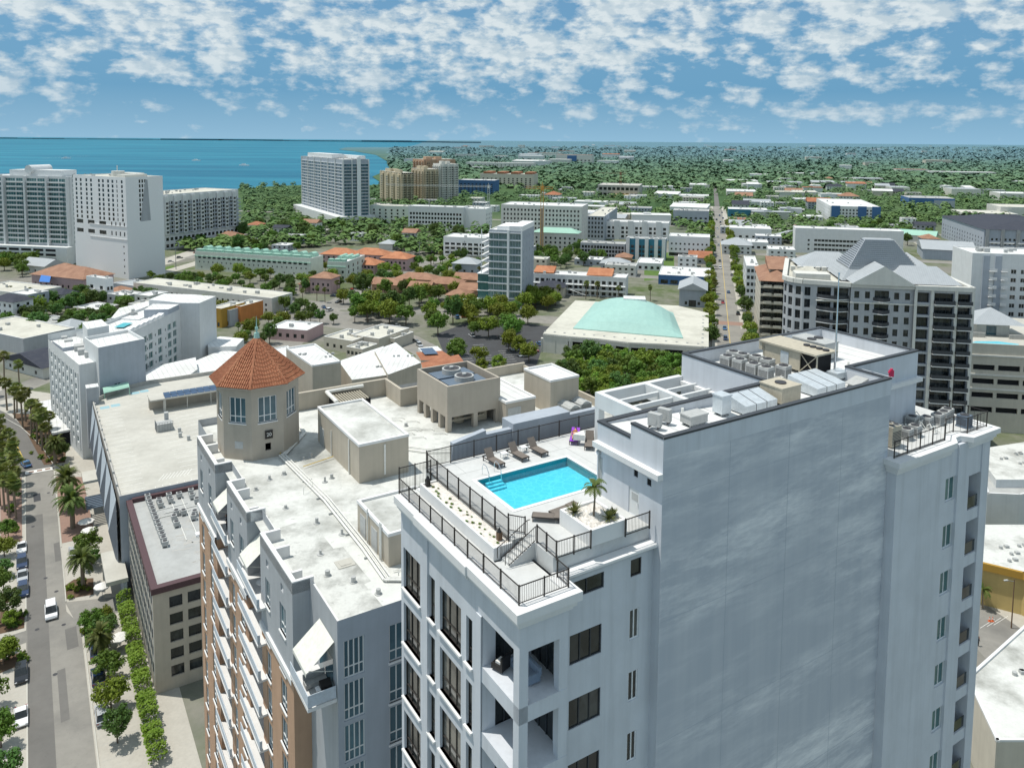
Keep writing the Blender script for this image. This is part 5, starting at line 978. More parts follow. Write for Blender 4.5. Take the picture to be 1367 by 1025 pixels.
# --- balcony condominium at the left edge
def balc_extra(n, z0, step, rows, dep=1.6, mat='trimw', sides_='S', span=(.04, .96)):
    def f(t, w, d, h):
        for s in sides_:
            a, b = side(w, d, s); a = Vector(a); b = Vector(b); D = b - a; nn = Vector((D.y, -D.x)).normalized()
            for i in range(n):
                s0, s1 = span[0] + (span[1] - span[0]) * (i + .12) / n, span[0] + (span[1] - span[0]) * (i + .88) / n
                for k in range(rows):
                    m_ = MB(); p, q = a + D * s0, a + D * s1; z = z0 + step * k; P4 = [tuple(p), tuple(p + nn * dep), tuple(q + nn * dep), tuple(q)]
                    m_.prism(P4, z - .25, z); m_.prism([tuple(p + nn * (dep - .08)), tuple(p + nn * dep), tuple(q + nn * dep), tuple(q + nn * (dep - .08))], z + .1, z + 1.0)
                    m_.obj('balcony', M[mat], t)
    return f
def bc(t, w, d, h):
    balc_extra(4, 17, 3.35, 13, 2.0, 'offwhite')(t, w, d, h); [MB().box(w*x, -2.3, 12, w*(x+.02), -.01, h).obj('wall_fin', M['offwhite'], t) for x in (.0, .24, .49, .74, .97)]; MB().box(-14, -8, 0, w + 2, -2.1, 12.5).obj('podium', M['offwhite'], t)
    m_ = MB(); [m_.box(-13 + 10 * i, -8.1, 3 + 3.2 * k, -5 + 10 * i, -8.01, 4.6 + 3.2 * k) for i in range(int(w / 10) + 1) for k in range(3)]; m_.obj('parking_opening', M['dark'], t)
    m_ = MB(); m_.box(w*.25, d*.2, h-.5, w*.85, d*.8, h + 4); m_.tube((w*.5, d*.1, h + 4.5), (w*.5, d*.9, h + 4.5), 3.0, None, 16); m_.obj('penthouse', M['offwhite'], t)
building('balcony_tower', 'pale high-rise full of curved balconies at the left edge, behind the bank tower', place((98, 352), None, 98, 236, 101, 'SE', d=24, w=72), 'offwhite', 'whiteroof', {'S': [(8, 14, 8.1, 2.35, 14.2, 3.35, 'bluewide', (.01, .99))], 'E': (4, 15, 2.4, 2.2, 14, 3.35, 'hotel')}, extras=bc, units=10, indiv=60)
def pur(t, w, d, h): pass
t = thing('concert_hall', 'violet round-topped hall peeking out between the bank tower and the long balcony block', 'building', at(226, 300), 0); m_ = MB(); m_.cyl(0, 0, 0, 22, 15, 28); m_.obj('wall', M['purple'], t); m_ = MB(); m_.cyl(0, 0, 22.01, 28, 11.5, 28, 0); m_.cyl(0, 0, 28.01, 29, 11, 28, 1); m_.obj('upper_drum', [M['purple'], M['offwhite']], t)
# --- long balcony block right of the bank tower
def lb(t, w, d, h):
    m_ = MB()
    for i in range(9): m_.box(w * (i + .15) / 9, -1.4, 12, w * (i + .55) / 9, -.003, h - 1.5)
    m_.obj('projecting_bay', M['offwhite'], t); m_ = MB()
    for i in range(9):
        for k in range(8): m_.box(w * (i + .56) / 9, -1.5, 12.4 + 3.3 * k, w * (i + 1.12) / 9, -.003, 12.6 + 3.3 * k); m_.box(w * (i + .56) / 9, -1.5, 12.6 + 3.3 * k, w * (i + 1.12) / 9, -1.42, 13.5 + 3.3 * k)
    m_.obj('balcony_stack', M['cool'], t); m_ = MB()
    for i in range(9): m_.box(w * (i + .2) / 9, -1.46, 12.6, w * (i + .5) / 9, -1.41, h - 2)
    m_ = MB(); [m_.box(w * (i + .22) / 9, -1.45, 13 + 3.3 * k, w * (i + .48) / 9, -1.41, 14.9 + 3.3 * k) for i in range(9) for k in range(8)]; o_ = m_.obj('bay_glazing', M['glass'], t); o_['kind'] = 'stuff'
building('apartment_block', 'long white apartment block with dark balcony stacks and cream roof, right of the bank tower', place((219, 334), None, 318, 260, 26, 'SW', d=42), 'offwhite', 'creamroof', {'S': [(27, 8, 1.9, 2.4, 13, 3.3, 'punch'), (18, 2, 2.8, 2.6, 1.5, 5.4, 'punch')], 'E': (8, 9, 1.8, 2, 6, 3.3)}, extras=lb, units=14)
# --- blue grey tower
def bt(t, w, d, h):
    m_ = MB(); m_.box(-10, -8, 0, w + 4, d + 6, 9); m_.obj('podium', M['offwhite'], t); m_ = MB(); m_.box(w*.1, d*.3, h, w*.6, d*.9, h + 4.5); m_.box(w*.7, d*.05, h, w*.98, d*.5, h+3.5); m_.obj('penthouse', M['offwhite'], t)
    for s, n in (('W', 6), ('S', 3)):
        a, b = (Vector(x) for x in side(w, d, s)); D = b - a; nn = Vector((D.y, -D.x)).normalized(); m_ = MB()
        for i in range(n + 1): p = a + D * (i / n); m_.prism([tuple(p - D.normalized() * .5), tuple(p + nn * 1.0 - D.normalized() * .5), tuple(p + nn * 1.0 + D.normalized() * .5), tuple(p + D.normalized() * .5)], 9, h)
        for k in range(16): m_.prism([tuple(a), tuple(a + nn * .9), tuple(b + nn * .9), tuple(b)], 11.6 + 3.45 * k, 12.0 + 3.45 * k)
        m_.obj('frame_grid', M['offwhite'], t)
    MB().box(w * .52, -1.6, 9, w * .66, -1.01, h + 2).obj('wall_fin', M['white'], t)
building('glass_tower', 'blue grey glass high-rise with white frame on a white podium, by the bay', place((459, 300), 403, 492, 213, 60, 'SW'), 'cool', 'whiteroof', {'W': [(12, 16, 3.0, 2.6, 9.2, 3.45)], 'S': [(8, 16, 3.2, 2.6, 9.2, 3.45)]}, extras=bt, units=8, glass='glassb')
# --- beige towers
def step_tower(name, label, base, xa, xb, ry, mat, cols=(8, 6), rows=13, group=None):
    def ex(t, w, d, h):
        m_ = MB(); [m_.box(w*x, d*y, h - .5, w*(x+.2), d*(y+.25), h + 3.5) for x, y in ((.1, .1), (.55, .5), (.3, .65))]; m_.obj('penthouse', M[mat], t)
        m_ = MB(); [m_.box(w * (i + .2) / 3, -2.0, 0, w * (i + .55) / 3, -.003, h - 2) for i in range(3)]; [m_.box(-2.0, d * (i + .2) / 4, 0, -.003, d * (i + .6) / 4, h - 3) for i in range(4)]; m_.obj('projecting_bay', M[mat], t)
        m_ = MB(); [m_.box(-2.06, d * (i + .24 + .12*j) / 4, 3 + 3.25*k, -2.003, d * (i + .31 + .12*j) / 4, 4.9 + 3.25*k) for i in range(4) for j in range(3) for k in range(int((h - 6) / 3.25))]; [m_.box(w * (i + .25 + .15*j) / 3, -2.06, 3 + 3.25*k, w * (i + .33 + .15*j) / 3, -2.003, 4.9 + 3.25*k) for i in range(3) for j in range(2) for k in range(int((h - 6) / 3.25))]; o_ = m_.obj('bay_glazing', M['glass'], t); o_['kind'] = 'stuff'
    building(name, label, place(base, xa, xb, ry, 62, 'SW'), mat, 'creamroof', {'W': (cols[0], rows, 2.0, 1.9, 3, 3.25), 'S': (cols[1], rows, 2.4, 2.0, 3, 3.25)}, extras=ex)
step_tower('beige_tower', 'yellow beige stepped apartment tower, nearest of the beige cluster by the bay', (536, 274), 507, 552, 231, 'tan'); step_tower('beige_tower', 'yellow beige apartment tower in the middle of the beige cluster', (566, 271), 549, 585, 226, 'tan'); step_tower('beige_tower', 'grey beige tower with white top, right end of the beige cluster', (588, 270), 578, 612, 219, 'ivory', (6, 8), 15); step_tower('beige_tower', 'farthest tower of the beige cluster, its terracotta top showing over the others', (566, 264), 551, 608, 213, 'peach', (5, 9), 14)
# --- grid buildings
def G(name, label, base, xl, ry, xe=None, wall='offwhite', roof='whiteroof', S=None, E=None, d=None, corner='SE', rk='flat', units=4, ex=None, trim=None, indiv=0, par=.5, hx=GH, W_=None, h=None):
    s = {}; 
    if S: s['S'] = S
    if E: s['E'] = E
    if W_: s['W'] = W_
    return building(name, label, place(base, xl, xe, ry, hx, corner, d=d, h=h), wall, roof, s, roofkind=rk, units=units if rk == 'flat' else 0, extras=ex, trim=trim, indiv=indiv, par=par)
G('apartment_block', 'long low white apartment block in front of the beige towers', (618, 309), 545, 277, None, 'offwhite', 'whiteroof', (17, 4, 2.2, 2.3, 2.5, 4.2), None, 16)
G('apartment_block', 'white lower wing with few windows at the left of the long white block', (560, 300), 494, 276, None, 'ltgreen', 'creamroof', (8, 4, 2, 2, 2.5, 3.6), None, 18)
G('apartment_block', 'blank white cube ending the long white block on the right', (648, 309), 620, 279, 657, 'white', 'whiteroof', None, (4, 4, 1.8, 2, 3, 4))
G('apartment_block', 'big white apartment block with a dense grid of windows behind the tower crane', (776, 331), 669, 276, 785, 'ivory', 'whiteroof', [(22, 8, 1.5, 1.9, 3, 3.8)], (3, 8, 1.6, 1.9, 3, 3.8), None, units=10)
G('apartment_block', 'grey and white block right of the big white apartments', (806, 322), 784, 289, 824, 'cool', 'creamroof', (5, 5, 1.6, 2.2, 3, 4), (7, 5, 1.6, 2.2, 3, 4), units=5)
G('motel', 'white block with pale green roof below the tower crane', (771, 336), 712, 312, None, 'ivory', 'mint2', (9, 3, 1.5, 1.8, 2.2, 3.6), None, 14, rk='hip')
G('townhouse_row', 'modern white townhouse row with recessed dark windows', (892, 322), 790, 298, None, 'white', 'whiteroof', [(16, 3, 2.6, 2.4, 1.5, 3.9)], None, 18, units=8, ex=lambda t, w, d, h: [MB().box(w*x, -2.2, 0, w*(x+.07), -.003, h + 1).obj('projecting_bay', M['offwhite'], t) for x in (.12, .3, .48, .66, .84)])
G('townhouse_row', 'teal and white townhouse row beside the grey townhouses', (888, 348), 836, 320, None, 'teal', 'greyroof', [(10, 3, 2.2, 2.3, 1.5, 3.6)], None, 14, units=6, ex=lambda t, w, d, h: [MB().box(w*x, -1.5, 0, w*(x+.09), -.003, h + 1).obj('projecting_bay', M['offwhite'], t) for x in (.0, .24, .48, .72, .91)])
G('townhouse_row', 'weathered grey townhouse row left of the teal townhouses', (834, 346), 775, 326, None, 'greyst', 'greyroof', [(14, 3, 1.8, 2.1, 1.2, 3.1)], None, 14, units=10)
G('apartment_block', 'plain white block with round windows along the straight avenue', (947, 344), 893, 317, None, 'white', 'whiteroof', [(9, 2, 1.3, 1.4, 5, 4.2), (4, 1, 8, 2.6, .3, 3)], None, 22)
G('warehouse', 'blue grey flat-roofed building left of the avenue', (946, 302), 899, 282, None, 'cool', 'greyroof', (7, 2, 2.5, 1.8, 2, 5), None, 26, units=8)
G('warehouse', 'white hall with arched dormer left of the avenue', (946, 268), 906, 262, None, 'white', 'whiteroof', (6, 1, 3, 2, 2, 3), None, 40); G('warehouse', 'small white roof farthest up the left side of the avenue', (947, 252), 920, 247, None, 'ivory', 'whiteroof', None, None, 60)
G('shop', 'white flat shop with bright blue front below it, left of the avenue', (948, 383), 879, 370, None, 'blue', 'whiteroof', (5, 1, 4.5, 2.6, .5, 3), None, 36, units=10, par=.3)
G('shop', 'plain white flat roof left of the blue-fronted shop', (883, 362), 850, 352, None, 'offwhite', 'whiteroof', (4, 1, 2, 2, 1, 3), None, 26, units=3)
G('house', 'grey gabled house with vertical boards beside the avenue', (942, 411), 907, 388, None, 'cool', 'metalroof', [(2, 1, 1.4, 1.8, 1.2, 3), (1, 1, 4, 3.6, .2, 4)], None, 24, rk='gabley')
def motel_x(t, w, d, h):
    m_ = MB(); m_.box(0, -2.2, 3.2, w, -.01, 3.45); m_.box(0, -2.2, 6.4, w, -.01, 6.65); m_.box(0, -2.2, 3.5, w, -2.12, 4.4); [m_.box(w*i/11, -2.2, 0, w*i/11 + .3, -1.9, h - .6) for i in range(12)]; m_.obj('gallery', M['offwhite'], t)
    m_ = MB(); [m_.bar((w*.42 + 1.0*i, -2.3 - .0, 3.4 - .3*i), (w*.42 + 1.0*i + 1, -2.3, 3.4 - .3*i), .9, .2) for i in range(9)]; m_.obj('outdoor_stair', M['white'], t); m_ = MB(); m_.prism([(0, d*.2), (w*.22, d*.2), (w*.22, d*.8), (0, d*.8)], h, [h+.4, h+.4, h+3, h+3]); m_.obj('tile_roof', M['orangetile'], t); m_ = MB(); m_.prism([(w*.58, d*.1), (w*.85, d*.1), (w*.85, d*.9), (w*.58, d*.9)], h, [h+.3, h+.3, h+3, h+3]); m_.obj('tile_roof', M['orangetile'], t)
G('motel', 'white gallery motel with two orange tile roof patches above the green-roofed hall', (835, 398), 711, 371, None, 'offwhite', 'whiteroof', [(16, 3, 2.2, 2.0, .7, 3.2)], None, 14, units=8, ex=motel_x)
G('house', 'small house with charcoal roof at the corner of the motel', (752, 398), 716, 384, None, 'cream', 'darkshing', (4, 2, 1.2, 1.5, 1, 3), None, 11, rk='hip'); G('house', 'wooden gazebo-roofed house among the trees behind the motel', (842, 351), 822, 344, None, 'peach', 'browntile', None, None, 12, rk='hip')
G('concrete_shell', 'grey concrete shell under construction with orange formwork', (853, 264), 798, 248, None, 'conc2', 'concrete', (9, 2, 5, 4.5, 2, 9), None, 60, units=3, ex=lambda t, w, d, h: MB().box(w*.35, -9, 0, w*1.08, -.01, 5).obj('formwork', M['yellow'], t))
G('apartment_block', 'tan apartment block with orange tile roofs in the middle distance', (712, 252), 641, 233, None, 'cream', 'creamroof', (12, 5, 3, 2.2, 2, 3.6), None, 40, ex=lambda t, w, d, h: [MB().prism([(w*x, 0), (w*(x+.13), 0), (w*(x+.13), d), (w*x, d)], h, h + 3.5).obj('tile_roof', M['terra'], t) for x in (.06, .32, .58, .84)])
G('apartment_block', 'bright blue and white block beside the beige towers', (660, 260), 612, 241, None, 'blue', 'whiteroof', [(9, 5, 3, 1.8, 2, 3.4)], None, 30, units=6); G('apartment_block', 'far white strip of flats above the tree belt', (712, 226), 622, 218, None, 'ivory', 'whiteroof', (16, 3, 3.4, 2.4, 2, 4), None, 40); G('office_block', 'distant office with a bright blue corner', (790, 219), 742, 207, None, 'ivory', 'terra', (9, 2, 7, 4, 3, 8), None, 60, ex=lambda t, w, d, h: MB().box(w*.32, -1, 0, w*.58, -.01, h*.9).obj('blue_panel', M['blue'], t))
# glass tower in the middle
def gt(t, w, d, h):
    m_ = MB(); 
    for k in range(10): z = 5.5 + (h - 7) / 9 * k; m_.box(-.3, -.55, z - .25, w + .1, -.003, z + .2)
    m_.box(w*.56, -.9, 0, w*.62, -.003, h + .2); m_.box(w - .5, -.7, 0, w + .15, -.003, h + .3); m_.obj('slab_edge', M['white'], t)
    m_ = MB(); m_.box(w*.2, d*.1, h - .5, w*.75, d*.8, h + 1.6); m_.box(w*.62, -.3, h - .5, w + .1, d, h + 2.2); m_.obj('penthouse', M['white'], t); m_ = MB(); m_.box(-6.2, 0, 0, -.01, d*.7, h*.43); m_.obj('side_wing', M['glassg'], t); m_ = MB(); [m_.box(-6.6, -.5, h*.43*k/4 - .2, -.01, d*.7, h*.43*k/4 + .2) for k in range(1, 5)]; m_.obj('slab_edge', M['white'], t)
    m_ = MB(); m_.box(-16, -7, 0, w*.6, -.6, 4.2); m_.obj('podium', M['ivory'], t); m_ = MB(); m_.box(-14, -6, 4.21, -7, -2, 4.25); m_.obj('terrace_pool', M['mint2'], t)
    m_ = MB(); [m_.box(-4.6, y, h*.43, -4.2, y + .4, h) for y in (.5, d*.6)]; [m_.box(-4.8, 0, h*.43 + 3.3*k, -.1, d*.7, h*.43 + .25 + 3.3*k) for k in range(1, 7)]; m_.obj('balcony_stack', M['white'], t)
pl = place((696, 413), 653, 713, 308); Lw = pl[1]
building('glass_tower', 'slim green glass tower with white slab edges and blank blue grey side', pl, 'cool', 'whiteroof', {'S': [(4, 9, Lw*.56/4 - .15, 3.1, 5.9, (pl[3] - 7) / 9, 'curtain', (.0, .56)), (4, 9, Lw*.36/4 - .15, 3.1, 5.9, (pl[3] - 7) / 9, 'curtain', (.63, .97))], 'E': (4, 9, .5, 1.6, 6, (pl[3] - 7) / 9, 'punch')}, indiv=80, extras=gt)
G('apartment_block', 'white balconied apartments left of the slim glass tower', (648, 344), 592, 318, None, 'white', 'whiteroof', [(7, 3, 3.4, 2.2, 1.5, 3.4)], None, 24, units=6, ex=balc_extra(7, 1.2, 3.4, 3, 1.4)); G('house', 'blue grey house behind the slim glass tower', (636, 366), 604, 353, None, 'cool', 'metalroof', (3, 1, 1.5, 1.5, 1, 3), None, 14, rk='hip'); G('house', 'small house with pale roof among the trees above the orange roofs', (524, 334), 506, 326, None, 'ivory', 'metalroof', None, None, 12, rk='hip')
# mint townhouses
def mint(t, w, d, h):
    n = max(3, int(w / 7)); m_ = MB(); [m_.box(w*(i+.1)/n, .3, h - .5, w*(i+.85)/n, 3.5, h + 1.5) for i in range(n)]; [m_.tube((w*(i+.47)/n, d*.45, h + .2), (w*(i+.47)/n, d*.8, h + .2), w*.36/n, None, 10) for i in range(n)]; m_.obj('roof_terrace', M['mint2'], t); MB().box(-.3, -.5, h - 3.3, w + .3, -.01, h - 2.9).obj('green_cornice', M['mint2'], t)
G('townhouse_row', 'long mint-trimmed white townhouse row with many roof terraces', (415, 371), 260, 345, None, 'ltgreen', 'whiteroof', [(22, 1, 2.6, 1.9, 8.1, 3, 'pair'), (24, 1, .9, 1.1, 5.2, 3, 'punch'), (12, 1, .9, 1.1, 1.6, 3, 'punch')], None, 15, units=8, ex=mint, hx=108)
G('townhouse_row', 'short mint-trimmed townhouse block at the end of the long row', (462, 377), 437, 350, 487, 'ltgreen', 'whiteroof', [(3, 2, 1.5, 1.6, 2, 3.6)], (4, 3, 2, 2, 1.5, 3.4), None, ex=mint, hx=101)
for i, (b, xl, ry, lab) in enumerate((((470, 355), 428, 341, 'left block of the orange tiled townhouses'), ((512, 355), 468, 341, 'middle block of the orange tiled townhouses'), ((543, 362), 508, 346, 'right block of the orange tiled townhouses'), ((500, 368), 470, 354, 'low orange tiled porch wing before the townhouses'))): G('townhouse_row', lab, b, xl, ry, None, 'pink', 'orangetile', (6, 2, 1.5, 1.6, 1.3, 3.3), None, 15, rk='hip')
G('house', 'pink house with terracotta hip roof beside the street bend', (442, 393), 414, 372, None, 'pink', 'browntile', (4, 2, 1.3, 1.6, 1.4, 3.2), None, 11, rk='hip'); G('house', 'lower tiled wing of the pink house, on its left', (420, 390), 399, 380, None, 'pink', 'browntile', None, None, 9, rk='hip')
G('shop', 'small pink shop with white flat roof and gabled parapet', (410, 457), 358, 441, None, 'pink', 'whiteroof', (5, 1, 1.6, 1.8, 1.5, 3), None, 15, units=3)
k = 0
for b, xl, ry, d_ in (((470, 472), 432, 455, 16), ((506, 470), 468, 452, 22), ((527, 466), 503, 452, 14), ((484, 480), 462, 466, 10)): G('clinic', 'cream flat-roofed clinic block, %s of the low group behind the condominium' % nth(k), b, xl, ry, None, 'cream', 'creamroof', (4, 1, 1.4, 1.6, 1.2, 3), None, d_, units=5, hx=118); k += 1
for i, (b, xl, ry) in enumerate((((532, 392), 496, 381), ((578, 386), 528, 374), ((572, 398), 545, 386), ((612, 394), 572, 380), ((640, 386), 606, 374), ((622, 408), 596, 395), ((642, 400), 612, 388))): G('tiled_house', 'low terracotta tiled house, %s from the left in the court before the slim glass tower' % nth(i), b, xl, ry, None, 'peach', 'browntile', (4, 1, 1.3, 1.5, 1.2, 3), None, 12, rk=('gable', 'hip')[i % 2])
# low roofs between the condominium and the clinic
def flat(name, label, pts_px, z, wall, roof, zs=None, par=.0, units=0):
    P = [at(x, y, z) for x, y in pts_px]; c = P[0]; t = thing(name, label, 'building', (c.x, c.y, 0)); mb = MB((c.x, c.y, 0)); q = [(p.x, p.y) for p in P]
    if sum(q[i][0] * q[(i+1) % len(q)][1] - q[(i+1) % len(q)][0] * q[i][1] for i in range(len(q))) < 0: q = q[::-1]
    mb.prism(q, 0, zs or z, 0, 1); mb.obj('wall', [M[wall], M[roof]], t)
    if par:
        pb = MB((c.x, c.y, 0))
        for a, b in zip(q, q[1:] + q[:1]): a = Vector(a); b = Vector(b); d = (b - a).normalized() * .02; n = Vector((-d.y, d.x)) * 20; pb.prism([tuple(a), tuple(b), tuple(b + n), tuple(a + n)], z, z + par)
        pb.obj('parapet', M['trimw'], t)
    if units:
        u = MB((c.x, c.y, 0)); rr = random.Random(len(label)); cx_ = sum(x for x, _ in q) / len(q); cy_ = sum(y for _, y in q) / len(q)
        for _ in range(units): x = cx_ + (rr.random() - .5) * 9; y = cy_ + (rr.random() - .5) * 9; u.cyl(x, y, z, z + .5, .35, 10); u.box(x + 1, y, z, x + 1.8, y + .7, z + .5)
        o_ = u.obj('roof_plant', M['acgrey'], t); o_['kind'] = 'stuff'
    return t
flat('theatre', 'beige blank stage house with white roof behind the turret', [(382, 466), (417, 490), (455, 484), (420, 460)], 24, 'beige', 'whiteroof', None, .5, 4)
t = flat('theatre', 'white folded roof of the theatre hall right of the stage house', [(452, 482), (470, 507), (520, 500), (512, 462)], 19, 'beige', 'whiteroof', None, 0, 2)
t = flat('theatre', 'higher white ridge roof right of the folded theatre roof', [(500, 468), (518, 500), (562, 484), (528, 457)], 20, 'beige', 'whiteroof', None, 0, 2)
flat('theatre', 'low white roof strip left of the beige stage house', [(345, 470), (384, 492), (420, 500), (384, 462)], 14, 'beige', 'whiteroof', None, .3, 2)
flat('shop', 'terracotta roofed shop right of the theatre, upper one', [(555, 470), (562, 481), (610, 481), (590, 468)], 10, 'cream', 'terra'); flat('shop', 'terracotta roofed shop right of the theatre, lower one', [(562, 484), (566, 500), (624, 489), (612, 473)], 11, 'cream', 'terra')
flat('shop', 'small roof carrying dark solar panels behind the terracotta shops', [(558, 464), (566, 474), (596, 474), (584, 462)], 9, 'offwhite', 'whiteroof'); s_ = MB(); q = [at(x, y, 10.6) for x, y in ((560, 465), (567, 473), (585, 472), (577, 464))]; s_.poly([tuple(p) for p in q]); tag(s_.obj('solar_panel', M['solar']), 'dark solar panels on the small roof behind the terracotta shops', 'solar panels')
# green-roofed hall
P = at(727, 470); hz = 8.2; q = [at(x, y, hz) for x, y in ((725, 445), (762, 449), (800, 452), (840, 457), (885, 459), (946, 463), (946, 418), (905, 408), (768, 401))]; c0 = q[0]
t = thing('bank_hall', 'low cream-roofed hall with a big pale green vaulted roof and curved colonnade', 'building', (c0.x, c0.y, 0)); oo = (c0.x, c0.y, 0); mb = MB(oo); pts = [(p.x, p.y) for p in q]
mb.prism(pts, hz - 2.2, hz, 0, 1)
inner = [(x + (pts[4][0] - x) * .04, y + 2.5) for x, y in pts]; mb.prism(inner, 0, hz - 2.21, 2, 2)
for i in range(6):
    for f in (.0, .5):
        x, y = Vector(pts[i]).lerp(Vector(pts[i + 1]), f) if i < 5 else (pts[i][0], pts[i][1]); mb.box(x - .8, y + .15, 0, x + .8, y + 1.8, hz - 2.21, 0)
a, b = Vector(pts[0]), Vector(pts[8]); mb.prism([tuple(a), tuple(a.lerp(Vector(pts[1]), .9)), (pts[1][0] - 1, pts[1][1] + 5), tuple(b)], 0, hz - 2.22, 0)
mb.obj('wall', [M['ivory'], M['creamroof'], M['dark']], t)
de = MB(oo)
for i in range(5):
    A_, B_ = Vector(pts[i]), Vector(pts[i + 1]); L = (B_ - A_).length; d = (B_ - A_) / L; n = Vector((d.y, -d.x)); k = 0
    while k < L - .5: p = A_ + d * k; de.prism([tuple(p), tuple(p + n * .25), tuple(p + n * .25 + d * .4), tuple(p + d * .4)], hz - .9, hz - .35); k += .85
o_ = de.obj('dentil', M['ivory'], t); o_['kind'] = 'stuff'
vb = [at(x, y, hz + .3) for x, y in ((765, 438), (912, 451), (914, 424), (884, 411), (795, 403))]; vt = [at(x, y, hz + 4.6) for x, y in ((826, 407), (860, 408), (858, 401), (828, 400))]
v = MB(oo); nb = 12
def lerp(a, b, f): return a + (b - a) * f
A0, B0, B1, A1 = vb[0], vb[1], vb[2].lerp(vb[3], .5), vb[4]
for i in range(nb):
    for j in range(nb):
        def S_(s, tt): p = lerp(lerp(A0, B0, s), lerp(A1, B1, s), tt); k = (1 - abs(2*s-1)**2.4) * (1 - abs(2*min(1, max(0, tt)) - 1)**2.0); return (p.x, p.y, hz + .35 + 8.6 * (max(0, 1 - abs(2*s - 1)**2.2) * max(0, 1 - abs(2*tt - 1)**2.2)) ** .8)
        v.poly([S_(i/nb, j/nb), S_((i+1)/nb, j/nb), S_((i+1)/nb, (j+1)/nb), S_(i/nb, (j+1)/nb)])
for (p, r_) in ((A0, B0), (B0, B1), (B1, A1), (A1, A0)): v.poly([(p.x, p.y, hz), (r_.x, r_.y, hz), (r_.x, r_.y, hz + .36), (p.x, p.y, hz + .36)])
v.obj('vaulted_roof', M['mintroof'], t, None, True)
sk_ = MB(oo); c = lerp(lerp(A0, B0, .52), lerp(A1, B1, .52), .62); sk_.prism([(c.x - 5, c.y - 3.4), (c.x + 5, c.y - 5.2), (c.x + 6, c.y + 2.6), (c.x - 4, c.y + 3.4)], hz + 7.6, hz + 9.3); sk_.obj('skylight', M['whiteroof'], t)
dr_ = MB(oo); rr = random.Random(8)
for k in range(16): p = lerp(Vector(pts[0]), Vector(pts[5]), k / 16); dr_.cyl(p.x + 1, p.y + 3.5, hz, hz + .12, .5, 8)
for k in range(9): p = lerp(Vector(pts[5]), Vector(pts[6]), k / 9); dr_.cyl(p.x - 2.5, p.y, hz, hz + .12, .5, 8)
dr_.obj('roof_drain', M['steel'], t)
# left middle
G('motel', 'long low cream-roofed motel left of the small orange building', (363, 419), 178, 398, None, 'ivory', 'creamroof', [(26, 2, 1.4, 1.4, .9, 2.7)], None, 16, units=14, hx=114, par=.25)
G('house', 'slim white modern three-storey house beside the bank tower', (143, 408), 115, 372, 151, 'white', 'whiteroof', [(2, 3, 2.8, 2.2, 1, 3.5)], (2, 3, 1.4, 2, 1, 3.5), None, hx=118, units=2, ex=balc_extra(2, .8, 3.5, 3, 1.5))
G('villa', 'brown tiled pink villa with two gallery floors', (112, 397), 42, 373, None, 'pink', 'browntile', [(9, 2, 1.4, 1.6, 1, 3.2)], None, 20, rk='hip', hx=112); G('villa', 'rear brown tiled roof of the pink villa', (88, 378), 58, 364, None, 'pink', 'browntile', None, None, 16, rk='hip', hx=112)
tp = MB(); q = [at(x, y, 9.6) for x, y in ((52, 375), (66, 376), (69, 368), (56, 367))]; tp.prism([(p.x, p.y) for p in q], 9.2, [9.2, 9.2, 10.8, 10.8]); o_ = tp.obj('tarpaulin', M['bluet']); tag(o_, 'crumpled bright blue tarpaulin on the villa roof', 'tarpaulin')
G('house', 'pale metal-roofed house at the foot of the balcony tower', (60, 366), 26, 356, None, 'ivory', 'metalroof', (4, 1, 1.4, 1.5, 1, 3), None, 15, rk='gable', hx=112); G('garage_hall', 'flat grey-green hall at the left edge below the villa', (32, 411), -40, 392, None, 'ivory', 'creamroof', None, None, 22, hx=112); G('warehouse', 'flat grey warehouse at the left edge behind the palms', (32, 474), -50, 452, None, 'greyst', 'creamroof', None, None, 22, hx=118, units=3); G('house', 'dark shingled bungalow at the left edge beside the palms', (58, 506), 4, 484, None, 'ivory', 'darkshing', (3, 1, 1.6, 1.4, 1, 3), None, 14, rk='gabley', hx=120, h=4.2); G('shed', 'low blue grey shed right of the white modern house', (196, 398), 150, 384, None, 'cool', 'metalroof', None, None, 14, hx=118)
for b, xl, ry, mt, lab in (((296, 438), 279, 412, 'ochre', 'ochre yellow stuccoed shop beside the street corner'), ((307, 436), 293, 414, 'greyst', 'dark mottled shop between the ochre and orange ones'), ((322, 433), 305, 409, 'orange', 'bright orange shop at the end of the motel row')): G('shop', lab, b, xl, ry, None, mt, 'creamroof', (2, 1, 1.4, 2, .5, 3), None, 16, units=2, hx=112)
G('shop', 'flat roof with a bright green awning above the orange shops', (300, 410), 262, 399, None, 'ivory', 'creamroof', None, None, 10, hx=112, ex=lambda t, w, d, h: MB().box(w*.3, d*.2, h, w*.7, d*.6, h + .6).obj('green_awning', M['leafL'], t))
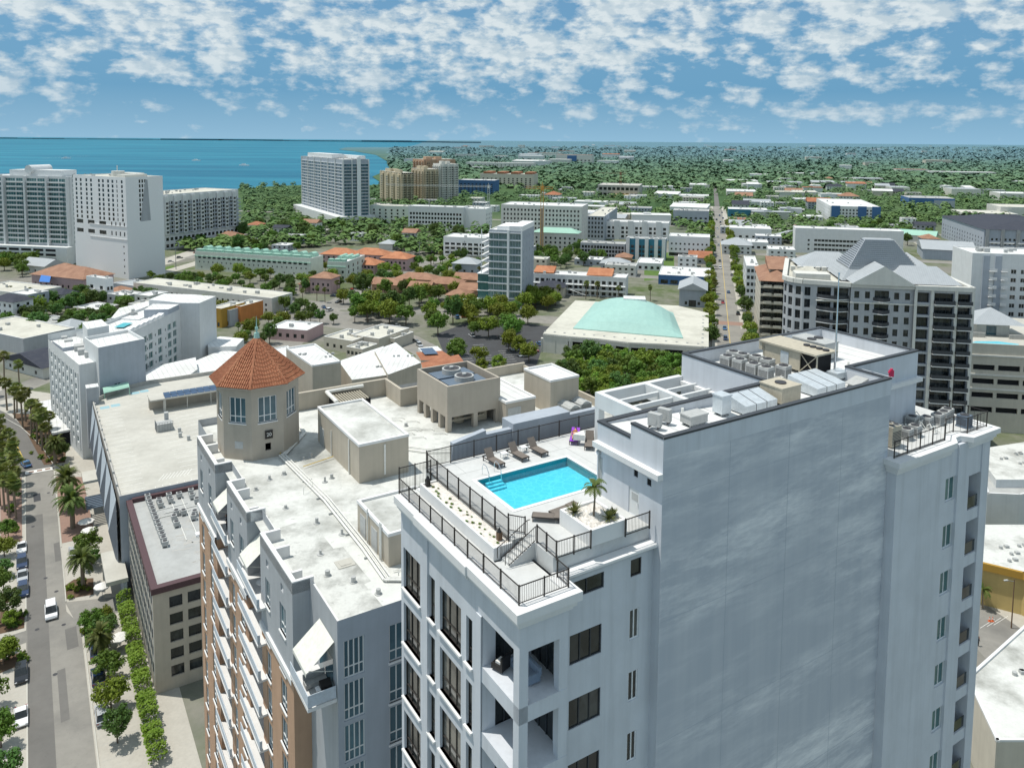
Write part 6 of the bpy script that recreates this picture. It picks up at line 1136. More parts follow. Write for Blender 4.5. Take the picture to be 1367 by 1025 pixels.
# right: avenue side and beyond
G('condominium', 'curved brown-tiled cream condominium along the avenue, left of the big grey one', (1013, 452), 1012, 357, 1062, 'cream', 'browntile', [(7, 7, 4.6, 2.5, 2.5, 3.7, 'balc')], (4, 7, 2, 2, 2, 3.7), 40, corner='SW', rk='hip', W_=(9, 7, 1.3, 1.6, 2.5, 3.7), ex=lambda t, w, d, h: (balc_extra(3, 2.3, 3.7, 7, 2.2, 'cream')(t, w, d, h), MB().box(w*.3, d*.25, h, w*.9, d*.75, h + 4).obj('penthouse', M['cream'], t), MB().prism([(w*.25, d*.2), (w*.95, d*.2), (w*.95, d*.8), (w*.25, d*.8)], h + 4, [h+4.2, h+4.2, h+7, h+7]).obj('penthouse_roof', M['browntile'], t)), h=27)
G('apartment_block', 'white and grey block along the right side of the avenue', (995, 404), 986, 350, 1013, 'offwhite', 'whiteroof', (3, 5, 1.5, 2, 2, 3.8), None, 40, corner='SW', W_=(8, 5, 2.2, 2.2, 2, 3.8), h=21)
for b, xr, ry, wl_, rf_, d_, lab in (((972, 289), 1025, 279, 'teal', 'whiteroof', 30, 'teal building right of the avenue'), ((973, 300), 1003, 292, 'orange', 'terra', 20, 'small red-roofed shop right of the avenue'), ((974, 318), 1030, 304, 'white', 'whiteroof', 26, 'white two-storey building right of the avenue'), ((976, 332), 1026, 322, 'offwhite', 'whiteroof', 22, 'low white hall with green shade panel right of the avenue'), ((970, 262), 1010, 255, 'ivory', 'whiteroof', 60, 'long pale warehouse right of the avenue, nearer one'), ((968, 247), 1012, 241, 'white', 'whiteroof', 60, 'long pale warehouse right of the avenue, farther one')): G('shop', lab, b, None, ry, xr, wl_, rf_, (6, 1, 2.6, 2, 1, 3), None, d_, corner='SW', units=5)
G('apartment_block', 'long white building with grey window bands behind the pyramid roof', (1205, 343), 1062, 309, None, 'offwhite', 'whiteroof', [(20, 3, 2.4, 1.8, 2.5, 3.6, 'punch', (.18, .85)), (1, 3, 1.6, 1.6, 2.5, 3.6, 'punch', (.1, .16)), (1, 3, 1.6, 1.6, 2.5, 3.6, 'punch', (.86, .92))], None, 18, ex=lambda t, w, d, h: MB().box(w*.17, -.12, 2, w*.86, -.01, 2.4).obj('grey_band', M['cool'], t))
G('apartment_block', 'white and deep blue apartment block with courtyard in the right distance', (1108, 297), 1090, 275, 1176, 'offwhite', 'whiteroof', [(14, 4, 1.8, 1.9, 2.5, 3.6)], None, None, corner='SW', W_=(12, 4, 1.6, 1.8, 2.5, 3.6), ex=lambda t, w, d, h: [MB().box(w*x, -.4, 0, w*(x+.17), -.01, h + .4).obj('blue_panel', M['blue'], t) for x in (.02, .55, .83)])
G('store', 'long bright blue store front in the right distance', (1213, 277), None, 264, 1275, 'blue', 'greyroof', None, None, 50, corner='SW', units=4, ex=lambda t, w, d, h: MB().box(w*.55, -.5, 0, w, -.01, h*.8).obj('grey_front', M['cool'], t))
G('school', 'long pale green gabled roof in the trees right of the pyramid roof', (1248, 326), 1200, 316, None, 'ivory', 'mint2', None, None, 16, rk='gable', hx=125); G('warehouse', 'wide blue grey metal-roofed hall behind the pyramid roof', (1302, 350), 1232, 336, None, 'cool', 'metalroof', None, None, 40, rk='gable', hx=112)
def dk(t, w, d, h): balc_extra(6, 3, 3.4, 3, 1.4, 'trimw')(t, w, d, h); m_ = MB(); [m_.box(w*(i+.1)/6, -1.0, 0, w*(i+.32)/6, -.01, h).obj('projecting_bay', M['offwhite'], t) for i in range(6)]
G('apartment_block', 'charcoal-roofed white apartment complex at the right edge', (1312, 340), 1258, 306, 1440, 'cool', 'darkshing', [(20, 4, 1.6, 1.9, 1.6, 3.4)], None, None, corner='SW', rk='hip', W_=(16, 4, 1.6, 1.9, 1.6, 3.4), ex=dk); G('apartment_block', 'rear charcoal-roofed wing at the right edge', (1290, 318), 1262, 294, 1400, 'cool', 'darkshing', [(20, 4, 1.6, 1.9, 1.6, 3.4)], None, 40, corner='SW', rk='hip')
for i, (b, xr, ry, mt) in enumerate((((1335, 268), 1380, 258, 'whiteroof'), ((1270, 262), 1310, 252, 'metalroof'), ((1142, 246), 1180, 238, 'metalroof'), ((1025, 250), 1072, 243, 'metalroof'), ((1190, 258), 1215, 250, 'metalroof'), ((1285, 292), 1360, 284, 'creamroof'), ((1060, 262), 1092, 256, 'creamroof'), ((1335, 290), 1400, 276, 'creamroof'), ((1038, 236), 1075, 231, 'whiteroof'), ((1196, 232), 1240, 226, 'terra'), ((1240, 234), 1330, 229, 'whiteroof'))): G('warehouse', 'pale low warehouse in the right distance, %s in the list from the round white roof' % nth(i) if i else 'low hall with rounded white roof at the right edge of the distance', b, None, ry, xr, 'ivory', mt, None, None, 50, corner='SW', rk='flat', units=2)
# --- big grey condominium with the pyramid roof
BH, BHT = 100.0, 52.0
Q0 = at(1300, 384, BHT); T = thing('condominium', 'big grey condominium with white pyramid roof and rows of dark balconies', 'building', (Q0.x, Q0.y, 0), R(90 - BH)); X, Y = hd(BH), hd(BH - 90); wn = Wins(T, cap=100); mb = MB(); FL = 3.35
def lx(px, y=0.0): return -solve(Vector((Q0.x, Q0.y, BHT)) + Y * y, -X, px)
x1, x2, x3 = lx(1222), lx(1137), lx(1092)
def bayops(L, segs, n, h=2.5, z=BHT - 4.6): return [(a * L, b * L, z - FL * k, z - FL * k + h) for k in range(n) for a, b in segs]
# right bay
a, b = (x1, 0), (0, 0); L = -x1; o1 = bayops(L, ((.03, .26), (.34, .68), (.74, .97)), 13, 2.75); facade(mb, a, b, 0, BHT - 1.2, o1, 1.0, 0, 3); wn.add(a, b, o1, 1.0, 'balc')
# middle bay with square windows
a, b = (x2, .6), (x1, .6); L = x1 - x2; o2 = bayops(L, ((.06, .14), (.23, .31), (.69, .77), (.86, .94)), 13, 1.9, BHT - 4.2); o3 = bayops(L, ((.38, .61),), 13, 2.7); facade(mb, a, b, 0, BHT - 1.2, o2, .3); wn.add(a, b, o2, .4, 'dark2')
mb = MB(); 
a, b = (x1, 0), (0, 0); L = -x1; facade(mb, a, b, 0, BHT - 1.2, o1, 1.0, 0, 3)
a, b = (x2, .6), (x1, .6); L = x1 - x2; facade(mb, a, b, 0, BHT - 1.2, o2 + o3, .4); wn.add(a, b, o3, .4, 'balc')
a, b = (x3, 2.6), (x2, 1.6); L = math.dist(a, b); o4 = bayops(L, ((.05, .46), (.54, .97)), 13, 2.75); facade(mb, a, b, 0, BHT - 1.2, o4, 1.2, 0, 3); wn.add(a, b, o4, 1.2, 'balc')
# rounded left end
arc = [(x3 - .8, 2.75)] + [(x3 - .8 - 6.6 * math.sin(R(t)), 9.35 - 6.6 * math.cos(R(t))) for t in range(22, 89, 22)]
ring = [(x3, 2.6)] + arc
for i, (b, a) in enumerate(zip(ring, ring[1:])):
    L = math.dist(a, b); o5 = bayops(L, ((.2, .8),), 13, 2.4, BHT - 4.5) if i else []; facade(mb, a, b, 0, BHT - 1.2, o5, .35); wn.add(a, b, o5, .35, 'dark2')
xe, ye = arc[-1]; xb = xe + 6.5; facade(mb, (xb, 44), (xe, ye), 0, BHT - 1.2, [], .3); facade(mb, (0, 0), (0, 44), 0, BHT - 1.2, bayops(44, ((.05, .2), (.3, .45), (.55, .7)), 13, 2.5), .8, 0, 3); facade(mb, (0, 44), (xb, 44), 0, BHT - 1.2, [])
outline = [(0, 0), (0, 44), (xb, 44)] + ring[::-1] + [(x2, .6), (x1, .6), (x1, 0)]
mb.poly([(*p, BHT - 1.2) for p in outline], 1); mb.obj('wall', [M['greyst'], M['creamroof'], M['glass'], M['cool']], T)
cr = MB()
for i, (a, b) in enumerate(zip(outline, outline[1:] + outline[:1])):
    a = Vector(a); b = Vector(b)
    if (b - a).length < .05: continue
    d = (b - a).normalized(); n = Vector((-d.y, d.x)) if i < 2 else Vector((-d.y, d.x))
    for z0, z1, k in ((BHT - 1.19, BHT - .55, .35), (BHT - .55, BHT, .8)): p = [a - n * .5, b - n * .5, b + n * k, a + n * k]; cr.prism([tuple(x) for x in (p if (p[1]-p[0]).cross(p[2]-p[1]) > 0 else p[::-1])], z0, z1)
cr.obj('cornice', M['ivory'], T)
n_ = 6; m0 = x2 + (x1 - x2) * .36; m1 = x2 + (x1 - x2) * .63
for k in range(12):
    z = BHT - 4.75 - FL * k
    for pts in ([(x1 * .665, -.003), (x1 * .665, -1.2), (x1 * .32, -1.2), (x1 * .32, -.003)], [(x1 * .26, -.003), (x1 * .26, -1.0), (-.3, -1.0), (-.3, -.003)], [(m0 + (m1 - m0) * i / n_, .595 - 1.5 * math.sin(math.pi * i / n_)) for i in range(n_ + 1)], [(x3 + .3 + (x2 - x3 - .5) * i / n_, 2.5 - (i / n_) - 1.8 * math.sin(math.pi * i / n_)) for i in range(n_ + 1)]):
        sl_ = MB().prism(pts, z - .22, z).obj('balcony', M['trimw'], T); r_ = MB()
        for p, q in zip(pts, pts[1:]): r_.poly([(*p, z), (*q, z), (*q, z + 1.0), (*p, z + 1.0)])
        r_.obj('balcony_railing', M['coping'], sl_)
wn.done()
ld = MB(); ld.box(x2 - .1, .3, BHT - 5.6, .05, .595, BHT - 5.2); ld.box(x3, 1.2, BHT - 5.6, x2 - .1, 1.9, BHT - 5.3); [ld.box(x * x1 - .35, -.35, 0, x * x1 + .35, -.003, BHT - 1.2) for x in (.0, .29, .70, .985)]; ld.obj('band_course', M['ivory'], T)
# pyramid roof with louvred crown, side roofs and gable
py = MB(); cx_, cy_ = lx(1172, 14), 16.0; b0, zb, zt_ = 11.5, BHT - .5, BHT + 10.5; s_ = 3.6
bq = [(cx_ - b0, cy_ - 9.5), (cx_ + b0, cy_ - 9.5), (cx_ + b0, cy_ + 9.5), (cx_ - b0, cy_ + 9.5)]; tq = [(cx_ - s_, cy_ - 1.5), (cx_ + s_, cy_ - 1.5), (cx_ + s_, cy_ + 1.5), (cx_ - s_, cy_ + 1.5)]
for i in range(4): j = (i + 1) % 4; py.poly([(*bq[i], zb), (*bq[j], zb), (*tq[j], zt_), (*tq[i], zt_)], 0)
py.poly([(*p, zt_) for p in tq], 0); pyo = py.obj('pyramid_roof', M['metalroof'], T)
lv = MB()
for i in (0, 1, 3):
    j = (i + 1) % 4
    for k in range(15):
        f0 = .28 + .7 * k / 15; f1 = f0 + .026
        A_ = [Vector((*bq[i], zb)).lerp(Vector((*tq[i], zt_)), f) for f in (f0, f1)]; B_ = [Vector((*bq[j], zb)).lerp(Vector((*tq[j], zt_)), f) for f in (f0, f1)]; n = (B_[0] - A_[0]).cross(A_[1] - A_[0]).normalized()
        lv.poly([A_[0] + n * .05, B_[0] + n * .05, B_[1] + n * .45, A_[1] + n * .45], 0); lv.poly([A_[0] + n * .03, B_[0] + n * .03, B_[0] + (B_[1] - B_[0]) * 2 + n * .03, A_[0] + (A_[1] - A_[0]) * 2 + n * .03], 1)
lv.obj('louvre_blade', [M['metalroof'], M['cool']], pyo)
def hipr(x0, y0, x1_, y1, z, rh, name='side_roof', mat='metalroof'):
    r = MB(); w_, d_ = x1_ - x0, y1 - y0; e = min(w_, d_) / 2 * .8; r.poly([(x0,y0,z),(x1_,y0,z),(x1_-e,y1-d_/2,z+rh),(x0+e,y1-d_/2,z+rh)]); r.poly([(x1_,y1,z),(x0,y1,z),(x0+e,y1-d_/2,z+rh),(x1_-e,y1-d_/2,z+rh)]); r.poly([(x1_,y0,z),(x1_,y1,z),(x1_-e,y1-d_/2,z+rh)]); r.poly([(x0,y1,z),(x0,y0,z),(x0+e,y1-d_/2,z+rh)]); return r.obj(name, M[mat], T)
mxx = (x1 + x2) / 2; g = MB(); gw = (x1 - x2) * .46; g.poly([(mxx - gw, .2, BHT + .01), (mxx + gw, .2, BHT + .01), (mxx, .2, BHT + 4.4)], 0); g.poly([(mxx - gw - .6, -.5, BHT + .0), (mxx, -.5, BHT + 4.9), (mxx, 9, BHT + 4.9), (mxx - gw - .6, 9, BHT + .0)][::-1], 1); g.poly([(mxx, -.5, BHT + 4.9), (mxx + gw + .6, -.5, BHT), (mxx + gw + .6, 9, BHT), (mxx, 9, BHT + 4.9)][::-1], 1); g.poly([(mxx - gw - .6, -.5, BHT - .3), (mxx + gw + .6, -.5, BHT - .3), (mxx + gw + .6, -.5, BHT), (mxx, -.5, BHT + 4.9), (mxx - gw - .6, -.5, BHT)], 2); g.obj('gable', [M['ivory'], M['metalroof'], M['ivory']], T)
hipr(mxx + 2, 3, -1.5, 15, BHT - .2, 4.2); hipr(-17, 20, -1, 42, BHT - .2, 5.0); hipr(xb + 1, 27, xb + 20, 42, BHT - .2, 4.0); hipr(xe + 5, 14, xe + 12, 23, BHT - .6, 2.0, 'side_roof', 'creamroof')
rb = MB(); rb.box(xe + 3, 8, BHT - 1.2, x3 + 5, 13, BHT + .8); [rb.box(xe + 4.6 + 1.8 * k, 24.2, BHT - 1.2, xe + 5.8 + 1.8 * k, 25.7, BHT + .3) for k in range(6)]; rb.obj('roof_plant', M['ivory'], T)
# --- parking deck with pool, pavilion and grey flats at the right edge
P = at(1296, 462, 27); pk = thing('parking_deck', 'cream parking deck with a turquoise pool on top, at the right edge', 'building', (P.x, P.y, 0), R(90 - BH)); mb = MB(); op = [(1.0 + 7.2 * i, 7.2 + 7.2 * i, z, z + 1.7) for i in range(9) for z in (19.6, 15.2, 10.8, 6.2)]; facade(mb, (0, 0), (70, 0), 0, 28, op, .6, 0, None, 2); facade(mb, (0, 46), (0, 0), 0, 28, []); mb.poly([(0, 0, 27), (70, 0, 27), (70, 46, 27), (0, 46, 27)], 1); mb.box(0, 0.01, 27, 70, .4, 28); mb.obj('wall', [M['cream'], M['concrete'], M['dark']], pk)
mb = MB(); [mb.box(-.4, -.35, z, 70, -.003, z + .5) for z in (24.0, 17.9, 13.4)]; mb.obj('ledge', M['ivory'], pk)
w = MB(); w.prism([(0, 3), (14, 1.6), (16, 5.5), (11, 8), (4, 6.5)], 27.01, 27.06); w.obj('roof_pool', poolmat('deck pool', (.10, .45, .55), (.18, .55, .62)), pk)
pv = MB(); pv.box(8, 17, 27, 18, 25, 31); o_ = pv.obj('pavilion', M['ivory'], pk); r = MB(); [r.poly(f) for f in ([(5,14,31),(22,14,31),(13.5,21,35.5)], [(22,14,31),(22,28,31),(13.5,21,35.5)], [(22,28,31),(5,28,31),(13.5,21,35.5)], [(5,28,31),(5,14,31),(13.5,21,35.5)])]; r.obj('pavilion_roof', M['metalroof'], o_); d_ = MB(); d_.box(11, 16.9, 27, 14, 16.99, 30); d_.obj('door', M['glassb'], o_)
pw = MB(); pw.box(0, 12.5, 27, 9, 13, 28.6); pw.box(16, 12, 27, 30, 12.5, 28.4); pw.obj('terrace_wall', M['conc2'], pk)
G('apartment_block', 'white and grey flats with balconies behind the pool deck at the right edge', (1289, 500), None, 362, 1480, 'offwhite', 'whiteroof', [(3, 12, 1.9, 1.7, 4, 3.3, 'pair', (.28, .5)), (7, 12, 1.9, 1.7, 4, 3.3, 'pair', (.55, 1.0))], None, 20, corner='SW', units=12, hx=BH, indiv=80, h=48, ex=lambda t, w, d, h: [MB().box(w*a, -.5, 0, w*b, -.01, h - .8).obj('grey_panel', M['cool'], t) for a, b in ((.08, .13), (.17, .22))] + [balc_extra(1, 5, 3.3, 12, 1.5, 'trimw', 'S', (.12, .19))(t, w, d, h), balc_extra(1, 5, 3.3, 12, 1.5, 'trimw', 'S', (.21, .27))(t, w, d, h)] and None)
# --- low roofs at the right edge, below
def edge(name, label, pts, z, wall, roof, **k): return flat(name, label, pts, z, wall, roof, **k)
t = edge('shop', 'low white and grey shop with a dark sign on its front, right edge', [(1306, 610), (1318, 660), (1362, 662), (1420, 650), (1420, 600)], 9, 'offwhite', 'greyroof', par=.4)
d = (at(1362, 680) - at(1322, 680)).normalized(); ang = math.atan2(d.y, d.x); lw = MB(); rr = random.Random(2)
for i in range(6):
    x = i * .95; lw.box(x, -.12, 0, x + .22, 0, 1.5 - .05 * i); lw.box(x + .5, -.12, 0, x + .72, 0, 1.45 - .05 * i); lw.box(x + .2, -.12, .0 if i % 2 else 1.2, x + .52, 0, .25 if i % 2 else 1.42)
o_ = lw.obj('lettering', M['coping'], t); o_.location = at(1323, 677.5, 4.2) - Vector(t.location); o_.rotation_euler = (0, 0, ang)
edge('store', 'big white flat roof over a yellow wall with an ochre coping, at the right edge', [(1300, 748), (1306, 700), (1420, 700), (1420, 790), (1367, 764)], 8.5, 'yellow', 'dirtyroof', units=6)
P = [at(x, y, 8.5) for x, y in ((1300, 748), (1367, 764), (1420, 790))]; oc = MB(tuple(P[0]))
for a, b in zip(P, P[1:]): a = Vector(a); b = Vector(b); d = (b - a).normalized(); n = Vector((d.y, -d.x, 0)) * .6; oc.prism([(p.x, p.y) for p in (a + n, b + n, b, a)], 7.3, 8.7)
o_ = oc.obj('coping', M['ochre']); o_.location = P[0]; tag(o_, 'ochre orange coping along the top of the yellow store wall', 'coping')
edge('store', 'low white roof with dark blue edge at the bottom right corner', [(1290, 905), (1378, 826), (1470, 860), (1470, 990), (1330, 990)], 10, 'cream', 'dirtyroof', par=.3, units=6); 
edge('store', 'pale roof right of the hero tower near the palms, with two roof fans', [(1300, 600), (1330, 640), (1400, 640), (1400, 585)], 11, 'offwhite', 'dirtyroof', units=5)
# ================================================================== ground, water, streets of the city
def pin(poly, x, y):
    c = False; n = len(poly)
    for i in range(n):
        (x0, y0), (x1, y1) = poly[i], poly[i - 1]
        if (y0 > y) != (y1 > y) and x < (x1 - x0) * (y - y0) / (y1 - y0) + x0: c = not c
    return c
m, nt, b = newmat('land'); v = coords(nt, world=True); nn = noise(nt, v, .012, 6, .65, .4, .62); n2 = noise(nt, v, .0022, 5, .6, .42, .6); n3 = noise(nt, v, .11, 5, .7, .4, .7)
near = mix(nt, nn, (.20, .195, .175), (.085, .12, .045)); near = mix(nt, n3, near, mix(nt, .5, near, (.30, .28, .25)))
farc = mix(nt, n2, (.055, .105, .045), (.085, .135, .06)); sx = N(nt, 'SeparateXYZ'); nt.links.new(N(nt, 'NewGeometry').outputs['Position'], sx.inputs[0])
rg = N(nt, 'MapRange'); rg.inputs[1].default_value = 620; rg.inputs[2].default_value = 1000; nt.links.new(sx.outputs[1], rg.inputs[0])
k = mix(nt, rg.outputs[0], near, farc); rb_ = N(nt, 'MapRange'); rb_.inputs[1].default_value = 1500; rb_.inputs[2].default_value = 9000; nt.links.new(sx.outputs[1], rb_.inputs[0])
k = mix(nt, rb_.outputs[0], k, (.11, .21, .26)); nt.links.new(k, b.inputs['Base Color']); b.inputs['Roughness'].default_value = .95; b.inputs['Specular IOR Level'].default_value = .05; M['land'] = m  # distant ground fades to blue: haze painted into the colour by depth
coast = [(-500, 300), (150, 292), (236, 264), (320, 252.5), (360, 249), (405, 247), (470, 249), (512, 246), (497, 236), (520, 226), (516, 215), (502, 207), (478, 203), (452, 199.6), (462, 197), (500, 196.6), (540, 197.0), (556, 193.5)]
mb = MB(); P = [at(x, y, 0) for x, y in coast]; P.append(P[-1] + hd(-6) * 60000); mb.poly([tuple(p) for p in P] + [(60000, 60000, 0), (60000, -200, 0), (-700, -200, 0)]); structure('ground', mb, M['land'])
m, nt, b = newmat('sea'); v = coords(nt, (1, 1, 1), True); nn = noise(nt, coords(nt, (.0006, .003, 1), True), 1, 6, .6, .35, .7); n2 = noise(nt, coords(nt, (.05, .14, 1), True), 1, 5, .7, .2, .8)
nt.links.new(mix(nt, nn, (.006, .115, .195), (.030, .235, .325)), b.inputs['Base Color']); b.inputs['Roughness'].default_value = .55; b.inputs['Specular IOR Level'].default_value = .12; bump(nt, b, n2, .25, .6)
mb = MB(); mb.poly([(-60000, -200, -1), (30000, -200, -1), (30000, 60000, -1), (-60000, 60000, -1)]); structure('water', mb, m)
mb = MB(); rr = random.Random(21); x = -21000
while x < -1500: w_ = 500 + rr.random() * 1500; y = 25000 - max(0, x + 9000) * .6; h_ = (12 + rr.random() * 34) ; mb.box(x, y, -1, x + w_, y + 900, h_); x += w_ * .93
mf = plain('far shore', (.035, .095, .13), .95, 0, .2, .002); structure('far_shore', mb, mf)
def proad(name, pts, w, z, mat):
    P = [at(x, y, 0) for x, y in pts]; mb = MB(); L_, R_ = [], []
    for i, p in enumerate(P): d = (P[min(i+1, len(P)-1)] - P[max(i-1, 0)]).normalized(); n = Vector((d.y, -d.x, 0)) * (w / 2); L_.append(p - n); R_.append(p + n)
    for i in range(len(P) - 1): mb.poly([(*q.xy, z) for q in (L_[i], R_[i], R_[i+1], L_[i+1])])
    return structure(name, mb, M[mat])
AV = at(971, 420); AD = hd(14.3); AN = hd(104.3)
def avp(s, o, z=0): return AV + AD * s + AN * o + Vector((0, 0, z))
def avs(name, s0, s1, o0, o1, z, mat): mb = MB(); mb.poly([tuple(avp(s, o, z)) for s, o in ((s0, o0), (s0, o1), (s1, o1), (s1, o0))]); return structure(name, mb, M[mat])
avs('pavement', -110, 700, -11, 11, .010, 'paveway'); avs('avenue', -110, 700, -5.6, 5.6, .020, 'oldroad'); avs('avenue', 700, 6500, -3.4, 3.4, .020, 'asphalt'); avs('road_marking', -110, 300, -.12, .12, .026, 'painty')
avs('crosswalk', -24, -16, -7, 7, .024, 'brickpave'); avs('road', -46, -30, -330, 160, .016, 'oldroad'); avs('road', 96, 108, -380, 40, .014, 'oldroad'); avs('road', 226, 240, -520, 300, .014, 'oldroad'); avs('road', 420, 432, -700, 500, .014, 'oldroad')
lot = MB(); lot.poly([tuple(at(x, y, .018)) for x, y in ((582, 446), (640, 425), (735, 436), (722, 470), (705, 520), (640, 530), (600, 490))]); structure('parking_lot', lot, M['asphalt2'])
lm = MB()
for i in range(3):
    A_, B_ = at(612 + i * 34, 452 + i * 8, .03), at(640 + i * 34, 492 + i * 8, .03); D = (B_ - A_); n = Vector((D.y, -D.x, 0)).normalized()
    for k in range(14): p = A_ + D * (k / 13); q = p + n * 5; d = D.normalized() * .07; lm.poly([tuple(p - d), tuple(q - d), tuple(q + d), tuple(p + d)])
structure('road_marking', lm, M['paintw'])
proad('road', [(330, 500), (372, 470), (415, 430), (455, 402), (498, 380), (540, 362), (590, 345), (640, 336)], 13, .012, 'oldroad'); proad('road', [(430, 430), (500, 438), (540, 452), (580, 474), (620, 500), (700, 560)], 14, .013, 'oldroad'); proad('parking_lot', [(395, 420), (470, 425)], 26, .011, 'oldroad')
proad('road', [(-60, 394), (60, 378), (160, 362), (214, 352), (270, 333), (330, 314), (400, 298)], 15, .012, 'paveway'); proad('road', [(205, 368), (260, 352), (330, 330)], 10, .013, 'paveway'); proad('road', [(250, 345), (330, 322), (395, 302)], 8, .015, 'oldroad')
proad('road', [(1180, 300), (1245, 330), (1290, 350), (1390, 358)], 17, .012, 'paveway'); proad('road', [(1060, 300), (1105, 305), (1150, 318)], 12, .013, 'brickpave'); proad('road', [(640, 336), (760, 320), (800, 290), (840, 268)], 12, .013, 'paveway')
proad('road', [(1290, 760), (1330, 810), (1400, 880)], 22, .012, 'oldroad'); sheet('pavement', [(40, 40), (120, 40), (120, 130), (40, 130)], .006, 'paveway'); mb = MB(); mb.poly([tuple(at(x, y, .02)) for x, y in ((1290, 790), (1300, 770), (1400, 830), (1380, 850))]); structure('pavement', mb, M['paveway'])
mb = MB(); [mb.poly([tuple(at(x, y, .03)) for x, y in ((1308 + 9*k, 838 - 2*k), (1309 + 9*k, 838 - 2*k), (1328 + 9*k, 826 - 2*k), (1327 + 9*k, 826 - 2*k))]) for k in range(3)]; structure('road_marking', mb, M['paintw'])
for px in ([(205, 370), (232, 362), (232, 354), (205, 360)], [(1200, 265), (1300, 268), (1270, 258), (1150, 256)], [(900, 335), (860, 345), (860, 375), (900, 370)]): g_ = MB(); g_.poly([tuple(at(x, y, .008)) for x, y in px]); structure('lawn', g_, M['lawn'])
# ================================================================== vegetation
def crown_mesh(name, seed, rx, rz, z0, nclump, nleaf, size, mat, flat=.0):
    rr = random.Random(seed); vs, fs = [], []
    for c in range(nclump):
        while True:
            p = Vector((rr.uniform(-1, 1), rr.uniform(-1, 1), rr.uniform(-.75, 1)))
            if .35 < p.length < 1: break
        ce = Vector((p.x * rx * .82, p.y * rx * .82, z0 + p.z * rz * .85)); cr = rx * rr.uniform(.2, .36)
        for l in range(nleaf):
            g = Vector((rr.gauss(0, 1), rr.gauss(0, 1), rr.gauss(0, .8))).normalized() * cr * rr.uniform(.5, 1.05); q = ce + g
            n = (g.normalized() + Vector((rr.uniform(-.7, .7), rr.uniform(-.7, .7), rr.uniform(-.2, .9)))).normalized(); a = n.orthogonal().normalized(); a.rotate(Matrix.Rotation(rr.uniform(0, 6.28), 3, n)); b_ = n.cross(a); s = size * rr.uniform(.6, 1.3)
            i = len(vs); vs += [tuple(q + a * s), tuple(q + b_ * s * .55), tuple(q - a * s), tuple(q - b_ * s * .55)]; fs.append((i, i+1, i+2, i+3))
    me = bpy.data.meshes.new(name); me.from_pydata(vs, [], fs); me.materials.append(M[mat]); return me
def trunk_mesh(seed, h, r, spread, nl=6):
    rr = random.Random(seed); mb = MB(); mb.tube((0, 0, 0), (.1, 0, h), r, r * .7, 8)
    for k in range(nl): a = 2 * math.pi * k / nl + rr.uniform(-.3, .3); q = (spread * math.cos(a) * rr.uniform(.5, .9), spread * math.sin(a) * rr.uniform(.5, .9), h + rr.uniform(.8, 2.6)); mb.tube((.1, 0, h * .92), q, r * .5, r * .12, 5)
    return mb.mesh('trunk', [M['bark']])
TP = []
for i, (rx, rz, h, nc, nl, sz, mt) in enumerate(((4.6, 3.2, 3.6, 34, 62, .42, 'leafA'), (4.2, 3.8, 4.0, 32, 62, .42, 'leafA'), (5.2, 3.0, 3.8, 40, 58, .44, 'leafB'), (4.4, 3.0, 3.4, 30, 62, .42, 'leafB'), (4.6, 4.2, 4.2, 36, 62, .42, 'leafC'), (3.8, 3.2, 3.4, 28, 62, .40, 'leafC'), (4.4, 3.0, 3.6, 34, 64, .38, 'leafL'))):
    TP.append((crown_mesh('crown', 40 + i, rx, rz, h + rz * .72, nc, nl, sz, mt), trunk_mesh(60 + i, h, .26, rx * .6), rx))
def tree(label, loc, kind, s, group=None, name='broadleaf_tree', rz=None):
    t = thing(name, label, 'tree', loc, random.uniform(0, 6.28) if rz is None else rz, group); t.scale = (s * random.uniform(.9, 1.12), s * random.uniform(.9, 1.12), s * random.uniform(.88, 1.15)); link('trunk', TP[kind][1], t); link('crown', TP[kind][0], t); return t
FOOT = []
for o_ in list(COL.objects):
    if o_.parent is None and o_.get('category') in ('building',):
        xs, ys = [], []
        for ch in o_.children:
            if ch.type == 'MESH' and ch.name.split('.')[0] in ('wall', 'podium', 'side_wing'):
                mw = ch.matrix_basis
                for p in ch.data.vertices: xs.append(p.co.x); ys.append(p.co.y)
        if xs: FOOT.append((o_.matrix_basis.inverted(), min(xs), max(xs), min(ys), max(ys)))
def free(p, pad=2.5):
    q0 = Vector((p.x, p.y, 0))
    for im, x0, x1, y0, y1 in FOOT:
        q = im @ q0
        if x0 - pad < q.x < x1 + pad and y0 - pad < q.y < y1 + pad: return False
    r = q0 - AV; o_ = r.dot(AN); s_ = r.dot(AD)
    return not (abs(o_) < (8.2 if s_ < 700 else 4.5) and s_ > -200)
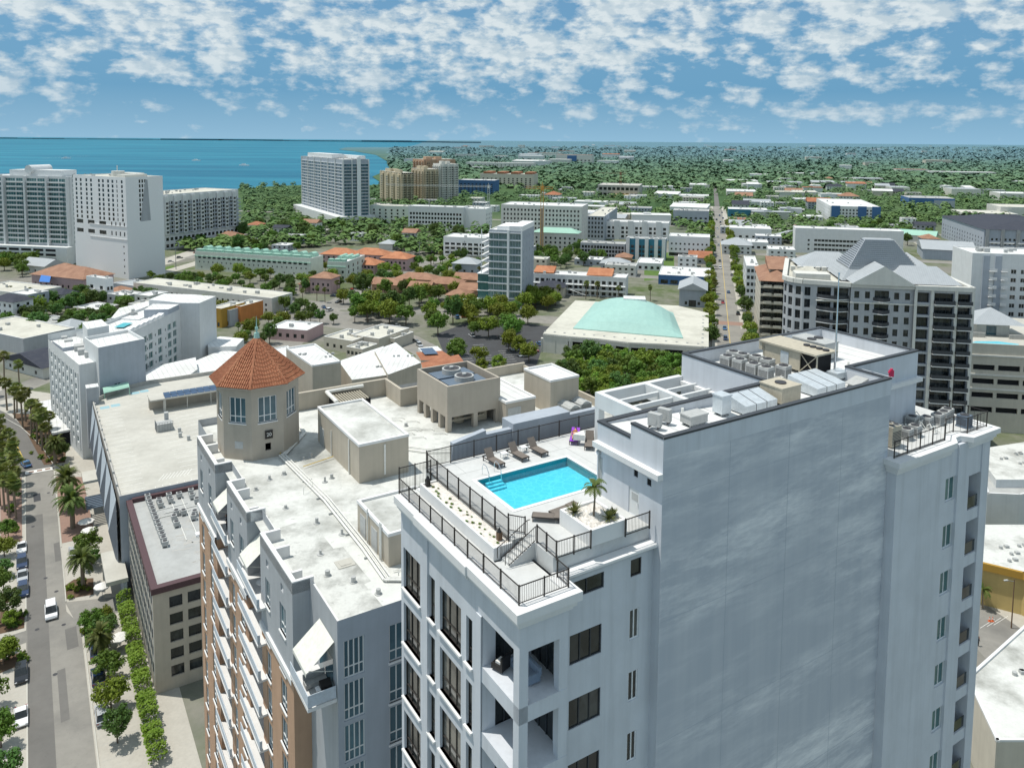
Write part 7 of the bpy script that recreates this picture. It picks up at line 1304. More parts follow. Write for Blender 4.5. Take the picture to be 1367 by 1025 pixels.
# low blocks that fill the town between the named buildings
rr = random.Random(88); from_ = {}
def infill(reg, n, desc, hx, wls, rfs, smin, smax, pitched=.2):
    g = [at(x, y) for x, y in reg]; gp = [(p.x, p.y) for p in g]; got = []; tries = 0
    while len(got) < n and tries < 4000:
        tries += 1; p = Vector((rr.uniform(min(q[0] for q in gp), max(q[0] for q in gp)), rr.uniform(min(q[1] for q in gp), max(q[1] for q in gp)), 0)); w_, d_ = rr.uniform(smin, smax), rr.uniform(smin, smax) * .8
        if not pin(gp, p.x, p.y) or not free(p, max(w_, d_) * .62) or any((p - q[0]).length < (w_ + q[1]) * .62 for q in got): continue
        got.append((p, w_, d_))
    got.sort(key=lambda q: proj(q[0])[0])
    for i, (p, w_, d_) in enumerate(got):
        h_ = rr.choice((3.8, 4.5, 6.8, 7.5, 10.2)); rows_ = max(1, int(h_ / 3.3)); X, Y = hd(hx), hd(hx - 90); O = p - X * w_ / 2 - Y * d_ / 2; pt = rr.random() < pitched
        t = building('low_building', 'low %s, %s from the left %s' % ('pitched-roof house' if pt else 'flat-roofed block', nth(i), desc), (O, w_, d_, h_, R(90 - hx)), rr.choice(wls), rr.choice(('terra', 'metalroof', 'browntile', 'darkshing')) if pt else rr.choice(rfs), {'S': (max(2, int(w_ / 4)), rows_, 1.7, 1.5, 1, 3.2), 'E': (max(2, int(d_ / 4)), rows_, 1.5, 1.5, 1, 3.2), 'W': (max(2, int(d_ / 4)), rows_, 1.5, 1.5, 1, 3.2)}, roofkind=rr.choice(('hip', 'gable')) if pt else 'flat', units=0 if pt else rr.randint(2, 7))
        q0 = p.copy(); FOOT.append((t.matrix_basis.inverted(), 0, w_, 0, d_)); t['group'] = 'low blocks ' + desc
W4, R4 = ('white', 'offwhite', 'ivory', 'cream', 'greyst', 'cool'), ('whiteroof', 'whiteroof', 'whiteroof', 'creamroof', 'greyroof')
infill([(700, 258), (935, 250), (945, 300), (890, 298), (800, 280), (700, 268)], 26, 'in the blocks left of the far avenue', GH, W4, R4, 14, 34); infill([(590, 330), (700, 345), (940, 350), (945, 372), (700, 362), (560, 345)], 9, 'behind the gallery motel', GH, W4, R4, 12, 22); infill([(970, 240), (1090, 235), (1250, 262), (1300, 290), (1180, 300), (1060, 300), (980, 300)], 30, 'in the blocks right of the far avenue', GH, W4, R4, 14, 34, .35); infill([(962, 300), (1060, 312), (1060, 345), (985, 345)], 8, 'between the avenue and the pyramid roof', GH, W4, R4, 14, 26); infill([(0, 395), (230, 395), (220, 440), (60, 460), (0, 440)], 12, 'among the trees behind the hotel', 114, W4, R4, 10, 18, .5); infill([(330, 300), (640, 315), (600, 338), (400, 340), (270, 330)], 14, 'in the wooded belt', GH, W4, R4, 10, 18, .6); infill([(480, 262), (640, 262), (700, 285), (660, 300), (500, 285)], 10, 'around the beige towers', GH, W4, R4, 14, 28); infill([(1180, 300), (1260, 300), (1240, 330), (1100, 312)], 6, 'beyond the long white building', GH, W4, R4, 12, 22)
placed = []
def grove(poly, n, kinds, s0, s1, desc, group, sep=5.5):
    xs = [p[0] for p in poly]; ys = [p[1] for p in poly]; pts = []; tries = 0
    g = [at(x, y) for x, y in poly]; gp = [(p.x, p.y) for p in g]; gx = [p[0] for p in gp]; gy = [p[1] for p in gp]
    while len(pts) < n and tries < n * 40:
        tries += 1; x, y = random.uniform(min(gx), max(gx)), random.uniform(min(gy), max(gy))
        if not pin(gp, x, y): continue
        p = Vector((x, y, 0))
        if not free(p) or any((p - q).length < sep for q in placed): continue
        placed.append(p); pts.append(p)
    pts.sort(key=lambda p: proj(p)[0])
    words = {'leafA': 'green', 'leafB': 'yellowish green', 'leafC': 'dark green', 'leafL': 'lime green'}
    for i, p in enumerate(pts):
        k = random.choice(kinds); tree('%s tree, %s from the left %s' % (words[TP[k][0].materials[0].name and {v_: k_ for k_, v_ in ((q, M[q].name) for q in words)}[TP[k][0].materials[0].name]], nth(i), desc), p, k, random.uniform(s0, s1), group)
grove([(752, 520), (770, 470), (905, 478), (912, 520), (860, 545), (800, 548)], 46, (0, 0, 1, 6, 6, 4, 3), .8, 1.15, 'in the grove before the green-roofed hall', 'trees before the green-roofed hall', 3.6)
grove([(478, 440), (480, 395), (560, 388), (645, 405), (640, 425), (600, 450)], 26, (0, 1, 4, 2, 6), .9, 1.35, 'in the clump left of the dark car park', 'trees left of the dark car park')
grove([(622, 420), (735, 408), (740, 440), (700, 450), (720, 520), (660, 520), (580, 478), (640, 470)], 24, (2, 3, 0, 1), .7, 1.1, 'on the islands of the dark car park', 'trees in the dark car park')
grove([(630, 412), (745, 400), (745, 412), (630, 424)], 10, (2, 2, 3), .85, 1.1, 'at the foot of the slim glass tower', 'yellow trees at the foot of the glass tower')
grove([(705, 340), (800, 334), (835, 345), (800, 360), (712, 362)], 26, (0, 1, 4, 5), .8, 1.1, 'in the grove behind the gallery motel', 'trees behind the gallery motel')
grove([(0, 432), (20, 402), (110, 400), (215, 405), (225, 432), (130, 452), (60, 462), (0, 470)], 52, (0, 1, 4, 5, 2), .7, 1.1, 'in the trees behind the hotel', 'trees behind the hotel')
grove([(195, 395), (220, 375), (360, 380), (420, 388), (415, 398), (380, 420), (370, 402)], 26, (0, 1, 4, 5), .6, .95, 'between the cream motel and the mint townhouses', 'trees before the mint townhouses')
grove([(300, 470), (330, 440), (380, 425), (420, 420), (440, 452), (370, 470)], 12, (0, 2, 3, 4), .6, .95, 'round the small pink shop', 'trees round the small pink shop')
grove([(0, 372), (0, 345), (60, 345), (55, 368)], 9, (2, 0, 1), .9, 1.2, 'at the foot of the balcony tower', 'trees at the foot of the balcony tower')
grove([(235, 328), (330, 306), (420, 300), (560, 312), (640, 312), (590, 338), (500, 326), (400, 342), (260, 336)], 40, (0, 1, 4, 5, 4, 0), .9, 1.35, 'in the wooded belt before the blue grey high-rise', 'trees in the wooded belt', 8)
grove([(1085, 310), (1200, 300), (1260, 325), (1240, 335), (1060, 305)], 16, (4, 0, 1, 5), .9, 1.2, 'beyond the long white building right of the avenue', 'trees beyond the long white building')
for sd_, word in ((-1, 'left'), (1, 'right')):
    for i in range(40):
        s_ = -70 + i * 13.5; p = avp(s_ + random.uniform(-2, 2), sd_ * (7.6 + random.uniform(0, 2.4)))
        tree('street tree on the %s side of the straight avenue, %s from the near end' % (word, nth(i)), p, random.choice((2, 2, 3, 0, 4)), random.uniform(.62, .95), 'street trees along the avenue', 'street_tree')
grove([(180, 374), (640, 345), (640, 420), (440, 440), (330, 430), (200, 394)], 70, (0, 1, 4, 5, 6, 2), .6, 1.0, 'in the gardens behind the cream motel', 'garden trees of the middle distance', 6)
# --- woodland mass to the horizon: nobody could count it
cells = {}
def lumps(name, n, ylo, yhi, nq, size, rad, hgt, mat, region=None):
    rr = random.Random(len(name) + n); vs, fs = [], []
    c = 0
    while c < n:
        px, py = rr.uniform(-60, 1430), ylo + (yhi - ylo) * rr.random() ** 1.15
        if region and not any(pin(r_, px, py) for r_ in region): c += .2; continue
        p = at(px, py); c += 1
        if not free(p, 4): continue
        R_ = rad * rr.uniform(.7, 1.25) * (1 + max(0, p.y - 1500) / 5000); h_ = hgt * rr.uniform(.75, 1.2) * (1 - .45 * min(1, max(0, p.y - 1200) / 3000))
        for k in range(nq):
            d = Vector((rr.gauss(0, 1), rr.gauss(0, 1), abs(rr.gauss(0, .9)))).normalized(); q = p + Vector((d.x * R_, d.y * R_, h_ * .35 + d.z * h_ * .65)); nrm = (d + Vector((rr.uniform(-.4, .4), rr.uniform(-.4, .4), rr.uniform(.5, 1.3)))).normalized(); a = nrm.orthogonal().normalized(); a.rotate(Matrix.Rotation(rr.uniform(0, 6.28), 3, nrm)); b_ = nrm.cross(a); s = size * rr.uniform(.6, 1.3) * R_ / rad
            i = len(vs); vs += [tuple(q + a * s), tuple(q + b_ * s * .7), tuple(q - a * s), tuple(q - b_ * s * .7)]; fs.append((i, i+1, i+2, i+3))
    me = bpy.data.meshes.new(name); me.from_pydata(vs, [], fs); me.materials.append(M[mat]); o_ = link(name, me); o_['kind'] = 'stuff'; o_['label'] = 'unbroken woodland stretching to the horizon' if n > 5000 else 'garden trees filling the blocks between the mid-distance buildings'; o_['category'] = 'woodland'; return o_
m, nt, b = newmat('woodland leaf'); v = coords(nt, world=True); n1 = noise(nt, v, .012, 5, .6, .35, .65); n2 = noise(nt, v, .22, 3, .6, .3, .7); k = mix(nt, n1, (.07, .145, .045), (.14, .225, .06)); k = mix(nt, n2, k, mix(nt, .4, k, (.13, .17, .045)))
sx = N(nt, 'SeparateXYZ'); nt.links.new(N(nt, 'NewGeometry').outputs['Position'], sx.inputs[0]); rb_ = N(nt, 'MapRange'); rb_.inputs[1].default_value = 450; rb_.inputs[2].default_value = 5000; nt.links.new(sx.outputs[1], rb_.inputs[0]); k = mix(nt, rb_.outputs[0], k, (.135, .235, .255)); nt.links.new(k, b.inputs['Base Color']); b.inputs['Roughness'].default_value = .8; b.inputs['Specular IOR Level'].default_value = .1; M['woodland'] = m  # far leaves turn bluer with depth, aerial haze put into their colour
land = [[(520, 197), (1430, 197), (1430, 300), (1270, 300), (1180, 270), (1085, 300), (1020, 300), (1010, 300), (946, 300), (900, 300), (850, 262), (770, 268), (640, 262), (612, 240), (520, 225)]]
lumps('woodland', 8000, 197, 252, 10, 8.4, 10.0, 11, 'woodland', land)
near_reg = [[(690, 252), (860, 240), (900, 275), (940, 240), (946, 330), (890, 300), (790, 290), (700, 270)], [(880, 225), (962, 225), (962, 300), (900, 300)], [(960, 225), (1430, 225), (1430, 302), (1250, 300), (1210, 318), (1085, 318), (960, 320)], [(320, 250), (402, 248), (400, 300), (330, 308)], [(495, 248), (520, 245), (640, 262), (650, 275), (490, 296)], [(600, 262), (720, 258), (830, 262), (780, 275), (660, 272)], [(480, 292), (660, 310), (640, 340), (560, 342), (470, 326), (320, 340), (240, 334), (330, 310)], [(960, 300), (1090, 300), (1190, 320), (1060, 330)], [(0, 392), (240, 392), (210, 420), (60, 450), (0, 450)]]
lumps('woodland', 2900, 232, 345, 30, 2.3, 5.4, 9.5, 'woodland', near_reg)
# --- palms
def frond(mb, base, az, el, L, droop, nl=9, w=.42, m=0):
    p = Vector(base); d = Vector((math.cos(az) * math.cos(el), math.sin(az) * math.cos(el), math.sin(el))); seg = L / nl; pts = [p.copy()]
    for k in range(nl): d = (d + Vector((0, 0, -droop * (k + 1) / nl))).normalized(); p = p + d * seg; pts.append(p.copy())
    for k in range(1, nl + 1):
        a, c = pts[k - 1], pts[k]; t_ = (c - a).normalized(); sd_ = t_.cross(Vector((0, 0, 1)))
        sd_ = sd_.normalized() if sd_.length > 1e-3 else Vector((1, 0, 0)); ww = w * math.sin(math.pi * (.12 + .86 * k / (nl + .3))) + .06
        for s in (-1, 1): tip = c + sd_ * s * ww + t_ * ww * .5 + Vector((0, 0, -.18 * ww)); mb.poly([a, c, tip, tip - t_ * .10], m); mb.poly([(a + c) / 2, c, c + sd_ * s * ww * .9 + t_ * ww * .75 + Vector((0, 0, .04))], m)
def palm_meshes(kind, seed):
    rr = random.Random(seed); tr = MB(); cr = MB()
    if kind == 'date':
        h = 5.2; tr.tube((0, 0, 0), (0, 0, h), .42, .36, 10); tr.tube((0, 0, h), (0, 0, h + .7), .45, .3, 10)
        for k in range(74): el = rr.uniform(-.5, 1.35); frond(cr, (0, 0, h + .5), rr.uniform(0, 6.28), el, rr.uniform(2.9, 3.7), .32, 10, .40)
    elif kind == 'sabal':
        h = 6.5; tr.tube((0, 0, 0), (.15, .05, h), .2, .17, 8); c0 = Vector((.15, .05, h + .35))
        for k in range(46):
            d = Vector((rr.gauss(0, 1), rr.gauss(0, 1), rr.gauss(.15, .8))).normalized(); L = rr.uniform(1.1, 1.6); e = c0 + d * L * .55; sd_ = d.cross(Vector((rr.uniform(-.3, .3), rr.uniform(-.3, .3), 1))).normalized(); cr.bar(c0, e, .04, .04); up = sd_.cross(d)
            for j in range(9): a = (j - 4) / 4 * 1.25; t_ = d * math.cos(a) + sd_ * math.sin(a); q = t_.cross(up) * .10; f_ = e + t_ * L * .62 + Vector((0, 0, -.22)); cr.poly([e, e + t_ * L * .35 + q, f_, e + t_ * L * .35 - q])
    else:
        h = 4.6; tr.tube((0, 0, 0), (.2, 0, h * .6), .17, .13, 8); tr.tube((.2, 0, h * .6), (.15, .1, h), .13, .11, 8)
        for k in range(16): frond(cr, (.15, .1, h), k * .3927 * 1.03 + rr.uniform(-.2, .2), rr.uniform(-.05, 1.1), rr.uniform(2.0, 2.6), .42, 9, .42)
    return tr.mesh('trunk', [M['barkp']]), cr.mesh('crown', [M['palmA' if kind != 'sabal' else 'palmB']])
PM = {k: [palm_meshes(k, s) for s in (1, 2, 3)] for k in ('date', 'sabal', 'coco')}
def palm(name, label, loc, kind, s, group=None, i=0):
    t = thing(name, label, 'palm', loc, random.uniform(0, 6.28), group); t.scale = (s, s, s * random.uniform(.92, 1.1)); tr, cr = PM[kind][i % 3]; link('trunk', tr, t); link('crown', cr, t); return t
for i, (u, v, s, lab) in enumerate(((-14.6, 138.2, 1.0, 'date palm on the planted island beside the garage entrance'), (-15.1, 166.5, 1.3, 'biggest feathery date palm between the road and the garage, nearer of the overlapping pair'), (-15.8, 178, 1.22, 'date palm just behind the biggest one, on its far side'), (-17.4, 209, .95, 'date palm on the corner past the crosswalk, with a yellow sign at its foot'), (-13.6, 111, .8, 'date palm in the planting at the lower edge of the street, right of the road'))): palm('date_palm', lab, W(u, v, .04), 'date', s, 'date palms along the street', i)
sp = [(-19.2, 217), (-20.2, 222), (-21.4, 228), (-20.4, 233), (-22.8, 236), (-22.0, 241), (-25.0, 246), (-24.2, 251), (-27.2, 256), (-26.6, 262), (-29.4, 266), (-32, 274), (-18.4, 226), (-30.8, 300), (-26, 290), (-35, 285)]
for i, (u, v) in enumerate(sp): palm('fan_palm', 'tall fan palm in the row between the curving street and the hotel, %s going away' % nth(i), W(u, v, .04), 'sabal', random.uniform(1.2, 1.5), 'fan palms between the street and the hotel', i)
lp = [(-26.2, 178), (-27.6, 180), (-28.6, 184), (-26.6, 185.5), (-28.0, 190), (-26.4, 193), (-28.6, 196), (-27, 200), (-29.2, 203), (-27.2, 208), (-29.4, 212), (-28, 218), (-30.4, 222), (-30.2, 230), (-29.6, 188), (-30, 207)]
for i, (u, v) in enumerate(lp): palm('fan_palm', 'fan palm in the dense clump left of the street, %s going away' % nth(i), W(u, v, .04), 'sabal', random.uniform(1.1, 1.35), 'fan palms left of the street', i + 1)
for i, (u, v, s, k) in enumerate(((-27.6, 168, .5, 0), (-28.2, 160, .5, 2), (-27.8, 151, .45, 5), (-28, 143.5, .48, 1), (-27.2, 134, .55, 4), (-26.8, 131, .34, 3), (-27.6, 119.4, .5, 2), (-27, 123, .34, 5), (-28.5, 108, .55, 1), (-27.5, 98, .55, 0), (-27, 88, .55, 4))): tree('small leafy tree on the left edge of the street, %s counting toward the camera' % nth(i), W(u, v, .04), k, s, 'small trees on the left edge of the street')
for i, (u, v, s, k) in enumerate(((-13.2, 148.5, .72, 1), (-12.6, 144.8, .5, 5), (-15.6, 212, .5, 4), (-14.0, 119.6, .52, 0), (-12.2, 117.2, .48, 4), (-13.2, 114, .5, 1), (-12.0, 122.0, .42, 3), (-12.8, 106, .55, 0), (-13, 98, .55, 2), (-12.8, 90, .5, 4))): tree('leafy tree between the street and the garage side, %s in order toward the camera' % nth(i), W(u, v, .04), k, s, 'leafy trees right of the street')
hg = crown_mesh('hedge_leaves', 77, 1, 1, 0, 1, 1, .3, 'leafL'); vs, fs = [], []; rr = random.Random(12)
for k in range(7000):
    s_ = rr.random(); u, v = -7.0 - 2.6 * rr.random() ** .8, 128 - 46 * s_; h_ = (2.6 + .7 * math.sin(v * .9 + .7 * math.sin(v * .31)) + .5 * math.sin(v * 2.3) + .4 * math.sin(v * 4.1)) * (1 - ((u + 8.2) / 2.2) ** 2 * .5); z = max(.1, h_ * (1 - .5 * rr.random() ** 2)); q = W(u, v, z); n = Vector((rr.uniform(-.8, .8), rr.uniform(-.8, .8), 1)).normalized(); a = n.orthogonal().normalized(); a.rotate(Matrix.Rotation(rr.uniform(0, 6.28), 3, n)); b_ = n.cross(a); s = rr.uniform(.12, .30); i = len(vs); vs += [tuple(q + a*s), tuple(q + b_*s*.6), tuple(q - a*s), tuple(q - b_*s*.6)]; fs.append((i, i+1, i+2, i+3))
me = bpy.data.meshes.new('hedge'); me.from_pydata(vs, [], fs); me.materials.append(M['leafL']); tag(link('hedge', me), 'bright green billowing hedge along the foot of the office block', 'hedge')
bush = [crown_mesh('bush_leaves', 90 + k, 1.0, .7, .55, 12, 40, .16, mt) for k, mt in enumerate(('leafA', 'leafB', 'leafC', 'leafL'))]
rr = random.Random(31); k = 0
for (u0, u1, v0, v1, n) in ((-17.4, -13, 135.2, 141.4, 9), (-28, -24.8, 129.6, 134, 6), (-27.8, -24.7, 118, 121.5, 5), (-23, -19, 214, 250, 16), (-15.2, -12.4, 117.5, 123.5, 6), (-28.5, -25.5, 170, 202, 10), (-20, -15, 209.5, 213, 5)):
    for _ in range(n):
        f_ = rr.random(); u, v = u0 + (u1 - u0) * rr.random(), v0 + (v1 - v0) * f_; o_ = link('shrub', rr.choice(bush)); o_.location = W(u, v, .04); o_.scale = (rr.uniform(.6, 1.1),) * 3; o_.rotation_euler = (0, 0, rr.uniform(0, 6.28)); tag(o_, 'low rounded shrub in the planting beds along the street', 'shrub', 'shrubs in the street planting beds')
# more palms across town
for i, (x, y, s, lab) in enumerate(((746, 402, 1.1, 'tall palm before the left end of the gallery motel'), (782, 400, 1.25, 'tall palm at the stair of the gallery motel'), (797, 398, 1.3, 'tallest palm before the gallery motel'), (826, 404, 1.2, 'palm at the right end of the gallery motel'), (868, 402, 1.1, 'palm on the lot left of the grey gabled house'), (952, 392, 1.2, 'palm between the blue-fronted shop and the avenue'), (955, 400, 1.3, 'palm beside the grey gabled house, on the avenue'), (423, 402, 1.1, 'palm left of the pink house at the street bend'), (450, 396, 1.2, 'palm right of the pink house at the street bend'), (434, 404, 1.0, 'palm before the pink house at the street bend'), (404, 405, 1.1, 'palm leaning beside the tiled wing of the pink house'), (318, 452, 1.0, 'palm before the orange shops'), (640, 372, 1.1, 'palm behind the terracotta court houses'), (575, 360, 1.2, 'palm beside the road behind the terracotta court houses'), (588, 352, 1.2, 'palm on the road to the white balconied apartments'), (14, 400, 1.0, 'palm on the road below the villa'), (40, 404, 1.1, 'palm left of the villa'), (672, 510, 1.0, 'palm at the near corner of the dark car park'), (645, 525, .9, 'palm beside the terracotta shops'))): palm('fan_palm', lab, at(x, y), 'sabal', s, None, i)
for i, (x, y, s, lab) in enumerate(((1322, 690, 1.0, 'palm under the dark sign of the low grey shop, its left one'), (1352, 700, 1.1, 'palm in the bright clump at the right edge before the grey shop'), (1364, 682, 1.2, 'palm highest in the bright clump at the right edge'), (1312, 812, 1.1, 'palm at the foot of the yellow store wall'), (1372, 705, 1.2, 'palm cut by the right edge of the picture'))): palm('date_palm', lab, at(x, y), 'date' if i != 3 else 'coco', s * .8, None, i)
palm('coconut_palm', 'little palm growing out of the raised planter on the pool deck', W(7.87, 3.7, 66.85), 'coco', .42, None, 0)
def yucca(label, u, v, z, s):
    mb = MB(); rr = random.Random(int(u * 100)); 
    for k in range(64):
        az, el = rr.uniform(0, 6.28), rr.uniform(.05, 1.45); d = Vector((math.cos(az) * math.cos(el), math.sin(az) * math.cos(el), math.sin(el))); sd_ = d.cross(Vector((0, 0, 1))).normalized() * .04; L = rr.uniform(.5, .85) * s; b0 = Vector((0, 0, .15)); mb.poly([b0 - sd_, b0 + sd_, b0 + d * L * .6 + sd_ * .8, b0 + d * L, b0 + d * L * .6 - sd_ * .8])
    o_ = mb.obj('yucca', M['agave']); o_.location = W(u, v, z); tag(o_, label, 'plant')
yucca('spiky yucca at the left back of the raised planter', 6.95, 4.45, 66.85, 1.0); yucca('spiky yucca at the right front of the raised planter', 8.3, 2.75, 66.85, 1.05); yucca('smaller spiky plant beside the door wall in the raised planter', 8.85, 3.0, 66.85, .6)
rr = random.Random(17)
for k in range(26):
    v = 5.8 + 9.2 * k / 25; o_ = link('succulent', bush[3]); o_.location = W(2.05 + rr.uniform(-.2, .5), v, 65.7); s = rr.uniform(.07, .13); o_.scale = (s, s, s * .8); tag(o_, 'tiny succulent in the pebble strip beside the walkway', 'plant', 'succulents in the pebble strip')
for i, (u, v, lab) in enumerate(((2.0, 15.0, 'small black lantern on the far end of the pebble strip'), (2.5, 6.1, 'brown urn lantern near the stair end of the pebble strip'))):
    t = thingU('lantern', lab, 'lantern', u, v, 65.7); MB().box(-.14, -.14, 0, .14, .14, .5).obj('body', M['black' if i == 0 else 'wood'], t); b = MB(); b.tube((0, 0, .5), (0, 0, .8), .16, .02, 8); b.obj('lid', M['black'], t)
# ================================================================== vehicles, poles, cranes, boats, far buildings
def car_proto(kind):
    t = thing('parked_car', 'car', 'car'); L, w, h, hb = {'sedan': (4.6, 1.84, 1.45, .78), 'suv': (4.7, 1.92, 1.75, .95), 'van': (5.0, 1.98, 1.95, 1.0)}[kind]; hl = L / 2; hw = w / 2
    prof = [(-hl, .35), (-hl, hb - .1), (-hl + .25, hb), (hl - 1.2, hb - .02), (hl - .15, hb - .18), (hl, .5), (hl, .35)]
    mb = MB(); n = len(prof)
    for sgn in (-1, 1): mb.poly([(x, sgn * hw, z) for x, z in (prof if sgn < 0 else prof[::-1])])
    for i in range(n): (x0, z0), (x1, z1) = prof[i], prof[(i + 1) % n]; mb.poly([(x0, -hw, z0), (x0, hw, z0), (x1, hw, z1), (x1, -hw, z1)])
    a0, a1, b0, b1 = {'sedan': (-hl + .45, -hl + 1.3, hl - 1.35, hl - 2.2), 'suv': (-hl + .12, -hl + .5, hl - 1.3, hl - 2.0), 'van': (-hl + .06, -hl + .3, hl - 1.0, hl - 1.9)}[kind]; hi = hw - .2
    cab = [(a0, hw - .06, hb - .02), (b0, hw - .06, hb - .05), (b1, hi, h), (a1, hi, h)]
    mb.poly([(a1, -hi, h), (b1, -hi, h), (b1, hi, h), (a1, hi, h)]); mb.obj('body', M['car'], t)
    g = MB()
    for s in (-1, 1): q = [(x, s * y, z) for x, y, z in cab]; g.poly(q if s < 0 else q[::-1])
    g.poly([(b0, -hw + .06, hb - .05), (b0, hw - .06, hb - .05), (b1, hi, h - .01), (b1, -hi, h - .01)]); g.poly([(a0, hw - .06, hb - .02), (a0, -hw + .06, hb - .02), (a1, -hi, h - .01), (a1, hi, h - .01)]); g.obj('window', M['glass'], t)
    for x in (-hl + .85, hl - .9):
        for s in (-1, 1): wv = MB(); wv.tube((x, s * (hw - .2), .33), (x, s * (hw + .02), .33), .33, None, 14, 0); wv.tube((x, s * (hw + .021), .33), (x, s * (hw + .03), .33), .2, None, 10, 1); wv.obj('wheel', [M['tyre'], M['rim']], t)
    for s in (-1, 1): MB().box(hl - .08, s * hw * .78 - .16, .55, hl + .012, s * hw * .78 + .16, .68).obj('headlight', M['lampw'], t); MB().box(-hl - .012, s * hw * .8 - .14, .62, -hl + .05, s * hw * .8 + .14, .76).obj('tail_light', M['lampr'], t)
    return t
CP = {k: car_proto(k) for k in ('sedan', 'suv', 'van')}; CU = set()
PC = {'white': (.78, .79, .8, 1), 'silver': (.45, .47, .49, 1), 'navy': (.02, .04, .10, 1), 'black': (.015, .016, .018, 1), 'red': (.42, .02, .02, 1), 'blue': (.05, .16, .34, 1), 'grey': (.14, .15, .16, 1)}
def car(label, kind, col, loc, ang, group=None):
    p = CP[kind]
    if kind in CU: t = dup(p, label, loc, ang, group, None, PC[col])
    else:
        CU.add(kind); t = p; t.location = loc; t.rotation_euler = (0, 0, ang); t['label'] = label
        if group: t['group'] = group
        for c in [t] + list(t.children): c.color = PC[col]
    return t
V_ = ROTZ + R(90)                                               # along the street, facing away
car('white van driving down the street toward the camera', 'van', 'white', W(-20.3, 131.5, .03), V_ + math.pi)
car('pale blue car driving away past the crosswalk', 'sedan', 'blue', W(-24.2, 212, .035), V_ + .25)
for i, (u, v, k, c, lab) in enumerate(((-25.1, 161.5, 'sedan', 'white', 'white car parked on the left side, topmost of the parked row'), (-25.0, 154.3, 'suv', 'navy', 'dark blue car parked on the left side, just below the white one'), (-24.9, 148.4, 'sedan', 'silver', 'silver car parked on the left side of the street, third in the row'), (-24.8, 142.4, 'suv', 'navy', 'dark blue car parked on the left side, lowest of the parked row'), (-25.0, 114.2, 'suv', 'black', 'black car at the lower left corner beside the yellow-green bush'), (-15.5, 153.8, 'sedan', 'silver', 'silver car half under the leafy tree right of the street'), (-14.0, 114.6, 'sedan', 'navy', 'dark blue car parked right of the street in the lower part'), (-14.2, 107, 'suv', 'navy', 'dark blue car parked right of the street, under the lowest date palm'), (-15.2, 203, 'suv', 'black', 'black car parked in the shade past the two big date palms'), (-14.3, 97, 'suv', 'silver', 'silver car parked on the right, lower than the dark blue ones'), (-25, 103, 'sedan', 'white', 'white car parked on the left, lowest on the street'))): car(lab, k, c, W(u, v, .03), V_ + (math.pi if u < -20 else 0))
rr = random.Random(44); cols = ['white', 'silver', 'black', 'grey', 'navy', 'red', 'white', 'blue']
spots = [(602, 462), (612, 470), (630, 449), (648, 440), (641, 497), (655, 520), (690, 468), (712, 470), (560, 462), (546, 450), (552, 456), (528, 436), (610, 425), (622, 424), (634, 423), (588, 492), (700, 476), (668, 452), (720, 460)]
for i, (x, y) in enumerate(spots): c = rr.choice(cols) if i not in (7, 9, 13) else 'red'; car('%s car in the dark car park or its lane, %s by picture height' % (c, nth(sorted(spots, key=lambda s_: s_[1]).index((x, y)))), rr.choice(('sedan', 'suv')), c, at(x, y, .03), R(rr.choice((20, 110, 200, 290))) + rr.uniform(-.1, .1), 'cars in the dark car park')
s3 = [(395, 438), (405, 432), (440, 415), (428, 424), (446, 396), (470, 390), (490, 388), (380, 420), (432, 411), (452, 404), (485, 384), (416, 437)]
for i, (x, y) in enumerate(s3): c = rr.choice(cols); car('%s car on the street bend behind the small pink shop, %s from the left' % (c, nth(sorted(s3).index((x, y)))), rr.choice(('sedan', 'suv', 'van')), c, at(x, y, .03), R(rr.uniform(0, 360)), 'cars on the street bend')
for i in range(22): s_ = -60 + i * 31 + rr.uniform(-8, 8); o_ = rr.choice((-5.4, -1.9, 1.9, 5.4)); c = rr.choice(cols); car('%s car on the straight avenue, %s from the near end' % (c, nth(i)), rr.choice(('sedan', 'suv')), c, avp(s_, o_, .03), R(90 - 14.3) + (math.pi if o_ < 0 else 0), 'cars on the straight avenue')
s4 = [(215, 352), (240, 345), (262, 338), (290, 327), (310, 321), (228, 350), (335, 315), (1280, 343), (1300, 348), (1320, 351), (1340, 353), (1262, 336), (30, 384), (95, 373), (120, 368), (350, 309)]
for i, (x, y) in enumerate(s4): c = rr.choice(cols); car('%s car, tiny and far, %s from the left on the %s' % (c, nth(sorted(s for s in s4 if (s[0] > 1000) == (x > 1000)).index((x, y))), 'road at the right edge' if x > 1000 else 'road before the high-rises'), rr.choice(('sedan', 'suv')), c, at(x, y, .03), R(rr.choice((25, 205))), 'tiny cars on the distant roads')
# people, cones and pole on the lower right street
clothed('person in black walking on the lane below the yellow wall', at(1306, 862, .03), R(40))
for i, (x, y, lab) in enumerate(((1321, 829, 'left one of two orange traffic cones by the yellow wall'), (1325, 829, 'right one of two orange traffic cones by the yellow wall'))):
    t = thing('traffic_cone', lab, 'traffic cone', at(x, y, .03)); MB().box(-.25, -.25, 0, .25, .25, .06).obj('base', M['cone'], t); c = MB(); c.tube((0, 0, .06), (0, 0, .9), .2, .04, 12, 0); c.tube((0, 0, .45), (0, 0, .62), .135, .1, 12, 1); c.obj('cone', [M['cone'], M['paintw']], t)
def lamp(label, loc, h, ang, mat='wood', group=None):
    t = thing('street_lamp', label, 'street lamp', loc, ang, group); c = MB(); c.tube((0, 0, 0), (0, 0, h), .12, .08, 8); c.obj('pole', M[mat], t); a = MB(); a.path([(0, 0, h - .4), (1.6, 0, h)], .05); a.obj('arm', M['steel'], t); q = MB(); q.box(1.4, -.15, h - .08, 2.2, .15, h + .08); q.obj('lamp_head', M['acgrey'], t)
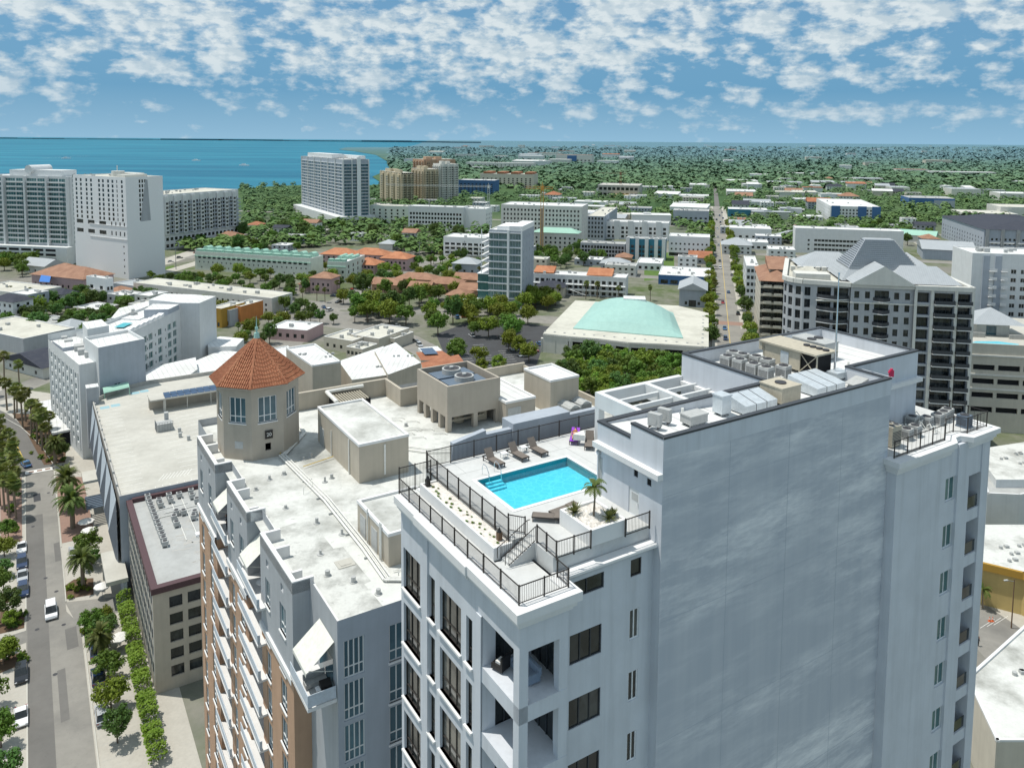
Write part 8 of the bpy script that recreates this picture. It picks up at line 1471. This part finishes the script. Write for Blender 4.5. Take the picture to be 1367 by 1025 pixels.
lamp('brown street lamp pole before the yellow store wall', at(1350, 838, .02), 9.5, R(190))
for i in range(12): s_ = -60 + i * 42; lamp('grey street lamp on the straight avenue, %s from the near end' % nth(i), avp(s_, 8 if i % 2 else -8, .02), 9, R(90 - 104.3) + (math.pi if i % 2 else 0), 'steel', 'street lamps on the avenue')
pl = [(365, 300, 17), (300, 318, 15), (235, 360, 15), (90, 384, 14), (1200, 262, 20), (1335, 268, 22), (1155, 258, 22), (560, 345, 13), (480, 362, 13), (620, 344, 13), (1090, 240, 26), (1316, 255, 24)]
for i, (x, y, h_) in enumerate(pl):
    t = thing('utility_pole', 'thin utility pole standing far off among the trees, %s from the left' % nth(sorted(pl).index((x, y, h_))), 'utility pole', at(x, y), 0, 'thin poles in the distance'); c = MB(); c.tube((0, 0, 0), (0, 0, h_), .25, .15, 6); c.obj('pole', M['steel'], t); c = MB(); c.box(-1.6, -.1, h_ - 1.2, 1.6, .1, h_ - 1.0); c.obj('crossarm', M['steel'], t)
# tower cranes
def crane(label, base, top, jib_px0, jib_px1, mat, core=False):
    P = at(*base); h_ = height_at(P, top); t = thing('tower_crane', label, 'tower crane', P); m_ = MB(); s_ = 1.1
    for a, b_ in ((-s_, -s_), (s_, -s_), (s_, s_), (-s_, s_)): m_.bar((a, b_, 0), (a, b_, h_ + 3), .35, .35)
    k = 0.0
    while k < h_: m_.bar((-s_, -s_, k), (s_, -s_, k + 2.4), .22, .22); m_.bar((s_, s_, k), (s_, -s_, k + 2.4), .22, .22); m_.bar((-s_, -s_, k), (-s_, s_, k + 2.4), .22, .22); k += 2.4
    m_.obj('mast', M[mat], t); Q = Vector((P.x, P.y, h_)); X = hd(100); l0, l1 = solve(Q, X, jib_px0), solve(Q, X, jib_px1); j = MB(); d = Vector((X.x, X.y, 0))
    for o_, z in ((-.7, 0), (.7, 0), (0, 1.6)): n = Vector((-d.y, d.x, 0)) * o_; j.bar(d * l0 + n + Vector((0, 0, h_ + z)), d * l1 + n + Vector((0, 0, h_ + z)), .3, .3)
    k = l0
    while k < l1: j.bar(d * k + Vector((0, 0, h_)), d * (k + 1.5) + Vector((0, 0, h_ + 1.6)), .2, .2); k += 3
    j.obj('jib', M[mat], t); c = MB(); c.box(-1, -1.2, h_ - 1.5, 1, 1.2, h_ + 1.2); c.obj('cab', M[mat], t); a = MB(); a.bar((0, 0, h_), (0, 0, h_ + 5), .5, .5); a.obj('apex', M[mat], t)
    if core: cc = MB(); cc.box(-1.3, 2.5, 0, 1.3, 5, h_ - 16); cc.obj('hoist_tower', M['conc2'], t)
crane('orange tower crane with concrete hoist tower before the big white apartments', (723, 336), 252, 702, 738, 'crane', True); crane('thin pale crane whose long jib crosses the beige towers', (652, 286), 250, 515, 656, 'umb'); crane('small reddish crane far off over the woodland', (828, 262), 232, 792, 836, 'rust')
# boats
for i, (x, y, lab) in enumerate(((262, 215, 'white motorboat out on the bay'), (326, 221.5, 'tiny far motorboat on the bay, right of the other one'), (88, 212, 'boat leaving a long white wake behind the balcony tower'))):
    p = at(x, y, -1); t = thing('motorboat', lab, 'boat', (p.x, p.y, -1), R(rr.uniform(-20, 20))); s = 2.0; b = MB(); b.prism([(-8*s, -2*s), (5*s, -2*s), (9*s, 0), (5*s, 2*s), (-8*s, 2*s)], -.3, 1.6*s); b.obj('hull', M['white'], t); c = MB(); c.box(-4*s, -1.4*s, 1.6*s, 2*s, 1.4*s, 3.4*s); c.obj('cabin', M['offwhite'], t)
mb = MB(); a, b_ = at(55, 211.5, -.9), at(120, 208, -.9); n = Vector((0, 9, 0)); mb.poly([tuple(a), tuple(b_ - n * .3), tuple(b_ + n * .3), tuple(a + n * 1.6)]); o_ = mb.obj('wake', M['umb']); o_['kind'] = 'stuff'
# far pale buildings among the trees
rr = random.Random(70); cnt = 0
bandx = [(560, 800, 196, 199), (690, 1000, 193.5, 198), (960, 1367, 194, 204), (690, 850, 203, 224), (960, 1367, 206, 246), (520, 700, 205, 232), (960, 1100, 250, 300), (700, 900, 262, 300), (1020, 1360, 246, 262)]
while cnt < 90:
    x0, x1, y0, y1 = bandx[cnt % len(bandx)]; x, y = rr.uniform(x0, x1), rr.uniform(y0, y1); p = at(x, y)
    if not free(p, 12): continue
    far = p.y > 2500; w_, d_, h_ = rr.uniform(14, 46) * (2.6 if far else 1), rr.uniform(14, 30) * (2 if far else 1), rr.uniform(6, 10) * (2.0 if far else 1.15); t = thing('distant_building', 'pale low building far off among the woodland trees', 'building', p, R(90 - GH + rr.uniform(-8, 8)), 'pale low buildings far off among the trees')
    m_ = MB(); m_.box(0, 0, 0, w_, d_, h_); m_.obj('wall', M[rr.choice(('offwhite', 'ivory', 'cream', 'white'))], t); r = MB(); g_ = rr.random()
    if g_ < .3: r.prism([(-.6, -.6), (w_ + .6, -.6), (w_ + .6, d_ + .6), (-.6, d_ + .6)], h_ + .01, [h_ + .2, h_ + .2, h_ + 3, h_ + 3])
    else: r.box(-.4, -.4, h_ + .01, w_ + .4, d_ + .4, h_ + .6); r.box(w_*.3, d_*.3, h_ + .61, w_*.5, d_*.6, h_ + 2)
    r.obj('roof', M[rr.choice(('whiteroof', 'whiteroof', 'metalroof', 'creamroof', 'terra'))], t); cnt += 1
sg = thing('traffic_sign', 'round yellow sign at the foot of the corner date palm', 'sign', W(-16.9, 211.5, .04), ROTZ); c = MB(); c.tube((0, 0, 0), (0, 0, 2.4), .04); c.obj('post', M['steel'], sg); c = MB(); c.tube((0, -.03, 2.2), (0, -.06, 2.2), .45, None, 16); c.obj('plate', M['painty'], sg)
# ================================================================== sky and sun
SUN_H, SUN_E = -82.0, 70.0
wd = bpy.data.worlds.new('World'); SC.world = wd; wd.use_nodes = True; nt = wd.node_tree; bg = nt.nodes['Background']
sk = N(nt, 'TexSky'); sk.sky_type = 'NISHITA'; sk.sun_disc = False; sk.sun_elevation = R(SUN_E); sk.sun_rotation = R(SUN_H); sk.altitude = 50; sk.air_density = 1.0; sk.dust_density = .6; sk.ozone_density = 2.0
tc = N(nt, 'TexCoord'); sp = N(nt, 'SeparateXYZ'); nt.links.new(tc.outputs['Generated'], sp.inputs[0])
def ma(op, a, b=None):
    n = N(nt, 'Math', operation=op)
    for i, x in enumerate((a, b)):
        if x is None: continue
        if isinstance(x, (int, float)): n.inputs[i].default_value = x
        else: nt.links.new(x, n.inputs[i])
    return n.outputs[0]
az = ma('ARCTAN2', sp.outputs[0], sp.outputs[1]); el = ma('ARCSINE', sp.outputs[2])
cv = N(nt, 'CombineXYZ'); nt.links.new(az, cv.inputs[0]); nt.links.new(ma('MULTIPLY', el, 1.9), cv.inputs[1])
def mr(x, a, b, c, d):
    r = N(nt, 'MapRange'); nt.links.new(x, r.inputs[0])
    for i, y in enumerate((a, b, c, d)): r.inputs[i + 1].default_value = y
    return r.outputs[0]
def nz(sc, det, w=0.0):
    n = N(nt, 'TexNoise'); n.inputs['Scale'].default_value = sc; n.inputs['Detail'].default_value = det; n.inputs['Roughness'].default_value = .58
    mp = N(nt, 'Mapping'); mp.inputs['Location'].default_value = (w, w * .7, 0); nt.links.new(cv.outputs[0], mp.inputs['Vector']); nt.links.new(mp.outputs[0], n.inputs['Vector']); return n.outputs['Fac']
base = nz(24, 8); big = nz(7, 3, 3.1); hi = nz(24, 8, -.008)
cover = ma('ADD', mr(el, .006, .032, -.07, .035), ma('ADD', mr(el, .052, .12, 0, .10), mr(big, .3, .7, -.11, .10)))
dens = mr(ma('ADD', base, cover), .51, .68, 0, 1); lit = mr(ma('SUBTRACT', base, hi), -.05, .08, .45, 1)
haze = mr(el, 0, .12, 1, 0)
skc = mix(nt, mr(el, .0, .3, .95, .35), sk.outputs[0], mix(nt, mr(el, 0.0, .06, 1, 0), (1.0, 3.4, 5.9), (2.9, 5.3, 7.3)))
clc = mix(nt, lit, (4.2, 5.6, 6.6), (7.6, 8.4, 8.7))
fin = mix(nt, ma('MULTIPLY', dens, mr(el, .03, .1, .62, .95)), skc, clc)
nt.links.new(fin, bg.inputs['Color']); bg.inputs['Strength'].default_value = .095
sl = bpy.data.lights.new('sun', 'SUN'); sl.energy = 4.0; sl.angle = R(.53); sl.color = (1.0, .955, .88); so = bpy.data.objects.new('sun', sl); COL.objects.link(so)
sd = hd(SUN_H) * math.cos(R(SUN_E)) + Vector((0, 0, math.sin(R(SUN_E)))); so.rotation_euler = sd.to_track_quat('Z', 'Y').to_euler()
SC.view_settings.view_transform = 'Standard'; SC.view_settings.look = 'None'; SC.view_settings.exposure = 0; SC.view_settings.gamma = 1
SC.render.engine = 'CYCLES'; SC.cycles.max_bounces = 6; SC.cycles.diffuse_bounces = 3; SC.cycles.glossy_bounces = 3; SC.cycles.transparent_max_bounces = 8; SC.cycles.use_denoising = True
